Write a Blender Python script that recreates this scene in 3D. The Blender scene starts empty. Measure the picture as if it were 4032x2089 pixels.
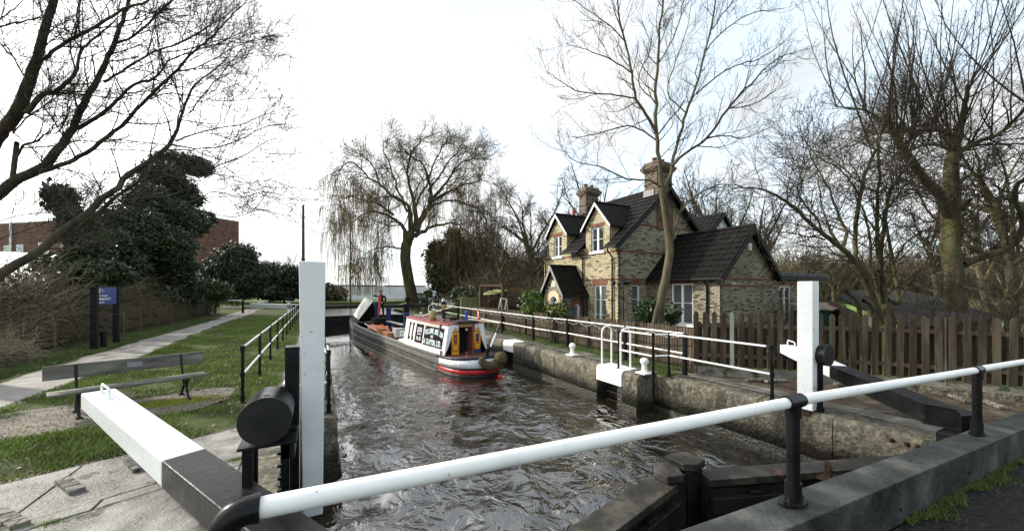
import bpy, math, random
import numpy as np
from mathutils import Vector, Matrix
PI = math.pi
R_ = math.radians
random.seed(7)
rng = np.random.default_rng(11)
scene = bpy.context.scene
COL = scene.collection

# ------------------------------------------------------------ camera
EYE = 2.15
TH = R_(27.0)
FX, FY = math.sin(TH), math.cos(TH)
cam_d = bpy.data.cameras.new("camera")
cam = bpy.data.objects.new("camera", cam_d)
COL.objects.link(cam)
cam.location = (0, 0, EYE)
cam.rotation_euler = (PI / 2, 0, -TH)
cam_d.sensor_width = 36.0
cam_d.lens = 36.0 * 1500.0 / 4032.0
cam_d.shift_y = 101.5 / 4032.0
cam_d.clip_start = 0.05
cam_d.clip_end = 3000
scene.camera = cam

# ------------------------------------------------------------ sky and sun
SUN_TO = Vector((-0.63, 0.60, 0.47)).normalized()
w = bpy.data.worlds.new("World")
scene.world = w
w.use_nodes = True
nt = w.node_tree
for n in list(nt.nodes):
    nt.nodes.remove(n)
def N(t, typ, **kw):
    n = t.nodes.new(typ)
    for k, v in kw.items():
        if k in ('inputs',):
            for a, b in v.items():
                n.inputs[a].default_value = b
        else:
            setattr(n, k, v)
    return n
out = N(nt, 'ShaderNodeOutputWorld')
bg = N(nt, 'ShaderNodeBackground', inputs={'Strength': 0.1})
sky = N(nt, 'ShaderNodeTexSky', sky_type='NISHITA', sun_disc=False,
        sun_elevation=math.asin(SUN_TO.z), sun_rotation=math.atan2(SUN_TO.x, SUN_TO.y))
sky.air_density = 1.0
sky.dust_density = 1.5
tc = N(nt, 'ShaderNodeTexCoord')
mp = N(nt, 'ShaderNodeMapping')
mp.inputs['Scale'].default_value = (1.0, 1.0, 1.9)
nz = N(nt, 'ShaderNodeTexNoise', inputs={'Scale': 2.1, 'Detail': 7.0, 'Roughness': 0.58, 'Distortion': 0.4})
cr = N(nt, 'ShaderNodeValToRGB')
cr.color_ramp.elements[0].position = 0.42
cr.color_ramp.elements[1].position = 0.56
# more cloud towards the horizon and the veiled sun, thinner overhead to the right
sep = N(nt, 'ShaderNodeSeparateXYZ')
dotn = N(nt, 'ShaderNodeVectorMath', operation='DOT_PRODUCT')
dotn.inputs[1].default_value = tuple(SUN_TO)
addb = N(nt, 'ShaderNodeMath', operation='MULTIPLY_ADD')
addb.inputs[1].default_value = 0.13
addc = N(nt, 'ShaderNodeMath', operation='MULTIPLY_ADD')
addc.inputs[1].default_value = -0.16
hz = N(nt, 'ShaderNodeMath', operation='ADD')
mixc = N(nt, 'ShaderNodeMix', data_type='RGBA')
# cloud brightness: thin cloud glows round the hidden sun
glow = N(nt, 'ShaderNodeMapRange', inputs={1: 0.64, 2: 1.0, 3: 8.7, 4: 28.0})
n2 = N(nt, 'ShaderNodeTexNoise', inputs={'Scale': 1.3, 'Detail': 5.0, 'Roughness': 0.6})
n2m = N(nt, 'ShaderNodeMapRange', inputs={1: 0.36, 2: 0.60, 3: 0.70, 4: 1.12})
mul = N(nt, 'ShaderNodeMath', operation='MULTIPLY')
comb = N(nt, 'ShaderNodeCombineXYZ')
tint = N(nt, 'ShaderNodeVectorMath', operation='MULTIPLY')
tint.inputs[1].default_value = (0.99, 1.0, 1.0)
L = nt.links.new
L(tc.outputs['Generated'], mp.inputs['Vector'])
L(mp.outputs[0], nz.inputs['Vector'])
L(mp.outputs[0], n2.inputs['Vector'])
L(tc.outputs['Generated'], sep.inputs[0])
L(tc.outputs['Generated'], dotn.inputs[0])
L(dotn.outputs['Value'], addb.inputs[0])
L(nz.outputs[0], addb.inputs[2])
L(sep.outputs[2], addc.inputs[0])
L(addb.outputs[0], addc.inputs[2])
L(addc.outputs[0], hz.inputs[0])
hz.inputs[1].default_value = 0.06
L(hz.outputs[0], cr.inputs[0])
L(cr.outputs[0], mixc.inputs[0])
skym = N(nt, 'ShaderNodeVectorMath', operation='MULTIPLY_ADD')
skym.inputs[1].default_value = (1.0, 1.0, 1.0)
skym.inputs[2].default_value = (5.6, 6.3, 6.45)     # thin high veil over the blue
L(sky.outputs[0], skym.inputs[0])
L(skym.outputs[0], mixc.inputs[6])
L(dotn.outputs['Value'], glow.inputs[0])
L(n2.outputs[0], n2m.inputs[0])
L(glow.outputs[0], mul.inputs[0])
L(n2m.outputs[0], mul.inputs[1])
for i in range(3):
    L(mul.outputs[0], comb.inputs[i])
L(comb.outputs[0], tint.inputs[0])
L(tint.outputs[0], mixc.inputs[7])
L(mixc.outputs[2], bg.inputs[0])
L(bg.outputs[0], out.inputs[0])

sun_d = bpy.data.lights.new("sun", 'SUN')
sun_d.energy = 4.0
sun_d.angle = R_(2.0)
sun_d.color = (1.0, 0.93, 0.80)
sun = bpy.data.objects.new("sun", sun_d)
COL.objects.link(sun)
sun.rotation_euler = (-SUN_TO).to_track_quat('-Z', 'Y').to_euler()

scene.view_settings.view_transform = 'Standard'
scene.view_settings.look = 'None'
scene.view_settings.exposure = 0.45
scene.view_settings.gamma = 1.0
scene.render.engine = 'CYCLES'

# ------------------------------------------------------------ pixel helpers (world: X across the lock, Y along it, Z up)
def PD(u, v, d):
    a = (u - 2016.0) / 1500.0
    return Vector((d * (FX + a * FY), d * (FY - a * FX), EYE - (v - 1146.0) * d / 1500.0))
def PZ(u, v, z):
    return PD(u, v, (EYE - z) * 1500.0 / (v - 1146.0))

# ------------------------------------------------------------ mesh builder
OFF = {}
class MB:
    def __init__(s, xf=None):
        s.v = []; s.f = []; s.sm = []; s.xf = xf
    def _add(s, vs, fs, smooth=False):
        b = len(s.v)
        if s.xf is not None:
            vs = [tuple(s.xf @ Vector(p)) for p in vs]
        s.v.extend([tuple(p) for p in vs])
        for f in fs:
            s.f.append([b + i for i in f]); s.sm.append(smooth)
        return s
    def box(s, x0, x1, y0, y1, z0, z1):
        vs = [(x0,y0,z0),(x1,y0,z0),(x1,y1,z0),(x0,y1,z0),(x0,y0,z1),(x1,y0,z1),(x1,y1,z1),(x0,y1,z1)]
        return s._add(vs, [(0,3,2,1),(4,5,6,7),(0,1,5,4),(1,2,6,5),(2,3,7,6),(3,0,4,7)])
    def hexa(s, c):   # 8 corners, bottom 4 then top 4
        return s._add(c, [(0,3,2,1),(4,5,6,7),(0,1,5,4),(1,2,6,5),(2,3,7,6),(3,0,4,7)])
    def poly(s, pts):
        return s._add(pts, [tuple(range(len(pts)))])
    def prism(s, pts, d):   # polygon (3D points) extruded by vector d
        n = len(pts); d = Vector(d)
        vs = [Vector(p) for p in pts] + [Vector(p) + d for p in pts]
        fs = [tuple(range(n))[::-1], tuple(range(n, 2 * n))]
        for i in range(n):
            j = (i + 1) % n
            fs.append((i, j, n + j, n + i))
        return s._add(vs, fs)
    def bar(s, a, b, w, h, up=(0, 0, 1)):   # rectangular bar from a to b
        a = Vector(a); b = Vector(b); d = (b - a).normalized(); up = Vector(up)
        sd = d.cross(up).normalized(); up = sd.cross(d).normalized()
        c = []
        for q in (-1, 1):
            for p, sx in ((a, -1), (a, 1), (b, 1), (b, -1)):
                c.append(p + sd * sx * w / 2 + up * q * h / 2)
        return s.hexa(c)
    def cyl(s, a, b, r, r2=None, n=12, caps=True):
        a = Vector(a); b = Vector(b); r2 = r if r2 is None else r2
        d = (b - a).normalized()
        ref = Vector((0, 0, 1)) if abs(d.z) < .9 else Vector((1, 0, 0))
        e = d.cross(ref).normalized(); f = d.cross(e)
        vs = []
        for p, rr in ((a, r), (b, r2)):
            for i in range(n):
                t = 2 * PI * i / n
                vs.append(p + e * math.cos(t) * rr + f * math.sin(t) * rr)
        s._add(vs, [(i, n + i, n + (i + 1) % n, (i + 1) % n) for i in range(n)], True)
        if caps:
            s._add(vs[:n], [tuple(range(n))]); s._add(vs[n:], [tuple(range(n))[::-1]])
        return s
    def tube(s, pts, r, n=10, caps=True):
        pts = [Vector(p) for p in pts]
        rs = r if isinstance(r, (list, tuple)) else [r] * len(pts)
        m = len(pts); vs = []; e = None
        for k in range(m):
            d = (pts[min(k + 1, m - 1)] - pts[max(k - 1, 0)]).normalized()
            if e is None:
                ref = Vector((0, 0, 1)) if abs(d.z) < .9 else Vector((1, 0, 0))
                e = d.cross(ref).normalized()
            else:
                e = (e - d * e.dot(d)).normalized()
            f = d.cross(e)
            for i in range(n):
                t = 2 * PI * i / n
                vs.append(pts[k] + (e * math.cos(t) + f * math.sin(t)) * rs[k])
        fs = [(k * n + i, k * n + (i + 1) % n, (k + 1) * n + (i + 1) % n, (k + 1) * n + i) for k in range(m - 1) for i in range(n)]
        s._add(vs, fs, True)
        if caps:
            s._add(vs[:n], [tuple(range(n))[::-1]]); s._add(vs[-n:], [tuple(range(n))])
        return s
    def lathe(s, c, prof, n=20):   # profile of (r, z) about a vertical axis
        c = Vector(c); vs = []
        for r, z in prof:
            for i in range(n):
                t = 2 * PI * i / n
                vs.append(c + Vector((r * math.cos(t), r * math.sin(t), z)))
        m = len(prof)
        fs = [(k * n + i, k * n + (i + 1) % n, (k + 1) * n + (i + 1) % n, (k + 1) * n + i) for k in range(m - 1) for i in range(n)]
        return s._add(vs, fs, True)
    def ball(s, c, r, n=12, sz=1.0, jit=0.0):
        c = Vector(c); vs = []; m = n // 2 + 1
        for k in range(m + 1):
            ph = PI * k / m
            for i in range(n):
                t = 2 * PI * i / n
                q = 1 + (random.uniform(-jit, jit) if jit else 0)
                vs.append(c + Vector((math.sin(ph) * math.cos(t) * r * q, math.sin(ph) * math.sin(t) * r * q, -math.cos(ph) * r * sz * q)))
        fs = [(k * n + i, k * n + (i + 1) % n, (k + 1) * n + (i + 1) % n, (k + 1) * n + i) for k in range(m) for i in range(n)]
        return s._add(vs, fs, True)
    def wall(s, o, ux, n, us, zs, inside, thick):
        """rectilinear wall: cells of the (us x zs) grid for which inside() is true, with thickness along -n"""
        o = Vector(o); ux = Vector(ux); n = Vector(n)
        P = lambda u, z, k: o + ux * u + Vector((0, 0, z)) - n * k
        nu, nz_ = len(us) - 1, len(zs) - 1
        g = [[inside((us[i] + us[i + 1]) / 2, (zs[j] + zs[j + 1]) / 2) for j in range(nz_)] for i in range(nu)]
        G = lambda i, j: 0 <= i < nu and 0 <= j < nz_ and g[i][j]
        for i in range(nu):
            for j in range(nz_):
                if not g[i][j]: continue
                a, b, c, d = us[i], us[i + 1], zs[j], zs[j + 1]
                s.poly([P(a, c, 0), P(b, c, 0), P(b, d, 0), P(a, d, 0)])
                if not G(i - 1, j): s.poly([P(a, c, thick), P(a, c, 0), P(a, d, 0), P(a, d, thick)])
                if not G(i + 1, j): s.poly([P(b, c, 0), P(b, c, thick), P(b, d, thick), P(b, d, 0)])
                if not G(i, j - 1): s.poly([P(a, c, thick), P(b, c, thick), P(b, c, 0), P(a, c, 0)])
                if not G(i, j + 1): s.poly([P(a, d, 0), P(b, d, 0), P(b, d, thick), P(a, d, thick)])
        return s

def mesh_np(name, V, F_flat, F_tot, smooth=None, mats=None):
    """V (n,3), F_flat flat loop indices, F_tot loops per face"""
    me = bpy.data.meshes.new(name)
    V = np.asarray(V, dtype=np.float32)
    F_flat = np.asarray(F_flat, dtype=np.int32); F_tot = np.asarray(F_tot, dtype=np.int32)
    me.vertices.add(len(V)); me.vertices.foreach_set('co', V.ravel())
    me.loops.add(len(F_flat)); me.loops.foreach_set('vertex_index', F_flat)
    me.polygons.add(len(F_tot))
    st = np.zeros(len(F_tot), dtype=np.int32); st[1:] = np.cumsum(F_tot)[:-1]
    me.polygons.foreach_set('loop_start', st)
    me.polygons.foreach_set('loop_total', F_tot)
    if smooth is not None:
        me.polygons.foreach_set('use_smooth', np.asarray(smooth, dtype=bool))
    me.update(calc_edges=True)
    me.validate()
    return me

def add_uv(me, off):
    """metric box UVs: u along the face, v up it"""
    nf = len(me.polygons); nl = len(me.loops)
    if nf == 0: return
    nrm = np.zeros(nf * 3, dtype=np.float32); me.polygons.foreach_get('normal', nrm); nrm = nrm.reshape(-1, 3)
    tot = np.zeros(nf, dtype=np.int32); me.polygons.foreach_get('loop_total', tot)
    vi = np.zeros(nl, dtype=np.int32); me.loops.foreach_get('vertex_index', vi)
    co = np.zeros(len(me.vertices) * 3, dtype=np.float32); me.vertices.foreach_get('co', co); co = co.reshape(-1, 3) + np.array(off)
    ln = np.repeat(nrm, tot, axis=0); p = co[vi]
    hx = -ln[:, 1]; hy = ln[:, 0]; hl = np.sqrt(hx ** 2 + hy ** 2) + 1e-9
    flat = np.abs(ln[:, 2]) > .95
    u = np.where(flat, p[:, 0], (p[:, 0] * hx + p[:, 1] * hy) / hl)
    v = np.where(flat, p[:, 1], p[:, 2] / np.maximum(hl, .3))
    uv = me.uv_layers.new(name='UVMap')
    uv.data.foreach_set('uv', np.stack([u, v], 1).astype(np.float32).ravel())

def link(name, me, mat, parent, loc):
    o = bpy.data.objects.new(name, me)
    COL.objects.link(o)
    if parent is None:
        o.location = loc
        OFF[o.name] = Vector(loc)
    else:
        o.parent = parent
        OFF[o.name] = OFF[parent.name]
    if mat is not None:
        for m_ in (mat if isinstance(mat, (list, tuple)) else [mat]):
            me.materials.append(m_)
    return o

def obj(name, mb, mat, parent=None, bevel=0.0, solid=0.0, uv=True, seg=2):
    V = np.array(mb.v, dtype=np.float64)
    if parent is None:
        loc = Vector(((V[:, 0].min() + V[:, 0].max()) / 2, (V[:, 1].min() + V[:, 1].max()) / 2, V[:, 2].min()))
    else:
        loc = OFF[parent.name]
    V = V - np.array(loc)
    ff = [i for f in mb.f for i in f]; ft = [len(f) for f in mb.f]
    me = mesh_np(name, V, ff, ft, mb.sm)
    if uv: add_uv(me, np.array(loc))
    o = link(name, me, mat, parent, loc)
    if solid:
        m = o.modifiers.new('solid', 'SOLIDIFY'); m.thickness = solid; m.offset = -1
    if bevel:
        m = o.modifiers.new('bevel', 'BEVEL'); m.width = bevel; m.segments = seg; m.limit_method = 'ANGLE'; m.angle_limit = R_(40)
        m.harden_normals = False
    return o

def tag(o, label, cat, group=None, kind=None):
    if label: o['label'] = label
    if cat: o['category'] = cat
    if group: o['group'] = group
    if kind: o['kind'] = kind
    return o

def thing(name, label, cat, loc=(0, 0, 0), group=None):
    o = bpy.data.objects.new(name, None); COL.objects.link(o)
    o.location = loc; o.empty_display_size = .2
    OFF[o.name] = Vector(loc)
    return tag(o, label, cat, group)

def structure(name, mb, mat, label=None, **kw):
    o = obj(name, mb, mat, **kw); o['kind'] = 'structure'
    o['label'] = label or name.replace('_', ' '); o['category'] = name.replace('_', ' ')
    return o

def copy_tree(o, loc=None, rotz=None, parent=None, scale=None):
    c = o.copy(); COL.objects.link(c)
    if parent: c.parent = parent
    if loc is not None: c.location = loc
    if rotz is not None: c.rotation_euler = (0, 0, rotz)
    if scale is not None: c.scale = scale if isinstance(scale, tuple) else (scale,) * 3
    for ch in o.children: copy_tree(ch, parent=c)
    return c

# ------------------------------------------------------------ materials
def base_mat(name):
    m = bpy.data.materials.new(name); m.use_nodes = True
    t = m.node_tree
    b = t.nodes['Principled BSDF']
    return m, t, b

def ramp(t, fac, cols, pos):
    r = t.nodes.new('ShaderNodeValToRGB')
    e = r.color_ramp.elements
    while len(e) < len(cols): e.new(0.5)
    for i, (c, p) in enumerate(zip(cols, pos)):
        e[i].position = p; e[i].color = (c[0], c[1], c[2], 1)
    t.links.new(fac, r.inputs[0])
    return r

def mat(name, cols, scale=4.0, rough=0.7, bump=0.0, bscale=None, metal=0.0, detail=6.0, pos=None, coat=0.0,
        spots=None, coords='Object', stretch=None, rvar=0.0, spec=0.5):
    m, t, b = base_mat(name)
    L = t.links.new
    tc = N(t, 'ShaderNodeTexCoord')
    src = tc.outputs[coords]
    if stretch:
        mp = N(t, 'ShaderNodeMapping'); mp.inputs['Scale'].default_value = stretch
        L(src, mp.inputs[0]); src = mp.outputs[0]
    if len(cols) == 1: cols = [cols[0], tuple(c * .82 for c in cols[0])]
    n = N(t, 'ShaderNodeTexNoise', inputs={'Scale': scale, 'Detail': detail, 'Roughness': .62})
    L(src, n.inputs['Vector'])
    if pos is None: pos = [0.32 + 0.36 * i / (len(cols) - 1) for i in range(len(cols))]
    r = ramp(t, n.outputs[0], cols, pos)
    col = r.outputs[0]
    if spots:     # (colour, scale, threshold, softness)
        sc, ss, th, so = spots
        n3 = N(t, 'ShaderNodeTexNoise', inputs={'Scale': ss, 'Detail': 4.0, 'Roughness': .6})
        L(src, n3.inputs['Vector'])
        mr = N(t, 'ShaderNodeMapRange', inputs={1: th, 2: th + so, 3: 0.0, 4: 1.0}); L(n3.outputs[0], mr.inputs[0])
        mx = N(t, 'ShaderNodeMix', data_type='RGBA'); mx.inputs[7].default_value = (*sc, 1)
        L(mr.outputs[0], mx.inputs[0]); L(col, mx.inputs[6]); col = mx.outputs[2]
    L(col, b.inputs['Base Color'])
    b.inputs['Roughness'].default_value = rough
    if rvar:
        mr2 = N(t, 'ShaderNodeMapRange', inputs={1: .3, 2: .7, 3: rough - rvar, 4: rough + rvar}); L(n.outputs[0], mr2.inputs[0])
        L(mr2.outputs[0], b.inputs['Roughness'])
    b.inputs['Metallic'].default_value = metal
    b.inputs['Coat Weight'].default_value = coat
    b.inputs['Specular IOR Level'].default_value = spec if spec != .5 else (.16 if max(cols[-1]) < .16 else .38)
    if bump:
        n2 = N(t, 'ShaderNodeTexNoise', inputs={'Scale': bscale or scale * 4, 'Detail': 5.0, 'Roughness': .65})
        L(src, n2.inputs['Vector'])
        bp = N(t, 'ShaderNodeBump', inputs={'Strength': 1.0, 'Distance': bump}); L(n2.outputs[0], bp.inputs['Height'])
        L(bp.outputs[0], b.inputs['Normal'])
    return m

def brick_mat(name, c1, c2, mortar, bw=.225, bh=.075, ms=.010, dirt=.35, bump=.006, dark=None, warm=None):
    m, t, b = base_mat(name); L = t.links.new
    tc = N(t, 'ShaderNodeTexCoord')
    br = N(t, 'ShaderNodeTexBrick', inputs={'Scale': 1.0, 'Mortar Size': ms, 'Mortar Smooth': .25, 'Brick Width': bw, 'Row Height': bh, 'Bias': 0.0})
    br.inputs['Color1'].default_value = (0, 0, 0, 1); br.inputs['Color2'].default_value = (1, 1, 1, 1); br.inputs['Mortar'].default_value = (.5, .5, .5, 1)
    L(tc.outputs['UV'], br.inputs['Vector'])
    cols = [dark or tuple(x * .45 for x in c1), c1, c2, warm or tuple(x * 1.1 for x in c2)]
    rp = ramp(t, br.outputs['Color'], cols, [0.0, .16, .55, .92])
    n = N(t, 'ShaderNodeTexNoise', inputs={'Scale': 1.1, 'Detail': 6.0, 'Roughness': .7}); L(tc.outputs['UV'], n.inputs['Vector'])
    mr = N(t, 'ShaderNodeMapRange', inputs={1: .35, 2: .7, 3: 1.0, 4: 1.0 - dirt}); L(n.outputs[0], mr.inputs[0])
    n4 = N(t, 'ShaderNodeTexNoise', inputs={'Scale': 28.0, 'Detail': 3.0}); L(tc.outputs['UV'], n4.inputs['Vector'])
    mr4 = N(t, 'ShaderNodeMapRange', inputs={1: .3, 2: .7, 3: .78, 4: 1.15}); L(n4.outputs[0], mr4.inputs[0])
    mm = N(t, 'ShaderNodeMath', operation='MULTIPLY'); L(mr.outputs[0], mm.inputs[0]); L(mr4.outputs[0], mm.inputs[1])
    mx = N(t, 'ShaderNodeMix', data_type='RGBA'); mx.inputs[7].default_value = (*mortar, 1)
    L(br.outputs['Fac'], mx.inputs[0]); L(rp.outputs[0], mx.inputs[6])
    vm = N(t, 'ShaderNodeVectorMath', operation='SCALE'); L(mx.outputs[2], vm.inputs[0]); L(mm.outputs[0], vm.inputs['Scale'])
    L(vm.outputs[0], b.inputs['Base Color'])
    b.inputs['Roughness'].default_value = .85
    inv = N(t, 'ShaderNodeMath', operation='SUBTRACT'); inv.inputs[0].default_value = 1.0; L(br.outputs['Fac'], inv.inputs[1])
    ad = N(t, 'ShaderNodeMath', operation='MULTIPLY_ADD'); L(n4.outputs[0], ad.inputs[0]); ad.inputs[1].default_value = .5; L(inv.outputs[0], ad.inputs[2])
    bp = N(t, 'ShaderNodeBump', inputs={'Strength': 1.0, 'Distance': bump}); L(ad.outputs[0], bp.inputs['Height']); L(bp.outputs[0], b.inputs['Normal'])
    return m

WHITE = mat('white_paint', [(.84, .84, .82), (.76, .77, .75), (.64, .65, .60)], 3, .42, .0012, 30, pos=[.35, .6, .8], spots=((.36, .36, .30), 24, .67, .06), rvar=.1)
WHITEB = mat('white_beam_paint', [(.73, .76, .76), (.66, .69, .69), (.50, .53, .52)], 2.5, .38, .002, 14, pos=[.35, .6, .82], spots=((.34, .35, .31), 26, .655, .05), rvar=.1)
BLACK = mat('black_paint', [(.005, .005, .006), (.011, .011, .012)], 5, .30, .0015, 25, spec=.2, rvar=.1, spots=((.035, .03, .025), 14, .70, .1))
BLACKB = mat('black_beam_paint', [(.006, .006, .007), (.014, .014, .014), (.028, .027, .025)], 3, .33, .004, 12, spec=.22, pos=[.3, .55, .8], rvar=.12, stretch=(1, 1, 1), spots=((.05, .045, .04), 8, .66, .12))
IRON = mat('rusty_iron', [(.016, .012, .010), (.040, .022, .015), (.014, .012, .011)], 9, .8, .004, 30)
STONE = None
GRANITE = mat('quay_granite', [(.15, .145, .13), (.27, .26, .235), (.36, .345, .31)], 2.2, .75, .012, 60, spots=((.07, .065, .05), 1.6, .56, .12), rvar=.12)
STEEL = mat('steel_walkway', [(.014, .013, .011), (.034, .031, .026), (.085, .078, .066)], 3.2, .5, .004, 30, spots=((.12, .06, .03), 5, .62, .1), rvar=.15)
KERB = mat('kerb_steel', [(.013, .016, .016), (.038, .043, .041), (.11, .112, .105)], 2.6, .48, .012, 24, spec=.14, pos=[.3, .52, .75], spots=((.12, .085, .055), 5, .66, .1), rvar=.18)
# ------------------------------------------------------------ ground, path, paving, water
def grass_mat(name, cols, mud, mscale=.7, th=.58):
    return mat(name, cols, 5.0, .9, .03, 40, spots=(mud, mscale, th, .12), pos=[.3, .5, .7])
GRASS = grass_mat('lawn_grass', [(.034, .040, .014), (.055, .075, .019), (.085, .115, .026)], (.042, .034, .020), .9, .50)
FIELD = grass_mat('field_grass', [(.07, .11, .03), (.10, .16, .035), (.14, .20, .05)], (.08, .09, .04), .1, .62)
GRAVEL = mat('path_gravel', [(.07, .064, .058), (.17, .156, .142), (.36, .34, .31)], 2.2, .5, .012, 90, pos=[.32, .5, .7], rvar=.22, spots=((.06, .055, .05), 1.2, .58, .08))  # wide colour contrast partly paints the glare of the wet surface
FLAG = mat('stone_flags', [(.07, .067, .058), (.18, .172, .155), (.34, .325, .30)], 2.4, .5, .022, 34, pos=[.34, .5, .66], rvar=.25, spots=((.035, .036, .024), 3.0, .58, .08), detail=12)
SETTS = brick_mat('herringbone_setts', (.13, .105, .085), (.20, .16, .13), (.05, .055, .03), .21, .105, .012, .45, .01)
MUD = mat('wet_earth', [(.025, .02, .015), (.06, .048, .035), (.10, .085, .065)], 3.5, .55, .02, 30, rvar=.2)
XL, XR, XLn, XRn, YS = .32, 7.25, -.22, 7.85, 7.2     # chamber faces, recess faces, step
YG = 37.0
m = MB()
m.poly([(-400, -30, 0), (XLn - .5, -30, 0), (XLn - .5, YS, 0), (XL - .5, YS, 0), (XL - .5, 46, 0), (-2.5, 52, 0), (-5, 64, 0), (-12, 76, 0), (-60, 79, 0), (-400, 79, 0)])
structure('ground', m, GRASS, 'mown lawn and towpath verge left of the lock')
m = MB()
m.poly([(8.35, -30, 0), (900, -30, 0), (900, 900, 0), (200, 900, 0), (60, 420, 0), (22, 84, 0), (15, 75, 0), (11, 62, 0), (8.35, 50, 0)])
structure('ground', m, GRASS, 'grass behind the picket fences right of the lock')
m = MB()
m.poly([(-500, 80, .25), (-60, 80, .25), (0, 77, .25), (6, 73, .25), (13, 74.5, .25), (22, 84.5, .25), (60, 420, .25), (80, 900, .25), (-500, 900, .25)])
m.poly([(-500, 80, .25), (-500, 80, -1), (-60, 80, -1), (-60, 80, .25)])
for a, b in (((-60, 80), (0, 77)), ((0, 77), (6, 73)), ((6, 73), (13, 74.5)), ((13, 74.5), (22, 84.5))):
    m.poly([(*a, .25), (*a, -1), (*b, -1), (*b, .25)])
structure('bank', m, mat('bank_grass', [(.06, .08, .025), (.10, .13, .04)], 2, .9, .05, 12), 'grass bank on the far side of the upstream basin')
m = MB(); m.poly([(-1500, 1800, -3.4), (-1500, -300, -3.4), (1800, -300, -3.4), (1800, 1800, -3.4)])
structure('terrain', m, FIELD, 'open green fields beyond the lock')
# fields on the right behind the huts
m = MB(); m.poly([(14, 8, .012), (70, -20, .012), (120, 30, .012), (60, 70, .012), (22, 18, .012)])
structure('field', m, mat('meadow_grass', [(.10, .17, .03), (.15, .24, .045), (.19, .28, .06)], 1.2, .9, .04, 20), 'bright green meadow behind the grey roofed hut')
# gravel path
m = MB()
pl = [(-5.2, -3), (-5.05, 5), (-5.0, 10), (-5.1, 13.5), (-5.35, 19.5), (-5.6, 25), (-5.75, 33), (-5.7, 40), (-5.9, 47), (-6.2, 60)]
pr = [(-9.5, -3), (-8.4, 5), (-7.0, 10), (-6.65, 13.5), (-6.75, 19.5), (-7.0, 25), (-7.3, 33), (-7.3, 40), (-7.4, 47), (-7.6, 60)]
for i in range(len(pl) - 1):
    n_ = 6
    for k in range(n_):
        def lerp(a, b, t): return (a[0] + (b[0] - a[0]) * t, a[1] + (b[1] - a[1]) * t)
        def wob(p, s): return (p[0] + .10 * math.sin(p[1] * 2.3 + s) + .06 * math.sin(p[1] * 5.1 + s * 2), p[1], .006)
        a = wob(lerp(pl[i], pl[i + 1], k / n_), 0); b = wob(lerp(pl[i], pl[i + 1], (k + 1) / n_), 0)
        c = wob(lerp(pr[i], pr[i + 1], (k + 1) / n_), 2); d = wob(lerp(pr[i], pr[i + 1], k / n_), 2)
        m.poly([a, b, c, d])
structure('path', m, GRAVEL, 'pale gravel towpath running along the hedge')
# herringbone setts under the bench
m = MB(); m.poly([(-7.6, 7.6, .010), (-4.2, 8.05, .010), (-1.95, 8.75, .010), (-1.45, 9.6, .010), (-1.55, 10.3, .010), (-2.6, 10.9, .010), (-4.4, 10.15, .010), (-7.6, 9.3, .010)])
structure('paving', m, SETTS, 'worn herringbone brick setts under the bench')
# lockside flags on the left, laid as separate slabs
m = MB()
ys = [-3.5, -2, -.5, 1, 2.6, 4.2, 5.75, 5.98, 7.44]
for j in range(len(ys) - 1):
    x = XLn - .62; random.seed(40 + j)
    while x > -9:
        wd = random.uniform(1.3, 2.5) if ys[j + 1] - ys[j] > .5 else random.uniform(.5, 1.2)
        y0, y1 = ys[j], ys[j + 1]
        sl = lambda xx, yy: yy + .47 * (xx + .7)  # courses drift slightly
        z = random.uniform(.020, .030); g = .010
        x1 = x - wd
        m.hexa([(x1 + g, sl(x1, y0) + g, -.05), (x - g, sl(x, y0) + g, -.05), (x - g, sl(x, y1) - g, -.05), (x1 + g, sl(x1, y1) - g, -.05),
                (x1 + g, sl(x1, y0) + g, z), (x - g, sl(x, y0) + g, z), (x - g, sl(x, y1) - g, z), (x1 + g, sl(x1, y1) - g, z)])
        x = x1
structure('pavement', m, FLAG, 'wet stone flags on the near left lockside', bevel=.008)
m = MB(); m.poly([(-12, -6, .008), (XLn - .5, -6, .008), (XLn - .5, 7.5, .008), (-.8, 7.55, .008), (-12, 2.3, .008)])
structure('pavement_bed', m, MUD, 'dark joints and earth between the stone flags')
# right lockside: earth and worn stone behind the coping
m = MB(); m.poly([(8.35, -6, .006), (14.5, -6, .006), (13.2, 1.2, .006), (11.4, 4.1, .006), (8.85, 6.75, .006), (8.45, 6.9, .006), (8.35, 6.9, .006)])
structure('lockside', m, mat('trodden_earth', [(.03, .024, .018), (.07, .055, .04), (.13, .11, .085)], 2.2, .6, .015, 40, rvar=.2, spots=((.03, .045, .012), 1.8, .62, .1)), 'dark trodden earth and stone behind the right coping')

# brick gripping strips set in the lockside
GRIP = brick_mat('grip_bricks', (.13, .12, .11), (.20, .185, .165), (.03, .03, .02), .21, .105, .010, .3, .01)
def grip(cx, cy, ang, label):
    e = Vector((math.cos(ang), math.sin(ang), 0)); 
    m = MB(); a = Vector((cx, cy, .045)) - e * .27; b = a + e * .54
    for k in range(3):
        m.bar(a + e * (.18 * k + .008), a + e * (.18 * (k + 1) - .008), .12, .05)
    o = obj('grip_strip', m, GRIP, bevel=.006)
    return tag(o, label, 'footing strip', 'raised brick footing strips round the balance beams')
p = PZ(530, 1840, 0); q = PZ(275, 1925, 0); r3 = PZ(35, 2060, 0)
grip(p.x, p.y, R_(-62), 'raised brick footing strip on the flags closest to the white beam end')
grip(q.x, q.y, R_(-56), 'raised mossy brick footing strip between two others on the left flags')
grip(r3.x, r3.y, R_(-50), 'raised brick footing strip at the bottom left picture edge')
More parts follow.
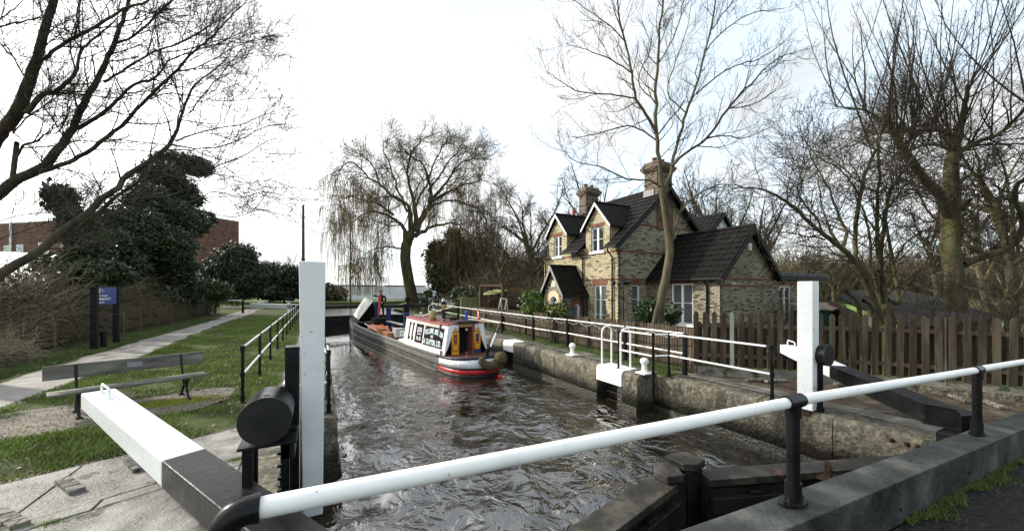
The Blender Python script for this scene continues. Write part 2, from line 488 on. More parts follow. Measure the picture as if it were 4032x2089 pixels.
for (u, v, s) in ((2975, 1501, 'nearest the black railing end post'), (3055, 1505, 'just left of the tall white post base'), (3330, 1518, 'behind the black weight drum'), (3778, 1575, 'in earth under the tall picket fence, left one of two'), (3908, 1598, 'in earth under the tall picket fence, right one of two')):
    p = PZ(u, v, 0)
    grip(p.x, p.y, R_(-20 if u < 3500 else 40), 'worn grey brick footing strip ' + s)

# water
WATER, t, b = base_mat('canal_water'); Lk = t.links.new
b.inputs['Base Color'].default_value = (.010, .0085, .0055, 1)
b.inputs['Roughness'].default_value = .03
b.inputs['IOR'].default_value = 1.95
b.inputs['Specular IOR Level'].default_value = .9
tcw = N(t, 'ShaderNodeTexCoord')
mpw = N(t, 'ShaderNodeMapping'); mpw.inputs['Scale'].default_value = (1, .8, 1); Lk(tcw.outputs['Object'], mpw.inputs[0])
nw = N(t, 'ShaderNodeTexNoise', inputs={'Scale': 1.1, 'Detail': 3.0, 'Distortion': 1.2}); Lk(mpw.outputs[0], nw.inputs['Vector'])
nw2 = N(t, 'ShaderNodeTexNoise', inputs={'Scale': 3.0, 'Detail': 3.6, 'Roughness': .50, 'Distortion': .9}); Lk(mpw.outputs[0], nw2.inputs['Vector'])
sy = N(t, 'ShaderNodeSeparateXYZ'); Lk(tcw.outputs['Object'], sy.inputs[0])
fy_ = N(t, 'ShaderNodeMapRange', inputs={1: 7.0, 2: 20.0, 3: 1.0, 4: .05}); Lk(sy.outputs[1], fy_.inputs[0])
nm = N(t, 'ShaderNodeTexNoise', inputs={'Scale': .55, 'Detail': 3.0, 'Distortion': 1.0}); Lk(tcw.outputs['Object'], nm.inputs['Vector'])
nmr = N(t, 'ShaderNodeMapRange', inputs={1: .38, 2: .60, 3: .14, 4: 1.0}); Lk(nm.outputs[0], nmr.inputs[0])
fm = N(t, 'ShaderNodeMath', operation='MULTIPLY'); Lk(fy_.outputs[0], fm.inputs[0]); Lk(nmr.outputs[0], fm.inputs[1])
b1 = N(t, 'ShaderNodeBump', inputs={'Strength': .8, 'Distance': .10}); Lk(nw.outputs[0], b1.inputs['Height']); Lk(fm.outputs[0], b1.inputs['Strength'])
b2 = N(t, 'ShaderNodeBump', inputs={'Strength': .9, 'Distance': .115}); Lk(fm.outputs[0], b2.inputs['Strength']); Lk(nw2.outputs[0], b2.inputs['Height']); Lk(b1.outputs[0], b2.inputs['Normal'])
Lk(b2.outputs[0], b.inputs['Normal'])
WATER2, t, b = base_mat('basin_water'); Lk = t.links.new
b.inputs['Base Color'].default_value = (.03, .03, .025, 1); b.inputs['Roughness'].default_value = .02; b.inputs['IOR'].default_value = 1.333
nw = N(t, 'ShaderNodeTexNoise', inputs={'Scale': 1.6, 'Detail': 4.0}); b1 = N(t, 'ShaderNodeBump', inputs={'Strength': .7, 'Distance': .10})
tcw = N(t, 'ShaderNodeTexCoord'); Lk(tcw.outputs['Object'], nw.inputs['Vector']); Lk(nw.outputs[0], b1.inputs['Height']); Lk(b1.outputs[0], b.inputs['Normal'])
# rippled sheet in the chamber
nx, ny = 140, 620
xs = np.linspace(-.7, 8.3, nx); ysn = np.linspace(-6, YG + 1, ny) 
X, Y = np.meshgrid(xs, ysn, indexing='ij')
rw = np.random.default_rng(5)
Z = np.zeros_like(X)
for k in range(34):
    lam = rw.uniform(.22, 1.9); an = rw.uniform(0, 2 * PI); ph = rw.uniform(0, 2 * PI)
    cx = 1.1 * np.sin(Y * .7 + k) + .5 * np.sin(X * 1.3 - k); 
    Z += (lam ** 1.1) * .0040 * np.sin(2 * PI / lam * ((X + cx * .25) * math.cos(an) + (Y + cx * .2) * math.sin(an)) + ph)
Z *= (.03 + .97 * np.clip((17 - Y) / 11.0, 0, 1)) 
V = np.stack([X, Y, Z - .95], -1).reshape(-1, 3)
ii = (np.arange(nx - 1)[:, None] * ny + np.arange(ny - 1)[None, :]).ravel()
F = np.stack([ii, ii + ny, ii + ny + 1, ii + 1], 1).ravel()
me = mesh_np('water', V, F, np.full(len(ii), 4), np.ones(len(ii), bool))
o = link('water', me, WATER, None, (0, 0, 0)); o['kind'] = 'structure'; o['label'] = 'dark rippling water in the lock chamber'; o['category'] = 'water'
m = MB(); m.poly([(-70, YG + .6, -.22), (30, YG + .6, -.22), (30, 90, -.22), (-70, 90, -.22)])
structure('water', m, WATER2, 'bright calm water in the basin above the far gates')

# ------------------------------------------------------------ lock walls
def coping_mat(name, cols, wetz, moss):
    """rough granite, pale above and dark with slime near the water line"""
    m, t, b = base_mat(name); L = t.links.new
    tc = N(t, 'ShaderNodeTexCoord'); geo = N(t, 'ShaderNodeNewGeometry'); sp = N(t, 'ShaderNodeSeparateXYZ'); L(geo.outputs['Position'], sp.inputs[0])
    n = N(t, 'ShaderNodeTexNoise', inputs={'Scale': 9.0, 'Detail': 7.0, 'Roughness': .7}); L(tc.outputs['Object'], n.inputs['Vector'])
    n2 = N(t, 'ShaderNodeTexNoise', inputs={'Scale': 1.1, 'Detail': 4.0}); L(tc.outputs['Object'], n2.inputs['Vector'])
    r = ramp(t, n.outputs[0], cols, [.33, .5, .68])
    # slime band: stains hang down from uneven tide line
    ad = N(t, 'ShaderNodeMath', operation='MULTIPLY_ADD', inputs={1: .55, 2: -.28}); L(n2.outputs[0], ad.inputs[0])
    su = N(t, 'ShaderNodeMath', operation='ADD'); L(sp.outputs[2], su.inputs[0]); L(ad.outputs[0], su.inputs[1])
    mr = N(t, 'ShaderNodeMapRange', inputs={1: wetz - .13, 2: wetz + .1, 3: 1.0, 4: 0.0}); L(su.outputs[0], mr.inputs[0])
    mx = N(t, 'ShaderNodeMix', data_type='RGBA'); mx.inputs[7].default_value = (.018, .017, .010, 1)
    L(mr.outputs[0], mx.inputs[0]); L(r.outputs[0], mx.inputs[6])
    # dark blotches and moss
    n3 = N(t, 'ShaderNodeTexNoise', inputs={'Scale': 2.4, 'Detail': 6.0, 'Roughness': .65}); 
    mpp = N(t, 'ShaderNodeMapping'); mpp.inputs['Scale'].default_value = (1, 1, .35); L(tc.outputs['Object'], mpp.inputs[0]); L(mpp.outputs[0], n3.inputs['Vector'])
    mr3 = N(t, 'ShaderNodeMapRange', inputs={1: .50, 2: .60, 3: 0.0, 4: .88}); L(n3.outputs[0], mr3.inputs[0])
    mx3 = N(t, 'ShaderNodeMix', data_type='RGBA'); mx3.inputs[7].default_value = (*moss, 1); L(mr3.outputs[0], mx3.inputs[0]); L(mx.outputs[2], mx3.inputs[6])
    L(mx3.outputs[2], b.inputs['Base Color'])
    rr = N(t, 'ShaderNodeMapRange', inputs={1: 0.0, 2: 1.0, 3: .85, 4: .35}); L(mr.outputs[0], rr.inputs[0]); L(rr.outputs[0], b.inputs['Roughness'])
    n5 = N(t, 'ShaderNodeTexNoise', inputs={'Scale': 26.0, 'Detail': 5.0, 'Roughness': .7}); L(tc.outputs['Object'], n5.inputs['Vector'])
    vo = N(t, 'ShaderNodeTexVoronoi', inputs={'Scale': 16.0}); L(tc.outputs['Object'], vo.inputs['Vector'])
    ad2 = N(t, 'ShaderNodeMath', operation='ADD'); L(n5.outputs[0], ad2.inputs[0]); L(vo.outputs[0], ad2.inputs[1])
    bp = N(t, 'ShaderNodeBump', inputs={'Strength': 1.0, 'Distance': .019}); L(ad2.outputs[0], bp.inputs['Height']); L(bp.outputs[0], b.inputs['Normal'])
    return m
COPE = coping_mat('coping_granite', [(.042, .039, .029), (.12, .108, .078), (.25, .226, .165)], -.56, (.028, .028, .019))
WALLB = coping_mat('wet_lock_brick', [(.014, .013, .010), (.025, .023, .017), (.045, .04, .03)], .3, (.02, .022, .012))
TOPC = mat('coping_top', [(.07, .066, .056), (.14, .132, .115), (.23, .22, .195)], 2.6, .6, .012, 55, rvar=.2, spots=((.07, .065, .05), 1.4, .56, .1))

def quay(side, name, label):
    """coping blocks with rounded nosing, side=+1 for the right wall (water towards -x)"""
    root = thing(name, label, 'lock wall', ((XRn if side > 0 else XLn), 20, -2))
    cop = MB(); top = MB(); wallm = MB()
    rndm = random.Random(3 if side > 0 else 9)
    def block(xe, y0, y1, deep=.80, depthw=.55, drop=0.0):
        # profile in (outward x from edge, z): edge at xe, water at -side
        r = .13; g = .006; z0 = -deep
        pr = [(0, z0), (0, -r)]
        for k in range(1, 5):
            a = PI / 2 * k / 4
            pr.append((r - r * math.cos(a), -r + r * math.sin(a)))
        pr += [(depthw, 0.012), (depthw, z0)]
        dz = rndm.uniform(-.006, .010) - drop; dx = rndm.uniform(-.012, .012)
        nseg = max(2, int((y1 - y0) / .25))
        vs = []; P = len(pr)
        for k in range(nseg + 1):
            y = y0 + g + (y1 - y0 - 2 * g) * k / nseg
            for (px, pz) in pr:
                j = rndm.uniform(-.010, .010)
                vs.append((xe + side * (px + dx + (j if px < .2 else 0)), y, pz + dz + (rndm.uniform(-.006, .006) if px > .05 and pz > -.2 else 0)))
        fs = []
        for k in range(nseg):
            for i in range(P):
                a, b_, c, d = k * P + i, k * P + (i + 1) % P, (k + 1) * P + (i + 1) % P, (k + 1) * P + i
                fs.append((a, b_, c, d) if side < 0 else (d, c, b_, a))
        cop._add(vs, fs, True)
        cop._add(vs[:P], [tuple(range(P))]); cop._add(vs[nseg * P:], [tuple(range(P))[::-1]])
    edges = [(-6, YS, XRn if side > 0 else XLn), (YS, YG + .2, XR if side > 0 else XL)]
    notch = [(7.75, 8.75), (14.1, 15.0)] if side > 0 else [(15.0, 16.0)]
    notch2 = [(27.5, 28.4)]
    for (ya, yb, xe) in edges:
        y = ya
        while y < yb - .05:
            L_ = rndm.uniform(.95, 1.35)
            y1 = min(y + L_, yb)
            if yb - y1 < .4: y1 = yb
            for (na, nb) in notch + notch2:
                if y < na < y1: y1 = na
                if abs(y - na) < .02: y1 = nb
            inn = any(abs(y - na) < .02 for na, nb in notch + notch2)
            if not inn and not (side > 0 and 3.35 <= y < 3.9):
                block(xe, y, y1)
            y = y1
        wx0, wx1 = sorted((xe - side * .035, xe + side * .9))
        segs = [(ya, yb)]
        for na, nb in notch + notch2:
            ns = []
            for a, b_ in segs:
                if a < na < b_: ns += [(a, na), (nb, b_)]
                else: ns.append((a, b_))
            segs = ns
        for a, b_ in segs:
            wallm.box(wx0, wx1, a, b_, -3.2, -.805)
        for na, nb in notch + notch2:
            if ya < na < yb:
                wallm.box(*sorted((xe + side * .42, xe + side * .9)), na, nb, -3.2, -.05)
    # cross faces at the step between recess and chamber
    xa, xb = sorted((XR if side > 0 else XL, XRn if side > 0 else XLn))
    wallm.box(xa + .07, xb - .02 + (.04 if side > 0 else 0), YS + .01, YS + .8, -3.2, -.03)
    obj('coping', cop, COPE, root); obj('wall_face', wallm, WALLB, root)
    # ground level stone strip behind the nosing
    tp = MB(); xs_ = XR if side > 0 else XL
    yy = YS
    rr_ = random.Random(5)
    while yy < YG + 1:
        L_ = rr_.uniform(1.2, 1.9)
        tp.box(*sorted((xs_ + side * .57, xs_ + side * 1.12)), yy + .008, yy + L_ - .008, -.1, .016 + rr_.uniform(0, .006))
        yy += L_
    yy = -4
    while yy < YS - .1:
        L_ = min(rr_.uniform(1.0, 1.6), YS - yy)
        xn = XRn if side > 0 else XLn
        tp.box(*sorted((xn + side * .56, xn + side * (.98 if side > 0 else .62))), yy + .008, yy + L_ - .008, -.1, .016 + rr_.uniform(0, .006))
        yy += L_
    obj('paving_course', tp, TOPC, root, bevel=.01)
    # white painted nosings over the ladder recesses
    for na, nb in notch + notch2:
        c = MB(); xe = xs_; r = .10; D = .55
        pr = [(0.0, -.40), (-.035, -.40), (-.035, -.10)]
        for k in range(1, 6):
            a = PI / 2 * k / 5
            pr.append((-.035 + r - r * math.cos(a), -.10 + (r + .028) * math.sin(a)))
        pr += [(D, .030), (D, -.09), (.2, -.09), (.10, -.16), (.06, -.40)]
        pts = [(xe + side * a, na - .01, b_) for a, b_ in pr]
        c.prism(pts, (0, nb - na + .02, 0))
        o = obj('white_nosing', c, WHITE, root, bevel=.008)
        ld = MB(); xw = xe + side * .16
        for yy2 in (na + .22, nb - .22):
            ld.bar((xw, yy2, -2.2), (xw, yy2, -.18), .05, .02)
        for zz in (-.42, -.70, -.92, -1.2):
            ld.cyl((xw, na + .22, zz), (xw, nb - .22, zz), .012, n=8)
        o2 = obj('ladder', ld, IRON, root)
    return root
quay(1, 'lock_wall', 'right hand granite lock wall with rounded coping and two white nosings')
quay(-1, 'lock_wall', 'left hand granite lock wall beside the lawn, mostly hidden by the white post')

# mooring bollards
def bollard():
    root = thing('mooring_bollard', '', 'bollard', (0, 0, 0))
    m = MB(); m.box(-.17, .17, -.17, .17, 0, .04)
    obj('base_plate', m, WHITE, root, bevel=.012)
    m = MB(); m.lathe((0, 0, .04), [(.11, 0), (.085, .03), (.068, .08), (.064, .17), (.07, .2), (.10, .235), (.112, .28), (.095, .33), (.05, .365), (.001, .375)], 24)
    obj('post', m, WHITE, root)
    return root
b0 = bollard()
for i, (x, y, lab) in enumerate([(7.55, 7.25, 'white round headed mooring bollard closest to the camera, by the railing corner'),
                                 (7.56, 10.4, 'white round headed mooring bollard on the coping between the two ladder recesses'),
                                 (7.6, 31.5, 'small distant white bollard seen above the boat cabin roof')]):
    o = b0 if i == 0 else copy_tree(b0)
    o.location = (x, y, .018); o['label'] = lab; o['group'] = 'white mooring bollards'

# ladder grab hoops
def hoop(x0, x1, y, label):
    m = MB(); r = (x1 - x0) / 2; H = 1.12 - r; cx = (x0 + x1) / 2
    pts = [(x0, y, .03), (x0, y, .5), (x0, y, H)]
    for k in range(1, 12):
        a = PI - PI * k / 12
        pts.append((cx + r * math.cos(a), y, H + r * math.sin(a)))
    pts += [(x1, y, H), (x1, y, .5), (x1, y, .03)]
    m.tube(pts, .026, 12)
    return tag(obj('grab_hoop', m, WHITE), label, 'grab rail', 'white ladder grab hoops')
hoop(7.42, 7.78, 8.75, 'white grab hoop farther from camera at the near ladder recess')
hoop(7.42, 7.78, 7.98, 'white grab hoop nearer the camera, on the white nosing')
hoop(7.42, 7.8, 28.4, 'small far white grab hoop behind the boat cabin')

# ------------------------------------------------------------ railings
def railing(label, posts, H=1.05, mid=.52, r=.022, pr=.030, group=None, square=False, ends=True, name='railing', top=True, postmat=None, collars=True):
    root = thing(name, label, 'railing', posts[0], group)
    ps = [Vector(p) for p in posts]
    for p in ps:
        m = MB()
        if square: m.box(p.x - pr, p.x + pr, p.y - pr, p.y + pr, p.z, p.z + H)
        else:
            m.cyl(p, p + Vector((0, 0, H)), pr, n=12)
            if collars:
                for zz in (.0, mid - .045, H - .05):
                    m.cyl(p + Vector((0, 0, zz)), p + Vector((0, 0, zz + (.14 if zz == 0 else .09))), pr * 1.32, n=12)
                m.cyl(p, p + Vector((0, 0, .015)), pr * 2.3, n=16)
        obj('post', m, BLACK, root)
    for nm, zz in (('top_rail', H), ('middle_rail', mid)):
        m = MB()
        for a, b_ in zip(ps[:-1], ps[1:]):
            d = (b_ - a).normalized(); k = pr * 1.0
            m.cyl(a + Vector((0, 0, zz)) + d * k, b_ + Vector((0, 0, zz)) - d * k, r, n=12)
        obj(nm, m, WHITE, root)
    if not square:
        for p, q in ((ps[0], ps[1]), (ps[-1], ps[-2])):
            m = MB(); d = (q - p).normalized() * .055
            t_ = p + Vector((0, 0, H))
            m.tube([p + Vector((0, 0, H - .09)), p + Vector((0, 0, H - .03)), t_ + d * .25, t_ + d, t_ + d * 1.7], pr * 1.25, 12)
            obj('elbow', m, BLACK, root)
    return root
railing('white tube railing with black posts beside the lawn, left of the tall white post',
        [(-1.30 - .012 * k, 8.95 + 2.55 * k, 0) for k in range(12)], H=1.06, mid=.54)
railing('short stepped railing hidden partly by the near white post on the left coping',
        [(-.34, 4.9, .02), (-.34, 7.45, .02), (.17, 7.5, .02), (.17, 8.5, .02)])
railing('white tube railing with black posts stepping round the right coping corner',
        [(7.42, 8.05, .02), (7.42, 6.84, .02), (7.86, 6.74, .02), (7.86, 4.3, .02)])
railing('long square post railing in front of the low picket fence, hung with small lights',
        [(8.40, 6.7, 0), (8.42, 8.85, 0), (8.50, 12.0, 0), (8.33, 14.3, 0), (8.40, 17.6, 0), (8.5, 21, 0), (8.6, 25, 0), (8.75, 29, 0), (9.0, 33.5, 0)],
        H=1.06, mid=.55, pr=.045, square=True)
railing('far railing returning across the end of the lockside behind the seated person',
        [(9.0, 33.6, 0), (10.6, 34.2, 0), (12.2, 34.8, 0)], H=1.06, mid=.55, pr=.045, square=True)
# string of lights along the long railing
LPS = [Vector((8.40, 6.7, 1.03)), Vector((8.42, 8.85, 1.03)), Vector((8.50, 12.0, 1.03)), Vector((8.33, 14.3, 1.03)), Vector((8.40, 17.6, 1.03)), Vector((8.5, 21, 1.03))]
sl_root = thing('string_lights', 'string of tiny white bulbs looped along the long railing', 'string lights', LPS[0])
mw = MB(); mbulb = MB(); random.seed(3)
for a, b_ in zip(LPS[:-1], LPS[1:]):
    L_ = (b_ - a).length; n_ = max(2, int(L_ / .75)); pts = []
    for k in range(n_):
        for q in range(6):
            t = (k + q / 6) / n_; sag = .10 * (1 - (2 * q / 6 - 1) ** 2)
            pts.append(a.lerp(b_, t) + Vector((-.04, 0, -sag + random.uniform(-.01, .01))))
    mw.tube(pts, .003, 4)
    for k, p in enumerate(pts):
        if k % 2: mbulb.ball(p + Vector((0, 0, -.02)), .013, 6)
obj('wire', mw, WHITE, sl_root); obj('bulbs', mbulb, WHITE, sl_root)
# red notice on the railing
m = MB(); p = PD(1878, 1222, 22.6)
root = thing('notice', 'small red notice with white writing fixed to the long railing', 'sign', (8.42, 21.0, .6))
m.box(8.40, 8.42, 20.72, 21.02, .56, 1.0)
obj('board', m, mat('red_sign', [(.55, .02, .015), (.45, .02, .015)], 4, .5), root)
m = MB()
for k, (a, c) in enumerate(((.62, .24), (.70, .10), (.78, .24), (.86, .16), (.93, .24))):
    m.box(8.394, 8.399, 20.75, 20.75 + c, a, a + .028)
obj('writing', m, WHITE, root)

# ------------------------------------------------------------ near footbridge rail and kerb
RY = 1.25
root = thing('bridge_railing', 'thick white tube handrail with black posts crossing the foreground', 'railing', (2.5, RY, .9))
P0 = Vector((-.18, RY + .09, 1.512)); T1 = Vector((2.50, RY, 1.500)); T2 = Vector((5.72, RY, 1.385)); T3 = Vector((9.5, RY, 1.25))
m = MB(); m.cyl(P0, T1 - Vector((.07, 0, 0)), .031, n=28); m.cyl(T1 + Vector((.07, 0, 0)), T2 - Vector((.07, 0, 0)), .031, n=28); m.cyl(T2 + Vector((.07, 0, 0)), T3, .031, n=28)
obj('handrail', m, WHITE, root)
def kz(x): return .925 - .0455 * (x - 2.0)
for i, T in enumerate((T1, T2)):
    zb = kz(T.x)
    m = MB(); m.cyl((T.x, T.y, zb + .012), T, .034, n=24)
    po = obj('post', m, BLACK, root)
    m = MB(); m.cyl(T - Vector((.078, 0, -.002)), T + Vector((.078, 0, .0)), .041, n=28); m.cyl(T - Vector((0, 0, .09)), T - Vector((0, 0, .02)), .042, n=24)
    m.cyl(T + Vector((.02, -.042, -.012)), T + Vector((.02, -.047, -.012)), .008, n=10)
    obj('tee_fitting', m, BLACK, root)
    m = MB(); m.cyl((T.x, T.y, zb + .015), (T.x, T.y, zb + .125), .043, n=24)
    # oval flange with two bolts
    vs = []; n_ = 24
    for z_ in (zb + .002, zb + .016):
        for k in range(n_):
            t = 2 * PI * k / n_; vs.append((T.x + .115 * math.cos(t), T.y + .055 * math.sin(t), z_ - .0455 * .115 * math.cos(t)))
    m._add(vs, [tuple(range(n_))[::-1], tuple(range(n_, 2 * n_))] + [(k, (k + 1) % n_, n_ + (k + 1) % n_, n_ + k) for k in range(n_)])
    for sx in (-1, 1): m.cyl((T.x + sx * .085, T.y, zb + .014), (T.x + sx * .085, T.y, zb + .032), .013, n=6)
    obj('base_flange', m, BLACK, root)
m = MB(); E = P0 + Vector((-.0, 0, 0))
pts = [E + Vector((.02, 0, 0)), E + Vector((-.004, 0, 0))]
for k in range(1, 8):
    a = PI / 2 * k / 8
    pts.append(E + Vector((-.004 - .056 * math.sin(a), 0, -.056 + .056 * math.cos(a))))
pts += [E + Vector((-.06, 0, -.06)), E + Vector((-.06, 0, -.15))]
m.tube(pts, .041, 24)
m.cyl(E + Vector((.015, 0, 0)), E + Vector((.03, 0, 0)), .0425, n=24)
obj('elbow', m, BLACK, root)
m = MB(); m.cyl(E + Vector((-.06, 0, -1.0)), E + Vector((-.06, 0, -.12)), .034, n=24); obj('post', m, BLACK, root)

m = MB(); x0, x1 = .2, 12.0
m.hexa([(x0, 1.115, kz(x0) - .30), (x1, 1.115, kz(x1) - .30), (x1, 1.335, kz(x1) - .30), (x0, 1.335, kz(x0) - .30),
        (x0, 1.115, kz(x0)), (x1, 1.115, kz(x1)), (x1, 1.335, kz(x1)), (x0, 1.335, kz(x0))])
root = thing('bridge_kerb', 'long dark grey upstand kerb at the edge of the bridge deck', 'kerb', (5, 1.2, .5))
obj('kerb_body', m, KERB, root, bevel=.006)
m = MB()
for (x, y) in ((4.1, 1.24), (4.35, 1.2), (4.15, 1.19), (4.32, 1.27)):
    m.cyl((x, y, kz(x) - .002), (x, y, kz(x) + .002), .006, n=8)
m.cyl((3.55, 1.1149, .66), (3.55, 1.111, .66), .012, n=10); m.cyl((4.9, 1.1149, .62), (4.9, 1.111, .62), .012, n=10)
obj('bolt_holes', m, BLACK, root)
m = MB(); m.hexa([(-2, -3, .40), (12, -3, .18), (12, 1.11, .18), (-2, 1.11, .40), (-2, -3, kz(-2) - .30), (12, -3, kz(12) - .30), (12, 1.11, kz(12) - .30), (-2, 1.11, kz(-2) - .30)])
structure('bridge_deck', m, mat('deck_asphalt', [(.008, .008, .008), (.022, .021, .019), (.06, .055, .05)], 30, .8, .03, 90), 'black gritty deck of the footbridge at bottom right')

# ------------------------------------------------------------ near mitre gates
def zbeam(t): return .50 + .40 * t
def beam(side):
    """cranked balance beam; t=0 at the bend, 1 at the tip"""
    if side < 0:
        bend = Vector((.25, 2.27, .39)); tip = Vector((-2.58, 6.96, .76)); 
    else:
        bend = Vector((7.48, 1.98, .52)); tip = Vector((10.35, 5.50, .81))
    return bend, tip
for side in (-1, 1):
    lab = ('left leaf of the near lock gates, its white ended balance beam filling the foreground' if side < 0 else
           'right leaf of the near lock gates with a cranked black beam behind the white rail')
    root = thing('lock_gate', lab, 'lock gate', ((XLn if side < 0 else XRn), 2, -2), 'near pair of mitre lock gates')
    bend, tip = beam(side)
    d = (tip - bend).normalized(); sd = Vector((d.y, -d.x, 0)).normalized()
    Lb = (tip - bend).length
    split = bend + d * (Lb - (2.87 if side < 0 else 2.4))
    h0, h1 = (.27, .20); wd = .32 if side < 0 else .30
    def sect(p, h, w_): return [p + sd * s_ * w_ / 2 + Vector((0, 0, z_ * h)) for s_, z_ in ((-1, -1), (1, -1), (1, 0), (-1, 0))]
    def seg(m, a, ha, wa, b_, hb, wb):
        A = sect(a, ha, wa); B = sect(b_, hb, wb)
        m.hexa([A[0], A[1], B[1], B[0], A[3], A[2], B[2], B[3]])
    up = Vector((0, 0, .0))
    hs = h0 + (h1 - h0) * ((split - bend).length / Lb)
    m = MB(); seg(m, bend + Vector((0, 0, .10)), h0, wd * 1.02, split + Vector((0, 0, .06 + .02)), hs, wd)
    bb = obj('balance_beam', m, BLACKB, root, bevel=.012)
    m = MB(); seg(m, split + Vector((0, 0, .08)), hs, wd, tip + Vector((0, 0, .08)), h1, wd * .98)
    obj('white_beam_end', m, WHITEB, root, bevel=.012)
    # hand grip on the tip
    c = tip - d * (.32 if side < 0 else .62) + Vector((0, 0, .075)); 
    gd = d * .17
    m = MB(); m.tube([c - gd, c - gd + Vector((0, 0, .10)), c - gd * .86 + Vector((0, 0, .125)), c + gd * .86 + Vector((0, 0, .125)), c + gd + Vector((0, 0, .10)), c + gd], .013, 10)
    for q in (-1, 1): m.cyl(c + gd * q, c + gd * q + Vector((0, 0, .012)), .032, n=12)
    obj('hand_grip', m, WHITE, root)
    # bent head of the beam over the heel post
    hx = 1.0 if side < 0 else -1.0
    e2_ = bend + Vector((hx * .15 + (.0), -.42 if side < 0 else -.34, 0))
    m = MB()
    nd = (e2_ - bend).normalized(); sd2 = Vector((nd.y, -nd.x, 0)).normalized()
    A = sect(bend + Vector((0, 0, .10)), h0, wd * 1.02)
    B = [e2_ + Vector((0, 0, .08)) + sd2 * s_ * wd / 2 + Vector((0, 0, z_ * h0)) for s_, z_ in ((-1, -1), (1, -1), (1, 0), (-1, 0))]
    m.hexa([A[0], A[1], B[1], B[0], A[3], A[2], B[2], B[3]])
    obj('beam_head', m, BLACKB, root, bevel=.012)
    m = MB(); m.box(e2_.x - .15, e2_.x + .15, e2_.y - .05, e2_.y + .28, -2.4, e2_.z - .19); obj('heel_post', m, BLACKB, root, bevel=.01)
    # leaf: walkway plank and planked face
    apex = Vector((3.58, 3.02, .07)); hinge = Vector((XLn + .05, 2.0, .07)) if side < 0 else Vector((XRn - .05, 1.45, .07))
    if side < 0: apex2 = apex + Vector((-.22, -.08, 0))
    else: apex2 = apex + Vector((.24, -.20, 0))
    m = MB(); m.bar(apex2, hinge, .30 if side < 0 else .26, .08); obj('walkway', m, STEEL, root, bevel=.008)
    dn = Vector((0, 0, -.1)); nrm = Vector((0, -.12, 0))
    m = MB(); m.bar(apex2 + dn * 12 + nrm * .0, hinge + dn * 12, .20, 2.25); obj('leaf_planking', m, mat('gate_timber', [(.006, .007, .008), (.014, .016, .017), (.026, .026, .026)], 3, .5, .008, 18, stretch=(1, 1, .3)), root)
    m = MB(); dl = (hinge - apex2).normalized()
    pn = Vector((-dl.y, dl.x, 0));  pn = pn if pn.y < 0 else -pn
    for k in range(5):
        c = apex2 + dl * (.55 + .8 * k) + pn * .13
        m.bar(c + Vector((0, 0, -2.2)), c + Vector((0, 0, -.10)), .16, .07, up=pn)
    m.bar(apex2 + pn * .15 + Vector((0, 0, -.22)), hinge + pn * .15 + Vector((0, 0, -.22)), .08, .16)
    m.bar(apex2 + pn * .15 + Vector((0, 0, -.75)), hinge + pn * .15 + Vector((0, 0, -.75)), .08, .16)
    obj('gate_frame', m, BLACKB, root, bevel=.006)
    # mitre post with cap
    c = apex + (Vector((-.14, -.05, 0)) if side < 0 else Vector((.15, -.03, 0)))
    m = MB(); m.box(c.x - .12, c.x + .12, c.y - .15, c.y + .12, -2.4, .17); obj('mitre_post', m, BLACKB, root, bevel=.01)
    s_ = .155; z0 = .17 if side > 0 else .12
    m = MB()
    if side > 0: poly = [(-.15, -.12), (-.02, -.19), (.17, -.15), (.17, .10), (.05, .14), (-.15, .14)]
    else: poly = [(-.17, -.15), (.02, -.19), (.13, -.04), (.13, .12), (-.06, .14), (-.17, .04)]
    m.prism([(c.x + a, c.y + b_, z0) for a, b_ in poly], (0, 0, .085)); obj('post_cap', m, STEEL, root, bevel=.014)
    if side > 0:
        # lifting eye on the leaf
        e = PZ(3262, 1876, .12); m = MB()
        m.box(e.x - .12, e.x + .12, e.y - .07, e.y + .07, .105, .125)
        vs = []; n_ = 20; ro, ri = .075, .028
        cy = Vector((e.x, e.y, .215))
        ax = Vector((.75, .66, 0)).normalized(); th = Vector((-.66, .75, 0)) * .012
        ringp = []
        for k in range(n_):
            t = 2 * PI * k / n_; ringp.append((math.cos(t), math.sin(t)))
        for off in (-1, 1):
            for (cc, ss) in ringp: vs.append(cy + ax * cc * ro + Vector((0, 0, ss * ro)) + th * off)
            for (cc, ss) in ringp: vs.append(cy + ax * cc * ri + Vector((0, 0, ss * ri)) + th * off)
        fs = []
        for k in range(n_):
            j = (k + 1) % n_
            fs += [(k, j, n_ + j, n_ + k), (2 * n_ + k, 3 * n_ + k, 3 * n_ + j, 2 * n_ + j), (k, 2 * n_ + k, 2 * n_ + j, j), (n_ + k, n_ + j, 3 * n_ + j, 3 * n_ + k)]
        m._add(vs, fs)
        m.bar(cy + Vector((0, 0, -.075)) , cy + Vector((0, 0, -.09)), .15, .02)
        m.prism([cy - ax * .075 + th, cy + ax * .075 + th, cy + ax * .075 + th - Vector((0, 0, .09)), cy - ax * .075 + th - Vector((0, 0, .09))], -2 * th)
        obj('lifting_eye', m, IRON, root)

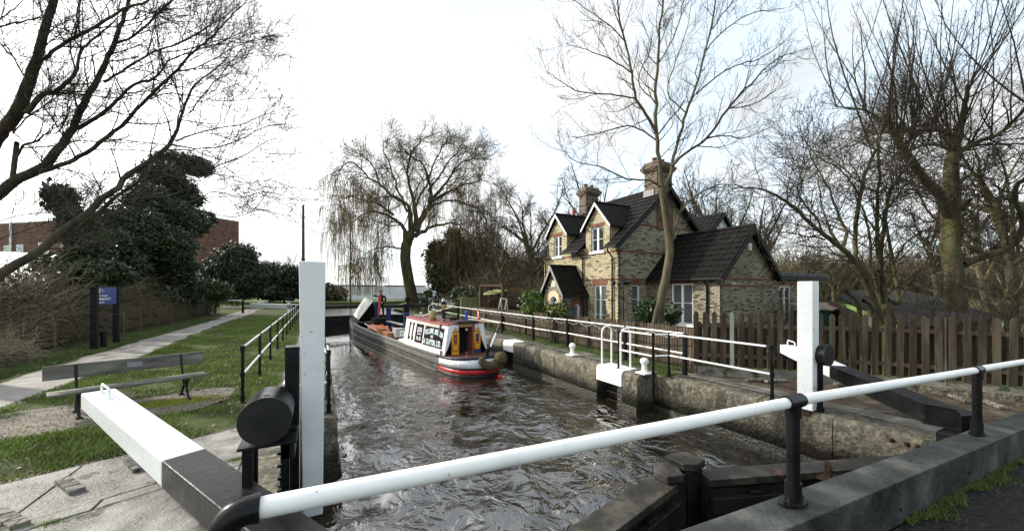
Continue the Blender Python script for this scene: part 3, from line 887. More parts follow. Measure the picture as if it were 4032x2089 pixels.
# ------------------------------------------------------------ paddle gear: tall white posts, weight drums and stands
def paddle(side):
    lab = ('tall white boxed paddle post with a black drum at left, in the foreground' if side < 0 else
           'tall white boxed paddle post with a black drum at right, by the tall fence')
    g = 'pair of white paddle gear posts'
    if side < 0:
        px, py, zt, zb = -.045, 4.28, 2.44, -.06
    else:
        px, py, zt, zb = 7.93, 3.70, 2.33, .02
    root = thing('paddle_gear', lab, 'paddle gear', (px, py, 0), g)
    w_, dd = .115, .15
    f = math.tan(R_(.0))
    m = MB()
    if side < 0:   # casing leans slightly towards the camera and is broader at the top
        m.hexa([(px - .088, py - .06, zb), (px + .088, py - .06, zb), (px + .088, py + .20, zb), (px - .088, py + .20, zb),
                (px - .118, py - .12, zt), (px + .112, py - .12, zt), (px + .112, py + .18, zt), (px - .118, py + .18, zt)])
    else:
        m.box(px - .108, px + .108, py - .10, py + .15, zb, zt)
    obj('casing', m, WHITEB, root, bevel=.010)
    m = MB(); yf = py - (.125 if side < 0 else .104)
    if side > 0:
        m.box(px - .09, px + .09, yf, yf + .006, .42, 1.52)
        obj('cover_plate', m, WHITEB, root, bevel=.003)
        m = MB()
        for zz in (.45, .95, 1.48):
            for xx in (-.078, .078): m.cyl((px + xx, yf - .006, zz), (px + xx, yf + .002, zz), .008, n=8)
        obj('bolts', m, BLACK, root)
    # black guide board beside the casing
    m = MB()
    if side < 0: m.box(px - .235, px - .115, py - .10, py + .05, -.9, 1.62)
    else: m.box(px + .112, px + .14, py - .05, py + .20, -.6, 1.45)
    obj('guide_board', m, BLACK, root, bevel=.006)
    # rack in the slot below
    m = MB()
    if side > 0:
        m.box(px - .05, px - .02, py - .02, py + .06, -1.4, .0); m.box(px - .085, px + .06, py - .05, py + .07, -.10, .0)
        m.box(px - .075, px + .02, py - .04, py + .02, -.36, -.22)
    else:
        m.box(px - .262, px - .236, py - .03, py - .01, -.25, .75)
        for k in range(9): m.box(px - .30, px - .255, py - .04, py, -.25 + .12 * k, -.225 + .12 * k)
    obj('rack', m, IRON if side > 0 else BLACK, root)
    # drum
    if side < 0: c = Vector((-.375, 3.60, 1.115)); r = .185; L_ = .42
    else: c = Vector((8.07, 3.46, 1.01)); r = .185; L_ = .42
    m = MB(); m.cyl(c, c + Vector((0, L_, 0)), r, n=48)
    dr = obj('drum', m, BLACK, root, bevel=.012)
    m = MB(); m.cyl(c + Vector((0, -.004, 0)), c + Vector((0, .02, 0)), r * 1.012, n=48); obj('end_plate', m, mat('drum_plate', [(.012, .013, .014), (.025, .025, .026)], 3, .45, .002, 20), dr, bevel=.004)
    m = MB(); m.cyl(c + Vector((0, .10, r - .004)), c + Vector((0, .10, r + .004)), .022, n=16); obj('filler_cap', m, mat('cap_black', [(.004, .004, .004), (.006, .006, .006)], 3, .3), dr)
    if side < 0:
        m = MB(); m.box(c.x - .19, c.x + .22, c.y + .02, c.y + L_ + .03, c.z - r - .035, c.z - r - .012); obj('drum_shelf', m, BLACK, root, bevel=.004)
        for (xx, yy, ww) in ((-.12, .10, .045), (.14, .12, .035), (-.12, .40, .04), (.14, .40, .035)):
            m = MB(); m.box(c.x + xx - ww, c.x + xx + ww * .6, c.y + yy - .02, c.y + yy + .04, .02, c.z - r - .035)
            if xx > 0: m.cyl((c.x + xx - .005, c.y + yy, .02), (c.x + xx - .005, c.y + yy, .22), .05, n=12)
            obj('leg', m, BLACK, root)
        m = MB(); m.box(c.x + .10, px - .13, c.y + .10, c.y + .40, c.z - r - .18, c.z - r - .036); obj('bracket', m, BLACK, root)
        m = MB(); m.box(c.x + .1, px - .2, c.y + .28, c.y + .42, c.z - .12, c.z + .06); obj('axle_housing', m, BLACK, root)
    else:
        m = MB(); m.cyl((c.x - .06, c.y + .12, .0), (c.x - .06, c.y + .12, c.z - r + .02), .05, n=14); m.cyl((c.x - .06, c.y + .12, .0), (c.x - .06, c.y + .12, .08), .07, n=14); obj('leg', m, BLACK, root)
paddle(-1); paddle(1)
# iron strap on the right wall beneath the post
m = MB(); a = PD(3150, 1742, 6.3); b_ = PD(3215, 1772, 6.2)
m.bar(a, b_, .02, .07); tag(obj('wall_strap', m, IRON), 'rusty iron strap bolted across the paddle slot in the right wall', 'iron strap')
# rusty ring bolts
for i, (u, v) in enumerate(((3504, 1726), (3568, 1740), (3608, 1752))):
    p = PZ(u, v, -.10); m = MB(); m.ball((XRn - .005, p.y, -.13), .035, 10)
    tag(obj('ring_bolt', m, IRON), 'rusty bolt head in the right coping, %s of three' % ('leftmost', 'middle', 'rightmost')[i], 'bolt', 'rusty bolts in the coping')

# ------------------------------------------------------------ far gates
for side in (-1, 1):
    root = thing('lock_gate', ('left' if side < 0 else 'right') + ' leaf of the distant gates, beam ' + ('white with a warning sign' if side < 0 else 'black with a white end and seated person'), 'lock gate', ((XL if side < 0 else XR), YG, -2), 'far pair of mitre lock gates')
    hinge = Vector((XL, YG, .06)) if side < 0 else Vector((XR, YG, .06)); apex = Vector((3.78, YG + 1.2, .06))
    m = MB(); m.bar(apex + Vector((0, 0, -1.35)), hinge + Vector((0, 0, -1.35)), .22, 2.5); pk = obj('leaf_planking', m, BLACKB, root)
    m = MB(); m.bar(apex + Vector((0, -.15, -.12)), hinge + Vector((0, -.15, -.12)), .30, .07); obj('walkway', m, STEEL, root)
    m = MB()
    for k in range(2):
        t = .3 + .4 * k; c = apex.lerp(hinge, t); m.box(c.x - .35, c.x + .35, c.y - .16, c.y - .12, -.62, -.30)
    obj('paddle_frames', m, BLACK, root)
    tip = Vector((-5.5, 42.6, .84)) if side < 0 else Vector((12.2, 36.2, .86))
    head = Vector((3.7, YG + 1.15, .72)) if side > 0 else Vector((3.7, YG + 1.15, .72))
    heel = Vector((XL - .1, YG + .2, .74)) if side < 0 else Vector((XR + .2, YG, .74))
    sp = heel.lerp(tip, .04 if side < 0 else .58)
    m = MB(); m.bar(head, heel, .3, .30); m.bar(heel, sp, .32, .34); obj('balance_beam', m, BLACKB, root, bevel=.01)
    m = MB(); m.bar(sp, tip, .34, .40 if side < 0 else .34); obj('white_beam_end', m, WHITEB, root, bevel=.012)
    m = MB(); c = heel.lerp(tip, .85) + Vector((0, 0, .2)); dd = (tip - heel).normalized() * .3
    m.tube([c - dd, c - dd + Vector((0, 0, .14)), c + dd + Vector((0, 0, .14)), c + dd], .02, 8); obj('hand_grip', m, WHITE, root)
    m = MB(); m.box(heel.x - .2, heel.x + .2, heel.y - .2, heel.y + .2, -2, .95); obj('heel_post', m, BLACKB, root)
    if side < 0:
        c = heel.lerp(tip, .36); dd = (tip - heel).normalized(); nn = Vector((dd.y, -dd.x, 0)); nn = nn if nn.y < 0 else -nn
        m = MB(); c2 = c + nn * .18 + Vector((0, 0, .02)); m.bar(c2 - dd * .62, c2 + dd * .62, .02, .30); sg = obj('warning_sign', m, mat('sign_black', [(.015, .015, .02), (.02, .02, .025)], 3, .5), root)
        m = MB(); c3 = c2 + nn * .014
        for k in range(3): m.bar(c3 + dd * .05 + Vector((0, 0, .08 - .08 * k)), c3 + dd * .55 + Vector((0, 0, .08 - .08 * k)), .006, .03)
        obj('writing', m, WHITE, sg)
        m = MB(); q = c3 - dd * .32; m.prism([q - dd * .13 + Vector((0, 0, -.1)), q + dd * .13 + Vector((0, 0, -.1)), q + Vector((0, 0, .12))], nn * .004); obj('warning_triangle', m, mat('sign_yellow', [(.75, .5, .05), (.7, .45, .05)], 3, .5), sg)
# small far items: paddle pedestals
for i, (x, y, lab) in enumerate(((-2.6, 44.5, 'left distant paddle stand with white body above the white beam'), (7.9, 38.2, 'dark distant paddle stand beside the far right gate beam'))):
    root = thing('paddle_stand', lab, 'paddle gear', (x, y, 0), 'far paddle stands')
    m = MB(); m.box(x - .12, x + .12, y - .12, y + .12, 0, 1.2); obj('body', m, WHITE if i == 0 else BLACK, root, bevel=.02)
    m = MB(); m.box(x - .26, x + .26, y - .2, y + .2, 1.2, 1.5); m.box(x - .04, x + .04, y - .04, y + .04, 1.5, 2.6 if i == 0 else 1.9); m.bar((x + .2, y, 1.45), (x + .9, y, .9), .03, .03); obj('gear_head', m, BLACK, root)
# ------------------------------------------------------------ cottage
HA = R_(2.1)
HO = Vector((11.2, 12.2, 0))
HM = Matrix.Translation(HO) @ Matrix.Rotation(HA, 4, 'Z')
YB = brick_mat('yellow_stock_brick', (.38, .31, .16), (.62, .53, .31), (.10, .09, .07), .225, .075, .012, .32, .008, dark=(.14, .115, .075), warm=(.62, .55, .38))
OB = brick_mat('sooty_stock_brick', (.20, .165, .11), (.37, .32, .225), (.07, .065, .055), .225, .075, .012, .35, .008, dark=(.06, .05, .04), warm=(.42, .38, .28))
RB = brick_mat('red_arch_brick', (.15, .05, .028), (.24, .085, .048), (.10, .07, .05), .075, .24, .008, .3, .005)
RBAND = brick_mat('red_band_brick', (.17, .05, .03), (.26, .085, .05), (.08, .06, .05), .225, .075, .01, .35, .005)
TIM = mat('black_timber', [(.010, .010, .011), (.022, .022, .022)], 6, .5, .002)
UPVC = mat('white_window_frame', [(.80, .81, .80), (.74, .76, .75)], 3, .35)
CREAM = mat('cream_render', [(.55, .43, .26), (.62, .50, .32)], 3, .8, .002)
SLATE, t, b = base_mat('black_pantile'); Lk = t.links.new
tcq = N(t, 'ShaderNodeTexCoord'); nq = N(t, 'ShaderNodeTexNoise', inputs={'Scale': 3.0, 'Detail': 6.0, 'Roughness': .7}); Lk(tcq.outputs['Object'], nq.inputs['Vector'])
rq = ramp(t, nq.outputs[0], [(.0035, .0035, .003), (.009, .0075, .0065), (.030, .024, .017)], [.38, .58, .8]); Lk(rq.outputs[0], b.inputs['Base Color'])
b.inputs['Roughness'].default_value = .65; b.inputs['Specular IOR Level'].default_value = .12
wv = N(t, 'ShaderNodeTexWave', wave_type='BANDS', bands_direction='X', wave_profile='SIN', inputs={'Scale': 1.05, 'Distortion': 0.0}); Lk(tcq.outputs['UV'], wv.inputs['Vector'])
bp = N(t, 'ShaderNodeBump', inputs={'Strength': .8, 'Distance': .028}); Lk(wv.outputs[0], bp.inputs['Height'])
nq2 = N(t, 'ShaderNodeTexNoise', inputs={'Scale': 40.0, 'Detail': 3.0}); Lk(tcq.outputs['Object'], nq2.inputs['Vector']); bp2 = N(t, 'ShaderNodeBump', inputs={'Strength': .6, 'Distance': .01}); Lk(nq2.outputs[0], bp2.inputs['Height']); Lk(bp.outputs[0], bp2.inputs['Normal'])
Lk(bp2.outputs[0], b.inputs['Normal'])
GLASS = mat('window_glass', [(.02, .025, .026), (.035, .04, .04)], 2, .06, spec=.8)
BLIND = mat('white_blind', [(.30, .34, .34), (.24, .28, .28)], 3, .5)
DARKIN = mat('dark_interior', [(.010, .010, .010), (.016, .015, .014)], 2, .8)
house = thing('cottage', 'yellow brick lock cottage with dark tiled roofs, two dormers, arched porch and lower side wing', 'house', HO)
def hp(x, y, z): return HM @ Vector((x, y, z))

def roof_plane(m, a, b, c, d, rows, th=.05, lip=.035):
    """a,b eave corners (left,right), c,d ridge corners (right,left); overlapping courses"""
    a, b, c, d = map(Vector, (a, b, c, d))
    n = (b - a).cross(d - a).normalized()
    for k in range(rows):
        t0, t1 = k / rows, (k + 1) / rows + .02
        t1 = min(t1, 1.0)
        p0, p1 = a.lerp(d, t0), b.lerp(c, t0); q0, q1 = a.lerp(d, t1), b.lerp(c, t1)
        o0, o1 = n * lip, n * .006
        vs = [p0 + n * 0, p1 + n * 0, q1 - n * .01, q0 - n * .01, p0 + o0, p1 + o0, q1 + o1, q0 + o1]
        vs[0] = p0 - n * .01; vs[1] = p1 - n * .01
        m.hexa(vs)
def gutter(name, a, b, parent, drop=.05):
    m = MB(HM); a = Vector(a); b = Vector(b); m.bar(a - Vector((0, 0, drop)), b - Vector((0, 0, drop)), .10, .09); return obj(name, m, TIM, parent, bevel=.02)
def window(parent, o, ux, n, w_, h, lights=2, rails=(.33, .67), blind=True, depth=.10, sill=True, name='window'):
    """casement window: o = lower left corner on the wall face (house coords), ux along the wall, n outward"""
    o = Vector(o); ux = Vector(ux); n = Vector(n)
    P = lambda u, z, k: o + ux * u + Vector((0, 0, z)) - n * k
    def bx(m, u0, u1, z0, z1, k0, k1):
        m.hexa([P(u0, z0, k0), P(u1, z0, k0), P(u1, z0, k1), P(u0, z0, k1), P(u0, z1, k0), P(u1, z1, k0), P(u1, z1, k1), P(u0, z1, k1)])
    m = MB(HM); f = .055; k0, k1 = depth - .05, depth + .01
    bx(m, 0, w_, 0, f, k0, k1); bx(m, 0, w_, h - f, h, k0, k1)
    bx(m, 0, f, f, h - f, k0, k1); bx(m, w_ - f, w_, f, h - f, k0, k1)
    for i in range(1, lights):
        u = w_ * i / lights; bx(m, u - .045, u + .045, f, h - f, k0 - .005, k1)
    for rr in rails:
        for i in range(lights):
            u0 = w_ * i / lights + (.045 if i else f); u1 = w_ * (i + 1) / lights - (.045 if i < lights - 1 else f)
            bx(m, u0, u1, h * rr - .010, h * rr + .010, k0 + .005, k1 - .005)
    fr = obj(name, m, UPVC, parent, bevel=.004)
    m = MB(HM); m.poly([P(.02, .02, k1 + .002), P(w_ - .02, .02, k1 + .002), P(w_ - .02, h - .02, k1 + .002), P(.02, h - .02, k1 + .002)])
    obj('pane', m, GLASS, fr)
    if blind:
        m = MB(HM); nsl = int(h / .075)
        for k in range(nsl):
            z = .06 + k * (h - .1) / nsl
            for i in range(lights):
                u0 = w_ * i / lights + (.05 if i else f); u1 = w_ * (i + 1) / lights - (.05 if i < lights - 1 else f)
                bx(m, u0, u1, z, z + .018, k1 - .012, k1 - .004)
        obj('blind', m, BLIND, fr)
    if sill:
        m = MB(HM); bx(m, -.10, w_ + .10, -.09, 0.0, -.06, depth - .02); obj('sill', m, UPVC, fr, bevel=.006)
    return fr
def arch(parent, o, ux, n, w_, h, matl, fan=True):
    """flat gauged arch over an opening, standing 4 mm proud"""
    o = Vector(o); ux = Vector(ux); n = Vector(n); m = MB(HM); k = .004
    P = lambda u, z: o + ux * u + Vector((0, 0, z)) + n * k
    m.prism([P(0, 0), P(w_, 0), P(w_ + .09, h), P(-.09, h)], -n * .05)
    obj('brick_arch', m, matl, parent)

EX, EY, EZ = Vector((1, 0, 0)), Vector((0, 1, 0)), Vector((0, 0, 1))
GY = -EY
# ---- main block walls
m = MB(HM)
D1, D2 = (3.50, 5.05), (.50, 2.05)           # dormer spans along y
def front_in(u, z):
    # u = distance from the far end: y = 5.5 - u
    y = 5.5 - u
    if z > 4.15 and not (D1[0] < y < D1[1] or D2[0] < y < D2[1]): return False
    for (ya, yb, za, zb) in ((.72, 1.50, .45, 2.42), (.88, 1.68, 3.92, 5.02), (3.93, 4.62, 3.92, 4.98)):
        if ya < y < yb and za < z < zb: return False
    return True
us = sorted({0, 5.5} | {5.5 - q for q in (.72, 1.50, .88, 1.68, 3.93, 4.62, D1[0], D1[1], D2[0], D2[1])})
zs = [0, .45, 2.42, 3.92, 4.15, 4.98, 5.02, 5.10]
m.wall((0, 5.5, 0), -EY, -EX, us, zs, front_in, .16)
for (ya, yb) in (D1, D2):
    ym = (ya + yb) / 2
    m.prism([(0, yb, 5.10), (0, ya, 5.10), (0, ym, 5.98)], (.16, 0, 0))
    # cheeks
    for yy, s_ in ((ya, 1), (yb, -1)):
        m.prism([(.16, yy, 4.2), (1.1, yy, 5.10), (.16, yy, 5.10)], (0, s_ * .12, 0))
obj('front_wall', m, YB, house)
m = MB(HM)
def gab_in(u, z):
    for (a, b_, za, zb) in ((.82, 1.30, .55, 2.42),):
        if a < u < b_ and za < z < zb: return False
    return True
m.wall((0.001, 0, 0), EX, -EY, [0, .82, 1.30, 5.8], [0, .55, 2.42, 4.15], gab_in, .16)
m.prism([(.001, 0, 4.15), (5.8, 0, 4.15), (2.9, 0, 6.85)], (0, .16, 0))
obj('gable_wall', m, brick_mat('gable_brick', (.27, .235, .155), (.46, .41, .28), (.075, .07, .06), .225, .075, .012, .35, .008, dark=(.10, .085, .06), warm=(.52, .47, .34)), house)
m = MB(HM)
m.box(5.65, 5.8, .17, 5.5, 0, 4.15); m.prism([(.17, 5.5, 0), (5.65, 5.5, 0), (5.65, 5.5, 4.15), (2.9, 5.5, 6.85), (.17, 5.5, 4.15)], (0, -.15, 0))
obj('rear_wall', m, OB, house)
# red string courses and arches
m = MB(HM); m.box(-.012, -.001, .01, 5.49, 3.80, 3.875); obj('red_band', m, RBAND, house)
m = MB(HM); m.box(-.008, 5.0, -.012, -.001, 3.80, 3.875); m.box(.6, 5.0, -.012, -.001, 5.0, 5.075); obj('red_band', m, RBAND, house)
m = MB(HM); m.box(-.014, -.001, .01, .60, 2.62, 2.70); m.box(-.014, -.001, 1.62, 2.0, 2.62, 2.70); m.box(-.008, .72, -.012, -.001, 2.62, 2.70); m.box(1.42, 1.9, -.012, -.001, 2.62, 2.70); obj('red_band', m, RBAND, house)
arch(house, (0, 1.56, 2.42), -EY, -EX, .90, .27, RB)
arch(house, (.76, 0, 2.42), EX, -EY, .60, .27, RB)
arch(house, (0, 1.74, 5.02), -EY, -EX, .92, .17, RB)
arch(house, (0, 4.68, 4.98), -EY, -EX, .80, .17, RB)
# windows
window(house, (0, 1.50, .45), -EY, -EX, .78, 1.97)
window(house, (.82, 0, .55), EX, -EY, .48, 1.87, lights=1)
window(house, (0, 1.68, 3.92), -EY, -EX, .80, 1.10, rails=(.5,), blind=False)
window(house, (0, 4.62, 3.92), -EY, -EX, .69, 1.06, rails=(.5,), blind=False)
# main roof
th = .3
ez, rz = 4.05, 6.92
sl = (rz - ez) / 3.25
m = MB(HM)
# front slope in three strips between the dormers, plus upper full strip
def fs(y0, y1, z0, z1):
    x0 = -.35 + (z0 - ez) / sl; x1 = -.35 + (z1 - ez) / sl
    rows = max(1, round((z1 - z0) / .235))
    roof_plane(m, (x0, y1, z0), (x0, y0, z0), (x1, y0, z1), (x1, y1, z1), rows)
fs(-.30, .42, ez, 5.3); fs(2.12, 3.42, ez, 5.3); fs(5.13, 5.8, ez, 5.3); fs(-.30, 5.8, 5.3, rz)
roof_plane(m, (6.15, -.30, ez), (6.15, 5.8, ez), (2.9, 5.8, rz), (2.9, -.30, rz), 12)
m.cyl((2.9, -.32, rz - .01), (2.9, 5.82, rz - .01), .085, n=10)
roof = obj('roof', m, SLATE, house)
# dormer roofs, bargeboards
for (ya, yb) in (D1, D2):
    ym = (ya + yb) / 2; top_ = 6.12; ov = .17; ezd = 5.02; hw = (yb - ya) / 2 + ov
    xb = 2.05
    m = MB(HM)
    roof_plane(m, (xb, ym - hw, ezd), (-.14, ym - hw, ezd), (-.14, ym, top_), (xb + .2, ym, top_), 5)
    roof_plane(m, (-.14, ym + hw, ezd), (xb, ym + hw, ezd), (xb + .2, ym, top_), (-.14, ym, top_), 5)
    m.cyl((-.15, ym, top_ + .01), (xb, ym, top_ + .01), .06, n=8)
    dr = obj('dormer_roof', m, SLATE, house)
    m = MB(HM)
    for s_ in (-1, 1):
        e = Vector((0, s_ * hw, ezd - top_)).normalized(); nd_ = Vector((0, 0, -1))
        A = Vector((-.15, ym, top_ - .01)); B = Vector((-.15, ym + s_ * (hw + .02), ezd - .03))
        m.prism([A, B, B + Vector((0, 0, -.11)), A + Vector((0, 0, -.14))], (-.03, 0, 0))
    obj('bargeboard', m, UPVC, dr)
    for s_ in (-1, 1): gutter('gutter', (-.1, ym + s_ * hw, ezd), (.75, ym + s_ * hw, ezd), dr)
gutter('gutter', (-.38, -.3, ez), (-.38, .44, ez), house); gutter('gutter', (-.38, 2.1, ez), (-.38, 3.44, ez), house); gutter('gutter', (-.38, 5.1, ez), (-.38, 5.82, ez), house)
# verge boards on near gable
m = MB(HM)
for s_ in (-1, 1):
    A = Vector((2.9, -.30, rz - .02)); B = Vector((2.9 + s_ * 3.25, -.30, ez - .02))
    m.prism([A, B, B + Vector((0, 0, -.17)), A + Vector((0, 0, -.2))], (0, -.035, 0))
    A2 = A + Vector((0, .30, -.03)); B2 = B + Vector((0, .30, -.03))
    m.prism([A + Vector((0, 0, -.02)), B + Vector((0, 0, -.02)), B2, A2], (0, 0, -.02))
obj('verge_board', m, TIM, house)
# downpipes
def pipe(pts, parent, r=.036, name='downpipe'):
    m = MB(HM); m.tube(pts, r, 10); return obj(name, m, TIM, parent)
pipe([(-.38, .22, ez - .1), (-.38, .22, ez - .2), (-.06, .28, ez - .45), (-.06, .28, .0)], house)
pipe([(-.38, 2.3, ez - .1), (-.06, 2.2, ez - .4), (-.06, 2.2, 2.2)], house)
pipe([(-.38, 5.35, ez - .1), (-.06, 5.3, ez - .45), (-.06, 5.3, .0)], house)
pipe([(.28, -.03, 0), (.28, -.03, 2.2)], house, .014, 'cable')
# chimneys
CB = brick_mat('chimney_brick', (.11, .075, .05), (.22, .17, .115), (.05, .045, .04), .225, .075, .012, .4, .008, dark=(.04, .03, .022), warm=(.27, .20, .13))
TERRA = mat('terracotta', [(.12, .05, .03), (.18, .08, .05)], 8, .8, .002)
def chimney(cx, cy, z0, zt, pots=2, lab=None, w_=.88, d_=.62, red=False):
    m = MB(HM); h = zt - z0
    m.box(cx - w_ / 2, cx + w_ / 2, cy - d_ / 2, cy + d_ / 2, z0, zt - .72)
    ch = obj('chimney', m, CB, house)
    m = MB(HM)
    for k, (o_, a, b_) in enumerate(((.035, -1.02, -.95), (.0, -.719, -.45), (.06, -.449, -.38), (.11, -.379, -.31), (.15, -.309, -.20), (.09, -.199, -.12), (.03, -.119, 0))):
        m.box(cx - w_ / 2 - o_, cx + w_ / 2 + o_, cy - d_ / 2 - o_, cy + d_ / 2 + o_, zt + a + .001, zt + b_)
    obj('corbelled_cap', m, CB, ch, bevel=.006)
    m = MB(HM)
    for k in range(pots):
        m = MB(HM)
        x = cx - w_ / 4 + k * w_ / 2
        m.lathe((x, cy, zt), [(.13, 0), (.12, .06), (.10, .08), (.095, .17), (.12, .19), (.12, .22), (.08, .22), (.075, .1)], 14)
        obj('chimney_pot', m, TERRA, ch)
    return ch
chimney(2.88, .36, 4.9, 8.05, w_=1.0, d_=.72)
chimney(2.9, 5.25, 6.2, 8.05, w_=.9, d_=.62)
m = MB(HM); m.box(2.36, 3.40, -.045, -.004, 4.95, 5.6); m.prism([(2.36, -.004, 5.6), (3.4, -.004, 5.6), (3.4, -.05, 5.6), (2.36, -.05, 5.6)], (0, 0, .03)); obj('chimney_corbel', m, RB, house)
m = MB(HM); m.box(2.39, 3.37, -.06, -.002, 5.64, 6.9); obj('chimney_breast', m, CB, house)
m = MB(HM); m.cyl((1.3, 4.6, 5.2), (1.3, 4.6, 6.55), .10, n=14); obj('red_flue', m, mat('flue_red', [(.28, .08, .05), (.34, .11, .07)], 6, .7), house)
# lead flashings at chimney feet
m = MB(HM); m.box(2.34, 3.42, .16, .76, 6.5, 6.78); obj('lead_flashing', m, mat('pale_lead', [(.12, .12, .12), (.25, .25, .25)], 6, .5), house)
# ---- side wing
wx0, wx1, wy = 1.90, 5.53, -3.23
m = MB(HM)
def wing_in(u, z):
    return not (.42 + .0 < u < 1.44 and .75 < z < 2.46) if True else True
# wall runs from junction y=0 (u=0) to y=-3.23, front faces -x
yw0, yw1 = -1.12, -2.12
m.wall((wx0, 0, 0), -EY, -EX, [0, 1.12, 2.12, 3.23], [0, .82, 2.46, 2.78], lambda u, z: not (1.12 < u < 2.12 and .82 < z < 2.46), .16)
obj('wing_front_wall', m, OB, house)
m = MB(HM); m.prism([(wx0 + .001, wy, 0), (wx1, wy, 0), (wx1, wy, 2.78), ((wx0 + wx1) / 2, wy, 4.58), (wx0 + .001, wy, 2.78)], (0, .15, 0))
obj('wing_gable_wall', m, brick_mat('wing_brick', (.24, .21, .14), (.42, .37, .26), (.075, .07, .06), .225, .075, .012, .4, .008, dark=(.09, .08, .06), warm=(.48, .43, .32)), house)
m = MB(HM); m.box(wx0 - .012, wx0 - .001, wy, -2.25, 2.60, 2.68); m.box(wx0 - .012, wx0 - .001, -1.0, -.02, 2.60, 2.68)
m.box(wx0 - .006, wx1, wy - .012, wy - .001, 2.58, 2.66); m.box(wx0 - .006, wx1, wy - .012, wy - .001, 2.34, 2.40); obj('red_band', m, RBAND, house)
arch(house, (wx0, -1.05, 2.46), -EY, -EX, 1.14, .22, RB)
window(house, (wx0, -1.12, .82), -EY, -EX, 1.0, 1.64, rails=(.52,))
xm = (wx0 + wx1) / 2; wez, wrz = 2.66, 4.70; ovx = .26
m = MB(HM)
roof_plane(m, (wx0 - ovx, -.02, wez), (wx0 - ovx, wy - .25, wez), (xm, wy - .25, wrz), (xm, -.02, wrz), 9)
roof_plane(m, (wx1 + ovx, wy - .25, wez), (wx1 + ovx, -.02, wez), (xm, -.02, wrz), (xm, wy - .25, wrz), 9)
m.cyl((xm, -.02, wrz), (xm, wy - .27, wrz), .08, n=10)
obj('wing_roof', m, SLATE, house)
m = MB(HM)
for s_ in (-1, 1):
    A = Vector((xm, wy - .25, wrz - .01)); B = Vector((xm + s_ * (wx1 - xm + ovx + .04), wy - .25, wez - .06))
    m.prism([A, B, B + Vector((0, 0, -.20)), A + Vector((0, 0, -.22))], (0, -.04, 0))
    m.prism([A + Vector((0, 0, -.03)), B + Vector((0, 0, -.03)), B + Vector((0, .25, -.03)), A + Vector((0, .25, -.03))], (0, 0, -.02))
obj('verge_board', m, TIM, house)
gutter('gutter', (wx0 - ovx, -.02, wez), (wx0 - ovx, wy - .25, wez), house)
pipe([(wx0 - ovx, -2.75, wez - .08), (wx0 - .05, -2.75, wez - .3), (wx0 - .05, -2.75, 0)], house)
m = MB(HM); m.box(xm - .12, xm + .10, wy - .10, wy - .002, 3.75, 4.02); obj('alarm_box', m, UPVC, house, bevel=.01)
m = MB(HM)
for (x, y) in ((-.14, .10), (.22, -.14)):
    m.ball((x, y, 2.50), .09, 10)
m.box(.42, .62, -.12, -.01, 2.45, 2.56); obj('wall_lamps', m, TIM, house)
m = MB(HM); m.box(wx0 + .5, wx0 + .72, wy - .16, wy - .01, 2.40, 2.50); obj('floodlight', m, mat('grey_metal', [(.3, .3, .3), (.4, .4, .4)], 4, .4), house)
# ---- flat roofed addition
fx0, fx1, fy = 5.535, 9.9, -3.0
m = MB(HM)
m.wall((fx0, fy, 0), EX, -EY, [0, .95, 1.98, fx1 - fx0], [0, .7, 2.38, 2.62], lambda u, z: not (.95 < u < 1.98 and .7 < z < 2.38), .16)
m.box(fx1 - .15, fx1, fy + .17, 3, 0, 2.62)
obj('annex_wall', m, brick_mat('annex_brick', (.20, .13, .09), (.46, .39, .28), (.06, .055, .05), .225, .075, .012, .3, .01, dark=(.07, .05, .04), warm=(.58, .50, .38)), house)
m = MB(HM); m.box(fx0 + .01, fx1 + .30, fy - .25, 3.1, 2.63, 2.80); obj('annex_fascia', m, TIM, house, bevel=.01)
m = MB(HM); m.box(fx0 + .01, fx1 + .33, fy - .28, 3.15, 2.803, 2.95); obj('annex_roof', m, mat('grey_felt', [(.07, .08, .085), (.11, .12, .125)], 3, .6), house, bevel=.01)
m = MB(HM); m.box(fx0, fx1, fy - .010, fy - .001, 2.44, 2.52); obj('red_band', m, RBAND, house)
window(house, (fx0 + .95, fy, .7), EX, -EY, 1.03, 1.68, rails=(.33, .68), blind=False)
# ---- rear cross wing seen over the roofs
m = MB(HM)
rx, hw = 8.7, 1.5; y0, y1 = 1.0, 6.5; rz2, ez2 = 6.5, 4.9
m.prism([(rx - hw + .2, y0, 0), (rx + hw - .2, y0, 0), (rx + hw - .2, y0, ez2 + .1), (rx, y0, rz2 - .12), (rx - hw + .2, y0, ez2 + .1)], (0, y1 - y0, 0))
obj('rear_wing_wall', m, mat('white_render', [(.75, .76, .76), (.66, .67, .67)], 3, .7), house)
m = MB(HM)
roof_plane(m, (rx - hw - .1, y1, ez2), (rx - hw - .1, y0 - .2, ez2), (rx, y0 - .2, rz2), (rx, y1, rz2), 8)
roof_plane(m, (rx + hw + .1, y0 - .2, ez2), (rx + hw + .1, y1, ez2), (rx, y1, rz2), (rx, y0 - .2, rz2), 8)
# linking roof behind the main ridge
roof_plane(m, (5.6, 1.4, 4.3), (rx - .8, 1.4, 4.3), (rx - .8, 3.4, 6.3), (4.2, 3.4, 6.3), 9)
obj('rear_roof', m, SLATE, house)
m = MB(HM)
for s_ in (-1, 1):
    A = Vector((rx, y0 - .2, rz2 - .01)); B = Vector((rx + s_ * (hw + .12), y0 - .2, ez2 - .05))
    m.prism([A, B, B + Vector((0, 0, -.20)), A + Vector((0, 0, -.22))], (0, -.04, 0))
obj('verge_board', m, TIM, house)
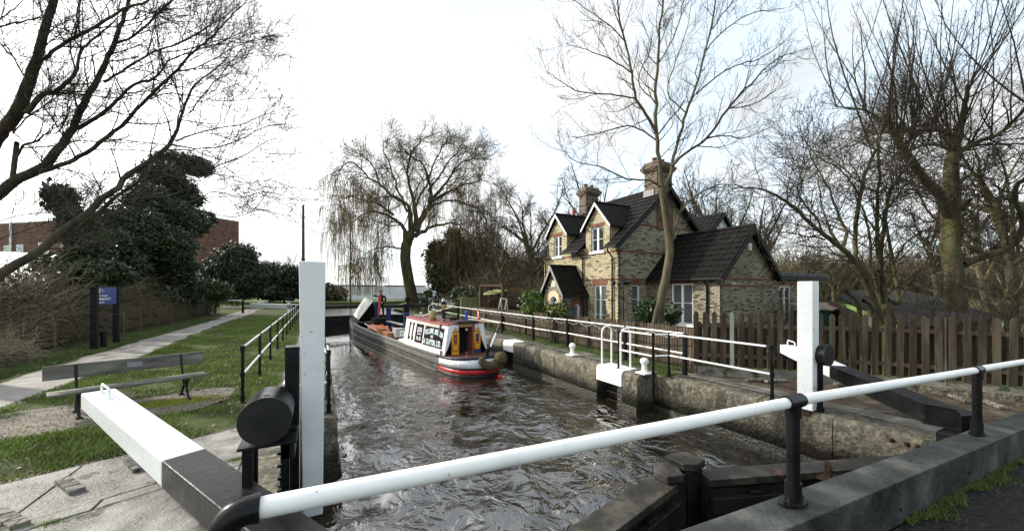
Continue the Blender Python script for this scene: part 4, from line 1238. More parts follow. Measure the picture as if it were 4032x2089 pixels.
# ---- porch
pcy, phw, px0 = 2.78, .68, -1.33
def arc_open(cx, w_, spring, bottom, n=10):
    r = w_ / 2; pts = [(cx - r, bottom)]
    for k in range(n + 1):
        a = PI - PI * k / n; pts.append((cx + r * math.cos(a), spring + r * math.sin(a)))
    pts.append((cx + r, bottom)); return pts
def arched_wall(m, P, outline_l, outline_r, top, cx, w_, spring, thick, n=12):
    """wall outline from outline_l..outline_r, flat or gabled top() with one arched opening from the ground"""
    r = w_ / 2
    def quad(u0, u1, f0, f1):
        for k0, k1 in ((0, thick),):
            m.hexa([P(u0, f0(u0), 0), P(u1, f0(u1), 0), P(u1, f0(u1), thick), P(u0, f0(u0), thick), P(u0, f1(u0), 0), P(u1, f1(u1), 0), P(u1, f1(u1), thick), P(u0, f1(u0), thick)])
    z0 = lambda u: 0.0
    quad(outline_l, cx - r, z0, top); quad(cx + r, outline_r, z0, top)
    arcf = lambda u: spring + math.sqrt(max(0, r * r - (u - cx) ** 2))
    us_ = [cx - r * math.cos(PI * k / n) for k in range(n + 1)]
    for a, b_ in zip(us_[:-1], us_[1:]):
        quad(a, b_, arcf, top)
m = MB(HM)
gt = lambda u: 2.12 + (phw + .04 - abs(u - pcy)) * (3.22 - 2.12) / (phw + .04)
arched_wall(m, lambda u, z, k: Vector((px0 + k, u, z)), pcy - phw, pcy + phw, gt, pcy, .66, 1.62, .20)
ft = lambda u: 2.10
# side wall facing the camera with a narrow arched window to the ground
arched_wall(m, lambda u, z, k: Vector((u, pcy - phw + k + .001, z)), px0 + .205, -.001, ft, px0 + .86, .26, 1.42, .15)
m.box(px0 + .205, -.001, pcy + phw - .15, pcy + phw - .001, 0, 2.1)
porch = obj('porch', m, OB, house)
def ring(m, P, cx, spring, ri, ro, n=16, z=None, t0=0, t1=PI):
    for k in range(n):
        a, b_ = t0 + (t1 - t0) * k / n, t0 + (t1 - t0) * (k + 1) / n
        q = [(cx + ri * math.cos(a), spring + ri * math.sin(a)), (cx + ro * math.cos(a), spring + ro * math.sin(a)), (cx + ro * math.cos(b_), spring + ro * math.sin(b_)), (cx + ri * math.cos(b_), spring + ri * math.sin(b_))]
        m.hexa([P(*q[0], 0), P(*q[1], 0), P(*q[2], 0), P(*q[3], 0), P(*q[0], 1), P(*q[1], 1), P(*q[2], 1), P(*q[3], 1)])
m = MB(HM); ring(m, lambda u, z, k: Vector((px0 - .008 - (-.04) * k, u, z)), pcy, 1.62, .335, .56); obj('cream_arch', m, CREAM, porch)
m = MB(HM); ring(m, lambda u, z, k: Vector((u, pcy - phw - .010 + k * .04, z)), px0 + .86, 1.42, .14, .43); obj('red_arch', m, RB, porch)
# white reveals
m = MB(HM); ring(m, lambda u, z, k: Vector((px0 - .004 + .21 * k, u, z)), pcy, 1.62, .30, .332); m.box(px0 - .004, px0 + .206, pcy - .332, pcy - .300, .0, 1.62); m.box(px0 - .004, px0 + .206, pcy + .300, pcy + .332, .0, 1.62)
ring(m, lambda u, z, k: Vector((u, pcy - phw - .006 + .165 * k, z)), px0 + .86, 1.42, .105, .132); m.box(px0 + .728, px0 + .755, pcy - phw - .006, pcy - phw + .16, 0, 1.42); m.box(px0 + .965, px0 + .992, pcy - phw - .006, pcy - phw + .16, 0, 1.42)
obj('white_reveal', m, UPVC, porch)
m = MB(HM); m.box(-.03, -.002, pcy - .5, pcy + .5, 0, 2.1); obj('inner_wall', m, CREAM, porch)
m = MB(HM); m.box(-.06, -.031, pcy - .30, pcy + .30, 0, 1.95); obj('door', m, UPVC, porch)
m = MB(HM); m.prism([(px0 - .010, pcy - .17, 2.36), (px0 - .010, pcy + .17, 2.36), (px0 - .010, pcy + .17, 2.52), (px0 - .010, pcy + .06, 2.66), (px0 - .010, pcy - .06, 2.66), (px0 - .010, pcy - .17, 2.52)], (.02, 0, 0)); obj('date_stone', m, mat('pale_stone', [(.5, .47, .38), (.6, .56, .46)], 5, .7), porch)
m = MB(HM); pez, prz = 1.98, 3.33; ph = .93
roof_plane(m, (-.001, pcy - ph, pez), (px0 - .16, pcy - ph, pez), (px0 - .16, pcy, prz), (-.001, pcy, prz), 5)
roof_plane(m, (px0 - .16, pcy + ph, pez), (-.001, pcy + ph, pez), (-.001, pcy, prz), (px0 - .16, pcy, prz), 5)
m.cyl((px0 - .17, pcy, prz + .01), (-.01, pcy, prz + .01), .06, n=8)
pr_ = obj('porch_roof', m, SLATE, porch)
m = MB(HM)
for s_ in (-1, 1):
    A = Vector((px0 - .16, pcy, prz - .02)); B = Vector((px0 - .16, pcy + s_ * (ph + .02), pez - .02))
    m.prism([A, B, B + Vector((0, 0, -.15)), A + Vector((0, 0, -.17))], (-.035, 0, 0))
obj('bargeboard', m, mat('grey_board', [(.22, .22, .22), (.30, .30, .29)], 4, .6), porch)
gutter('gutter', (px0 - .1, pcy - ph, pez), (.12, pcy - ph, pez), porch)
pipe([(-.12, pcy - ph, 2.0), (-.12, pcy - ph, 0)], porch); pipe([(-.24, pcy - ph + .1, 2.0), (-.24, pcy - ph + .1, 0)], porch)
# lattice either side of the porch arch
m = MB(HM)
for yy in (pcy - .60, pcy + .38):
    for k in range(9):
        z0 = .6 + .16 * k
        m.bar((px0 - .02, yy, z0), (px0 - .02, yy + .20, z0 + .2), .008, .02, up=(1, 0, 0)); m.bar((px0 - .028, yy + .20, z0), (px0 - .028, yy, z0 + .2), .008, .02, up=(1, 0, 0))
obj('lattice', m, mat('bare_trellis', [(.25, .19, .12), (.34, .27, .18)], 5, .8), porch)
# letter box and hanging basket are things of their own
m = MB(HM); m.box(px0 + .28, px0 + .66, pcy - phw - .24, pcy - phw - .02, 1.02, 1.42); m.prism([(px0 + .25, pcy - phw - .27, 1.42), (px0 + .25, pcy - phw - .0, 1.42), (px0 + .25, pcy - phw - .0, 1.50)], (.44, 0, 0))
tag(obj('letter_box', m, mat('box_grey', [(.06, .075, .09), (.09, .11, .13)], 4, .5), bevel=.012), 'dark grey letter box on the porch side wall above the yellow shrub', 'letter box')
m = MB(HM); m.lathe((px0 - .35, pcy + .95, 1.48), [(.02, 0), (.12, .02), (.17, .12), (.2, .2), (.19, .2)], 16); m.cyl((px0 - .35, pcy + .95, 1.66), (px0 - .1, pcy + .9, 1.98), .006, n=6)
tag(obj('hanging_basket', m, UPVC), 'white hanging basket left of the cottage porch', 'basket')

# ------------------------------------------------------------ picket fences
WOODB = mat('fence_wood', [(.035, .027, .020), (.075, .058, .042), (.13, .105, .08)], 3.0, .85, .004, 30, stretch=(1, 1, .25), spots=((.05, .055, .035), 1.7, .6, .15))
WOODT = mat('tall_fence_wood', [(.024, .018, .012), (.048, .037, .025), (.10, .082, .058)], 1.6, .8, .004, 30, stretch=(3, 3, .35), spots=((.10, .10, .07), 1.3, .57, .15))
WOODG = mat('weathered_picket', [(.20, .21, .17), (.34, .35, .29)], 2, .8, .003, 30, stretch=(2, 2, .3))
def picket_fence(name, label, pts, spacing, w_, h, z0, rails, woods, pointed=True, side=1, back=False, posts=2.4, lean=.01, seed=1, th=.02, alt=None, panel=None):
    rd = random.Random(seed)
    pts = [Vector((*p, 0)) for p in pts]
    root = thing(name, label, 'fence', pts[0])
    L_ = [0]
    for a, b_ in zip(pts[:-1], pts[1:]): L_.append(L_[-1] + (b_ - a).length)
    tot = L_[-1]
    def at(s):
        for i in range(len(pts) - 1):
            if s <= L_[i + 1] or i == len(pts) - 2:
                d = (pts[i + 1] - pts[i]).normalized(); return pts[i] + d * (s - L_[i]), d
    m = MB(); mb_ = MB(); mg = MB(); n_ = int(tot / spacing)
    for k in range(n_):
        s = k * spacing + rd.uniform(-.006, .006); p, d = at(s); nn = Vector((d.y, -d.x, 0)) * side
        hh = h + rd.uniform(-.02, .02); ww = w_ * rd.uniform(.92, 1.05); tl = rd.uniform(-lean, lean)
        tgt = m
        if alt and k in alt: tgt = mg; ww *= alt[k]
        def pick(mm, p, ww, hh, z_, off):
            a = p + nn * off
            prof = [(-ww / 2, z_), (ww / 2, z_), (ww / 2 + tl, z_ + hh - (ww * .55 if pointed else .01)), (ww * .12 + tl, z_ + hh), (-ww * .12 + tl, z_ + hh), (-ww / 2 + tl, z_ + hh - (ww * .55 if pointed else .01))]
            mm.prism([a + d * u + Vector((0, 0, z)) for u, z in prof], nn * th)
        pick(tgt, p, ww, hh, z0, .02)
        if back:
            p2, _ = at(s + spacing * .5); pick(mb_, p2, ww, hh * .8, z0, -.075)
    obj('pickets', m, woods[0], root)
    if mg.v: obj('pale_pickets', mg, WOODG, root)
    if mb_.v: obj('back_pickets', mb_, woods[0], root)
    m = MB()
    for zr in rails:
        for a, b_ in zip(pts[:-1], pts[1:]): m.bar(a + Vector((0, 0, zr)), b_ + Vector((0, 0, zr)), .045, .085)
    obj('rails', m, woods[1], root)
    k = 0; s = 0
    while s < tot + .1:
        p, d = at(min(s, tot - .01)); m = MB(); nn = Vector((d.y, -d.x, 0)) * side; q = p - nn * .02
        m.box(q.x - .045, q.x + .045, q.y - .045, q.y + .045, 0, z0 + h * .97); obj('post', m, woods[1], root, bevel=.006); s += posts
    if panel:
        m = MB()
        for a, b_ in zip(pts[:-1], pts[1:]): m.bar(a + Vector((0, 0, panel / 2)), b_ + Vector((0, 0, panel / 2)), .04, panel)
        obj('gravel_board', m, mat('concrete_board', [(.13, .125, .105), (.24, .23, .20)], 3, .85, .006, 30, spots=((.03, .045, .015), 2.5, .55, .1)), root)
    return root
picket_fence('picket_fence', 'long low brown picket fence between the railing and the cottage garden', [(8.86, 6.75), (9.1, 8.2), (9.12, 12.8), (8.95, 23.6)], .105, .078, 1.10, .08, (.38, .92), (WOODB, WOODB), seed=3, side=1)
picket_fence('picket_fence', 'tall weathered double picket fence on a concrete board at right', [(8.72, 6.62), (11.35, 3.92), (12.45, 2.2), (13.6, .2)], .205, .115, 1.38, .25, (.52, 1.28), (WOODT, WOODB), back=True, seed=6, side=1, panel=.22, alt={4: .75}, lean=.02)
picket_fence('picket_fence', 'small mossy green picket fence beside the willow beyond the far gates', [(8.9, 38.5), (13.5, 37.6), (18, 37)], .16, .10, .95, .05, (.3, .75), (mat('mossy_wood', [(.06, .075, .03), (.11, .12, .05)], 3, .85), WOODB), seed=8)
m = MB(); m.box(9.2, 10.6, 26.2, 26.3, 0, 1.65)
for k in range(9): m.box(9.2 + .16 * k, 9.33 + .16 * k, 26.17, 26.2, .02, 1.7)
tag(obj('gate_panel', m, mat('green_timber', [(.12, .12, .05), (.19, .19, .09)], 3, .8)), 'yellowish green boarded fence panel at the far end of the low picket fence', 'fence')
# retaining ledge under the tall fence
m = MB(); m.hexa([(11.3, 3.5, -.02), (14, -1.2, -.02), (14.6, -.9, -.02), (11.6, 3.8, -.02), (11.3, 3.5, .14), (14, -1.2, .14), (14.6, -.9, .14), (11.6, 3.8, .14)])
tag(obj('stone_kerb', m, COPE), 'mossy stone ledge at the foot of the tall picket fence', 'kerb')

# ------------------------------------------------------------ bench
BW = mat('bench_oak', [(.045, .042, .033), (.10, .096, .078), (.20, .195, .165)], 2.2, .75, .004, 30, stretch=(.5, .5, 3), spots=((.40, .42, .38), 14, .70, .04))
bc = Vector((-3.05, 9.58, 0)); ba = R_(25)
BM = Matrix.Translation(bc) @ Matrix.Rotation(ba, 4, 'Z')
bench = thing('park_bench', 'weathered grey two plank bench with black iron legs on brick setts', 'bench', bc)
m = MB(BM); m.box(-1.06, 1.06, -.22, -.02, .41, .45); m.box(-1.06, 1.06, .0, .17, .41, .45); obj('seat', m, BW, bench, bevel=.008)
m = MB(BM); m.hexa([(-1.1, .27, .62), (1.08, .27, .62), (1.08, .31, .62), (-1.1, .31, .62), (-1.1, .33, .86), (1.08, .33, .86), (1.08, .37, .86), (-1.1, .37, .86)]); bk = obj('backrest', m, BW, bench, bevel=.008)
m = MB(BM); m.hexa([(-.08, .283, .70), (.14, .283, .70), (.14, .288, .70), (-.08, .288, .70), (-.08, .305, .79), (.14, .305, .79), (.14, .310, .79), (-.08, .310, .79)]); obj('plaque', m, mat('plaque_metal', [(.13, .12, .13), (.2, .19, .2)], 6, .4), bk)
for x in (-.72, .72):
    m = MB(BM)
    m.tube([(x, -.28, .03), (x, -.22, .10), (x, -.10, .26), (x, -.16, .36), (x, -.2, .40)], .022, 8)
    m.tube([(x, .30, .03), (x, .22, .10), (x, .06, .26), (x, .12, .36), (x, .18, .40)], .022, 8)
    m.bar((x, -.1, .26), (x, .06, .26), .03, .03); m.tube([(x, .18, .38), (x, .25, .55), (x, .33, .84)], .02, 8)
    m.box(x - .03, x + .03, -.22, .2, .38, .41); m.box(x - .04, x + .04, -.33, -.23, .01, .04); m.box(x - .04, x + .04, .25, .35, .01, .04)
    obj('leg', m, BLACK, bench)

# ------------------------------------------------------------ blue lock sign
def text_mesh(body, size, M, matl, parent, name='lettering', xs=1.0, bold=0.0, align='LEFT', shear=0.0):
    cu = bpy.data.curves.new('txt', 'FONT'); cu.body = body; cu.size = size; cu.align_x = align; cu.offset = bold; cu.shear = shear; cu.resolution_u = 2
    cu.extrude = .0015
    ob = bpy.data.objects.new('txt', cu); COL.objects.link(ob)
    dg = bpy.context.evaluated_depsgraph_get(); dg.update()
    me = bpy.data.meshes.new_from_object(ob.evaluated_get(dg))
    bpy.data.objects.remove(ob)
    me.transform(M @ Matrix.Diagonal((xs, 1, 1, 1)))
    me.transform(Matrix.Translation(-OFF[parent.name]))
    me.materials.clear()
    return link(name, me, matl, parent, None)
sg = thing('lock_sign', 'blue sign board with white writing on two black posts beside the towpath', 'sign', (-7.35, 20.4, 0))
pa, pb = Vector((-7.30, 19.4, 0)), Vector((-7.42, 21.45, 0))
BLU = mat('sign_blue', [(.010, .035, .26), (.008, .030, .22)], 2, .35)
for p in (pa, pb):
    m = MB(); m.box(p.x - .09, p.x + .09, p.y - .09, p.y + .09, 0, 2.32); obj('post', m, mat('post_black', [(.008, .007, .007), (.018, .016, .015)], 5, .6, .003), sg, bevel=.01)
m = MB(); dd = (pb - pa).normalized(); m.bar(pa + dd * .10 + Vector((0, 0, 1.975)) + Vector((.03, 0, 0)), pb - dd * .10 + Vector((.03, 0, 1.975)), .04, .66); bd = obj('board', m, BLU, sg, bevel=.004)
nn = Vector((dd.y, -dd.x, 0)); nn = nn if nn.x > 0 else -nn
# reading direction runs from the near post to the far one, seen from +x the text must read left to right
def SM(s, z):
    o = pa + dd * s + Vector((.03, 0, z)) + nn * .024
    M = Matrix.Identity(4); xv = dd; yv = Vector((0, 0, 1)); zv = xv.cross(yv)
    for i in range(3): M[i][0] = xv[i]; M[i][1] = yv[i]; M[i][2] = zv[i]; M[i][3] = o[i]
    return M
text_mesh('River Lee Navigation', .088, SM(.16, 1.96), WHITE, bd, xs=1.15, bold=.002)
text_mesh('Hertford Lock 1', .14, SM(.16, 1.82), WHITE, bd, xs=1.25, bold=.004)
text_mesh('Postcode SG13', .075, SM(.16, 1.71), WHITE, bd, xs=1.15, bold=.002)
text_mesh('Canal &', .055, SM(.42, 2.19), WHITE, bd, xs=.9, bold=.002); text_mesh('River Trust', .055, SM(.50, 2.13), WHITE, bd, xs=.7, bold=.002)
m = MB()
ring(m, lambda u, z, k: pa + dd * u + Vector((.03, 0, z)) + nn * (.021 + .004 * k), .26, 2.17, .035, .085, 20, t0=0, t1=2 * PI)
obj('emblem', m, WHITE, bd)
p = PZ(408, 1370, 0); m = MB(); m.cyl((p.x, p.y, 0), (p.x, p.y, .62), .09, n=16); m.cyl((p.x, p.y, .62), (p.x, p.y, .65), .105, n=16)
tag(obj('path_bollard', m, BLACK), 'short black round post between the two legs of the blue sign', 'bollard')
# wire fence along the hedge
root = thing('wire_fence', 'low post and wire fence in front of the hedge left of the path', 'fence', (-8.4, 20, 0))
ps = [(-8.6, 15.5), (-8.7, 17.9), (-8.75, 20.4), (-8.8, 23.4), (-8.8, 26.2), (-8.85, 28.4), (-8.9, 31.2), (-8.95, 34), (-9.0, 36.8)]
for (x, y) in ps:
    m = MB(); m.cyl((x, y, 0), (x, y, 1.12 + .06 * math.sin(y * 3)), .05, n=8); obj('post', m, mat('post_wood', [(.11, .10, .055), (.17, .155, .09)], 5, .85) if y == 15.5 else bpy.data.materials['post_wood'], root)
m = MB()
for z in (.35, .65, .95):
    for a, b_ in zip(ps[:-1], ps[1:]): m.cyl((*a, z), (*b_, z), .006, n=4, caps=False)
obj('wire', m, IRON, root)
# far white topped rail fence beside the beam tip
railing('distant black railing with white rails at the end of the towpath', [(-6.6, 45.6, 0), (-8.9, 46.2, 0), (-11.5, 46.8, 0)], H=1.25, mid=.55, pr=.09, r=.04, square=True)
m = MB(); m.cyl((-2.35, 44.6, 0), (-2.35, 44.6, .9), .06)
tag(obj('path_post', m, WOODB), 'small dark post standing under the distant white beam', 'post')

# ------------------------------------------------------------ telegraph pole, hoarding, far things
p = PD(1194, 1146, 36); m = MB(); m.cyl((p.x, p.y, 0), (p.x, p.y, 10.3), .17, .10, n=12); m.cyl((p.x, p.y, 5.1), (p.x, p.y, 5.2), .2)
tag(obj('telegraph_pole', m, mat('pole_wood', [(.06, .045, .03), (.10, .08, .055)], 4, .85)), 'bare wooden pole rising behind the near white post', 'pole')
p = PD(1380, 1146, 66); m = MB(); m.cyl((p.x, p.y, 0), (p.x, p.y, 15.5), .16, .10, n=10)
tag(obj('telegraph_pole', m, bpy.data.materials['pole_wood']), 'thin dark pole in front of the white hoarding, under willow twigs', 'pole')
A = PD(1352, 1146, 84); B = PD(1720, 1146, 100)
hoard = thing('hoarding', 'long white corrugated hoarding on the far bank behind the willow', 'hoarding', (A.x, A.y, .2))
m = MB(); A.z = B.z = 0; L_ = (B - A).length; n_ = 120
vs = []
dd = (B - A).normalized(); nn = Vector((dd.y, -dd.x, 0))
for k in range(n_ + 1):
    q = A + dd * (L_ * k / n_) + nn * (.12 * (k % 2))
    vs += [(q.x, q.y, .25), (q.x, q.y, 3.25)]
m._add(vs, [(2 * k, 2 * k + 2, 2 * k + 3, 2 * k + 1) for k in range(n_)])
obj('panels', m, mat('hoarding_white', [(.78, .79, .80), (.70, .71, .73)], .5, .6, spots=((.45, .42, .36), .6, .62, .1)), hoard, solid=.06)
# distant rooftops beyond the reservoir
for i, (u, v, d, w_, h) in enumerate(((1310, 1132, 240, 18, 4), (1400, 1124, 260, 26, 6.5), (1480, 1128, 250, 30, 5.5), (1600, 1126, 260, 26, 6))):
    p = PD(u, v, d); m = MB(); m.box(p.x - w_ / 2, p.x + w_ / 2, p.y, p.y + 10, 0, p.z)
    root = thing('distant_block', 'pale distant building on the skyline, %s of four along the far bank' % ('leftmost', 'second', 'third', 'rightmost')[i], 'building', (p.x, p.y, 0), 'distant buildings')
    obj('wall', m, mat('far_wall', [(.32, .30, .27), (.40, .38, .35)], .2, .8) if i == 0 else bpy.data.materials['far_wall'], root)
    m = MB(); m.box(p.x - w_ / 2 - .3, p.x + w_ / 2 + .3, p.y - .3, p.y + 10, p.z + .01, p.z + .5); obj('roof', m, SLATE, root)

# ------------------------------------------------------------ red brick works building and metal roofed shed at left
RBK = brick_mat('works_brick', (.12, .055, .035), (.19, .088, .055), (.09, .065, .05), .45, .15, .014, .35, .004)
wk = thing('brick_building', 'large flat roofed red brick building behind the ivy clad trees', 'building', (-70, 64, 0))
c0 = PD(752, 1146, 64); c1 = PD(941, 1146, 71.4); c2 = PD(-100, 1146, 75); 
c3 = c2 + (c1 - c0)
for q in (c0, c1, c2, c3): q.z = 0
zt = 15.03
m = MB(); m.prism([c0, c1, c3, c2], (0, 0, zt)); obj('wall', m, RBK, wk)
m = MB(); m.prism([Vector((q.x, q.y, zt + .01)) for q in (c0, c1, c3, c2)], (0, 0, .22)); obj('parapet', m, mat('parapet_grey', [(.25, .22, .2), (.3, .28, .26)], 2, .8), wk)
d02 = (c2 - c0).normalized(); n02 = Vector((d02.y, -d02.x, 0)); n02 = n02 if (n02.y < 0) else -n02
def on_face(u, z):   # where the pixel column meets the long face
    a = (u - 2016) / 1500.; ray = Vector((FX + a * FY, FY - a * FX, 0))
    # solve c0 + s*d02 = t*ray
    det = d02.x * (-ray.y) - d02.y * (-ray.x)
    s = (-c0.x * (-ray.y) + c0.y * (-ray.x)) / det
    q = c0 + d02 * s; q.z = z; return q
for (u0, u1, z0, z1) in ((16, 44, 9.27, 10.9), (66, 92, 9.4, 11.0), (152, 193, 6.4, 11.2)):
    a = on_face(u0, z0); b_ = on_face(u1, z0)
    m = MB(); m.prism([a + n02 * .06, b_ + n02 * .06, b_ + n02 * .06 + Vector((0, 0, z1 - z0)), a + n02 * .06 + Vector((0, 0, z1 - z0))], -n02 * .1); wn = obj('window', m, UPVC, wk)
    m = MB(); s_ = (b_ - a) * .12; m.prism([a + s_ + n02 * .08 + Vector((0, 0, .15)), b_ - s_ + n02 * .08 + Vector((0, 0, .15)), b_ - s_ + n02 * .08 + Vector((0, 0, (z1 - z0) - .15)), a + s_ + n02 * .08 + Vector((0, 0, (z1 - z0) - .15))], -n02 * .03); obj('pane', m, mat('pale_glass', [(.25, .32, .33), (.35, .42, .42)], 1, .15) if u0 == 16 else bpy.data.materials['pale_glass'], wn)
q = on_face(48, 0); m = MB(); m.cyl(q + n02 * .2, q + n02 * .2 + Vector((0, 0, zt + .3)), .19, n=8); obj('drainpipe', m, UPVC, wk)
shed = thing('metal_shed', 'shed with a pale corrugated metal roof at the left picture edge', 'shed', (-25, 20, 0))
MR, t, b = base_mat('corrugated_roof'); Lk = t.links.new; b.inputs['Base Color'].default_value = (.55, .58, .60, 1); b.inputs['Roughness'].default_value = .4; b.inputs['Metallic'].default_value = .3
# roof plane with real corrugations
ra, rb_ = PD(-260, 980, 27), PD(160, 998, 27); rc, rd_ = PD(200, 1148, 21), PD(-260, 1148, 21)
m = MB(); nC = 90; vs = []
nrm = (rb_ - ra).cross(rd_ - ra).normalized(); nrm = nrm if nrm.z > 0 else -nrm
for k in range(nC + 1):
    t_ = k / nC; o_ = nrm * (.028 * (k % 2))
    vs += [ra.lerp(rb_, t_) + o_, rd_.lerp(rc, t_) + o_]
m._add(vs, [(2 * k, 2 * k + 1, 2 * k + 3, 2 * k + 2) for k in range(nC)])
obj('roof', m, MR, shed, solid=.03)
m = MB(); dn = Vector((0, 0, -4)); e1_, e2x = rd_ + Vector((0, .6, -.15)), rc + Vector((0, .6, -.15)); e1_.z = e2x.z = min(rd_.z, rc.z) - .15
m.prism([Vector((e1_.x, e1_.y, 0)), Vector((e2x.x, e2x.y, 0)), e2x, e1_], (0, .15, 0)); obj('wall', m, mat('shed_wall', [(.16, .14, .12), (.22, .20, .17)], 2, .8), shed)

# ------------------------------------------------------------ grey roofed hut and green shed at right
hut = thing('garden_hut', 'low hut with a sagging grey felt roof behind the tall picket fence', 'hut', (17, 5, 0))
FELT = mat('felt_roof', [(.011, .011, .010), (.022, .022, .019), (.040, .039, .033)], 1.2, .95, .01, 20, rvar=.1)
ra = PD(3350, 1142, 17.0); rb_ = PD(3560, 1141, 19.5); rb2 = PD(3750, 1185, 18); rc = PD(3955, 1252, 13.0); rd_ = PD(3590, 1290, 10.8); re = PD(3300, 1170, 15)
m = MB(); m.poly([ra, re, rd_, rc, rb2, rb_]); 
m = MB(); m._add([ra, re, rd_, rc, rb2, rb_], [(0, 1, 2), (0, 2, 5), (5, 2, 4), (4, 2, 3)]); obj('roof', m, FELT, hut, solid=.08)
m = MB(); q = [re, rd_, rc]
for a, b_ in zip(q[:-1], q[1:]):
    a2, b2 = a + Vector((.25, .35, -.12)), b_ + Vector((.25, .35, -.12))
    m.prism([a2, b2, Vector((b2.x, b2.y, 0)), Vector((a2.x, a2.y, 0))], (.1, .12, 0))
obj('wall', m, mat('hut_boards', [(.07, .055, .036), (.12, .10, .07)], 3, .85, .004), hut)
ga = PD(3272, 1225, 14.5); shd = thing('garden_shed', 'small dark green shed with a rusty sheet roof beside the grey hut', 'shed', (ga.x, ga.y, 0))
m = MB(); e = Vector((.62, .1, 0)).normalized(); f_ = Vector((-.2, 1, 0)).normalized()
b0_ = Vector((ga.x, ga.y, 0)); m.prism([b0_, b0_ + e * 1.4, b0_ + e * 1.4 + f_ * 1.2, b0_ + f_ * 1.2], (0, 0, ga.z)); obj('wall', m, mat('shed_green', [(.008, .035, .032), (.014, .05, .045)], 4, .6), shd)
m = MB(); o_ = Vector((0, 0, .02)); m.hexa([b0_ + Vector((-.1, -.1, ga.z + .02)), b0_ + e * 1.6 + Vector((0, -.1, ga.z + .15)), b0_ + e * 1.6 + f_ * 1.3 + Vector((0, 0, ga.z + .35)), b0_ + f_ * 1.3 + Vector((-.1, 0, ga.z + .2)),
    b0_ + Vector((-.1, -.1, ga.z + .06)), b0_ + e * 1.6 + Vector((0, -.1, ga.z + .19)), b0_ + e * 1.6 + f_ * 1.3 + Vector((0, 0, ga.z + .39)), b0_ + f_ * 1.3 + Vector((-.1, 0, ga.z + .24))]); obj('roof', m, mat('rust_sheet', [(.16, .10, .08), (.26, .19, .16)], 5, .7, .004), shd)

# ------------------------------------------------------------ garden pergola with shade sail, swing seat, van
pg = thing('pergola', 'dark timber pergola in the garden left of the cottage hedge', 'pergola', (13, 27, 0))
corners = [PD(1893, 1146, 27), PD(1980, 1146, 25), PD(1930, 1146, 30), PD(2060, 1146, 28)]
for q in corners:
    m = MB(); m.box(q.x - .09, q.x + .09, q.y - .09, q.y + .09, 0, 2.5); obj('post', m, mat('pergola_wood', [(.05, .03, .02), (.09, .055, .035)], 5, .8) if q is corners[0] else bpy.data.materials['pergola_wood'], pg)
m = MB()
for a, b_ in ((0, 1), (2, 3), (0, 2), (1, 3)):
    p_, q_ = corners[a].copy(), corners[b_].copy(); p_.z = q_.z = 2.55; m.bar(p_, q_, .1, .14)
obj('beams', m, bpy.data.materials['pergola_wood'], pg)
m = MB(); a, b_, c, d = (PD(1905, 1152, 27), PD(1945, 1140, 29), PD(1997, 1143, 26), PD(1948, 1162, 25.5))
a2 = PD(1903, 1161, 26)
m._add([a, b_, c, (a + c) / 2 + Vector((0, 0, -.18)), a2], [(0, 1, 2, 3), (0, 3, 4)])
tag(obj('shade_sail', m, mat('sail_olive', [(.28, .28, .12), (.36, .35, .17)], 2, .8), solid=.02), 'sagging olive yellow shade sail slung under the pergola', 'shade sail')
m = MB(); m._add([PD(1948, 1162, 25.5), PD(1990, 1168, 26), PD(1997, 1146, 26)], [(0, 1, 2)])
tag(obj('shade_sail', m, TIM, solid=.02), 'black triangular shade sail right of the olive one', 'shade sail')
sw = thing('swing_frame', 'pale grey garden swing seat frame behind the low picket fence', 'swing seat', (13, 24, 0))
q0 = PD(1972, 1175, 23.5); q1 = PD(1996, 1177, 23.5); m = MB()
for q, s_ in ((q0, -1), (q1, 1)):
    b_ = q.copy(); b_.z = 0; m.tube([b_ + Vector((-.35, 0, 0)), q + Vector((-.05, 0, -.2)), q, q + Vector((.05, .1, -.2)), b_ + Vector((.35, .3, 0))], .035, 8)
m.tube([q0, q1], .035, 8); obj('frame', m, mat('pale_metal', [(.42, .44, .45), (.5, .52, .53)], 4, .4), sw)
m = MB(); c = (q0 + q1) / 2; m.box(c.x - .45, c.x + .45, c.y - .2, c.y + .3, .42, .5); obj('seat', m, mat('seat_cloth', [(.14, .15, .15), (.2, .2, .2)], 4, .8), sw)
# parked pickup near willow
vp = PZ(1652, 1212, 0); vp = PD(1652, 1146, 45); vx, vy = vp.x + .6, vp.y + 2.0
vh = thing('utility_vehicle', 'old dark green utility vehicle parked beside the willow trunk', 'vehicle', (vx, vy, 0))
VG = mat('vehicle_paint', [(.02, .026, .026), (.03, .036, .036)], 3, .35, coat=.3)
m = MB(); m.prism([(vx - .85, vy - 2.1, .5), (vx - .85, vy - 2.1, 1.15), (vx - .85, vy - .7, 1.2), (vx - .85, vy + 2.0, 1.2), (vx - .85, vy + 2.0, .5)], (1.7, 0, 0)); body = obj('body', m, VG, vh, bevel=.05)
m = MB(); m.prism([(vx - .78, vy - .75, 1.2), (vx - .78, vy - .5, 1.95), (vx - .78, vy + .7, 1.98), (vx - .78, vy + .8, 1.2)], (1.56, 0, 0)); cab = obj('cab', m, VG, vh, bevel=.06)
m = MB(); m.prism([(vx - .6, vy - .73, 1.32), (vx - .05, vy - .73, 1.32), (vx - .05, vy - .58, 1.78), (vx - .6, vy - .58, 1.78)], (0, -.03, 0)); m.prism([(vx + .05, vy - .73, 1.32), (vx + .6, vy - .73, 1.32), (vx + .6, vy - .58, 1.78), (vx + .05, vy - .58, 1.78)], (0, -.03, 0)); obj('windscreen', m, mat('pale_windscreen', [(.35, .38, .38), (.45, .48, .48)], 1, .1), cab)
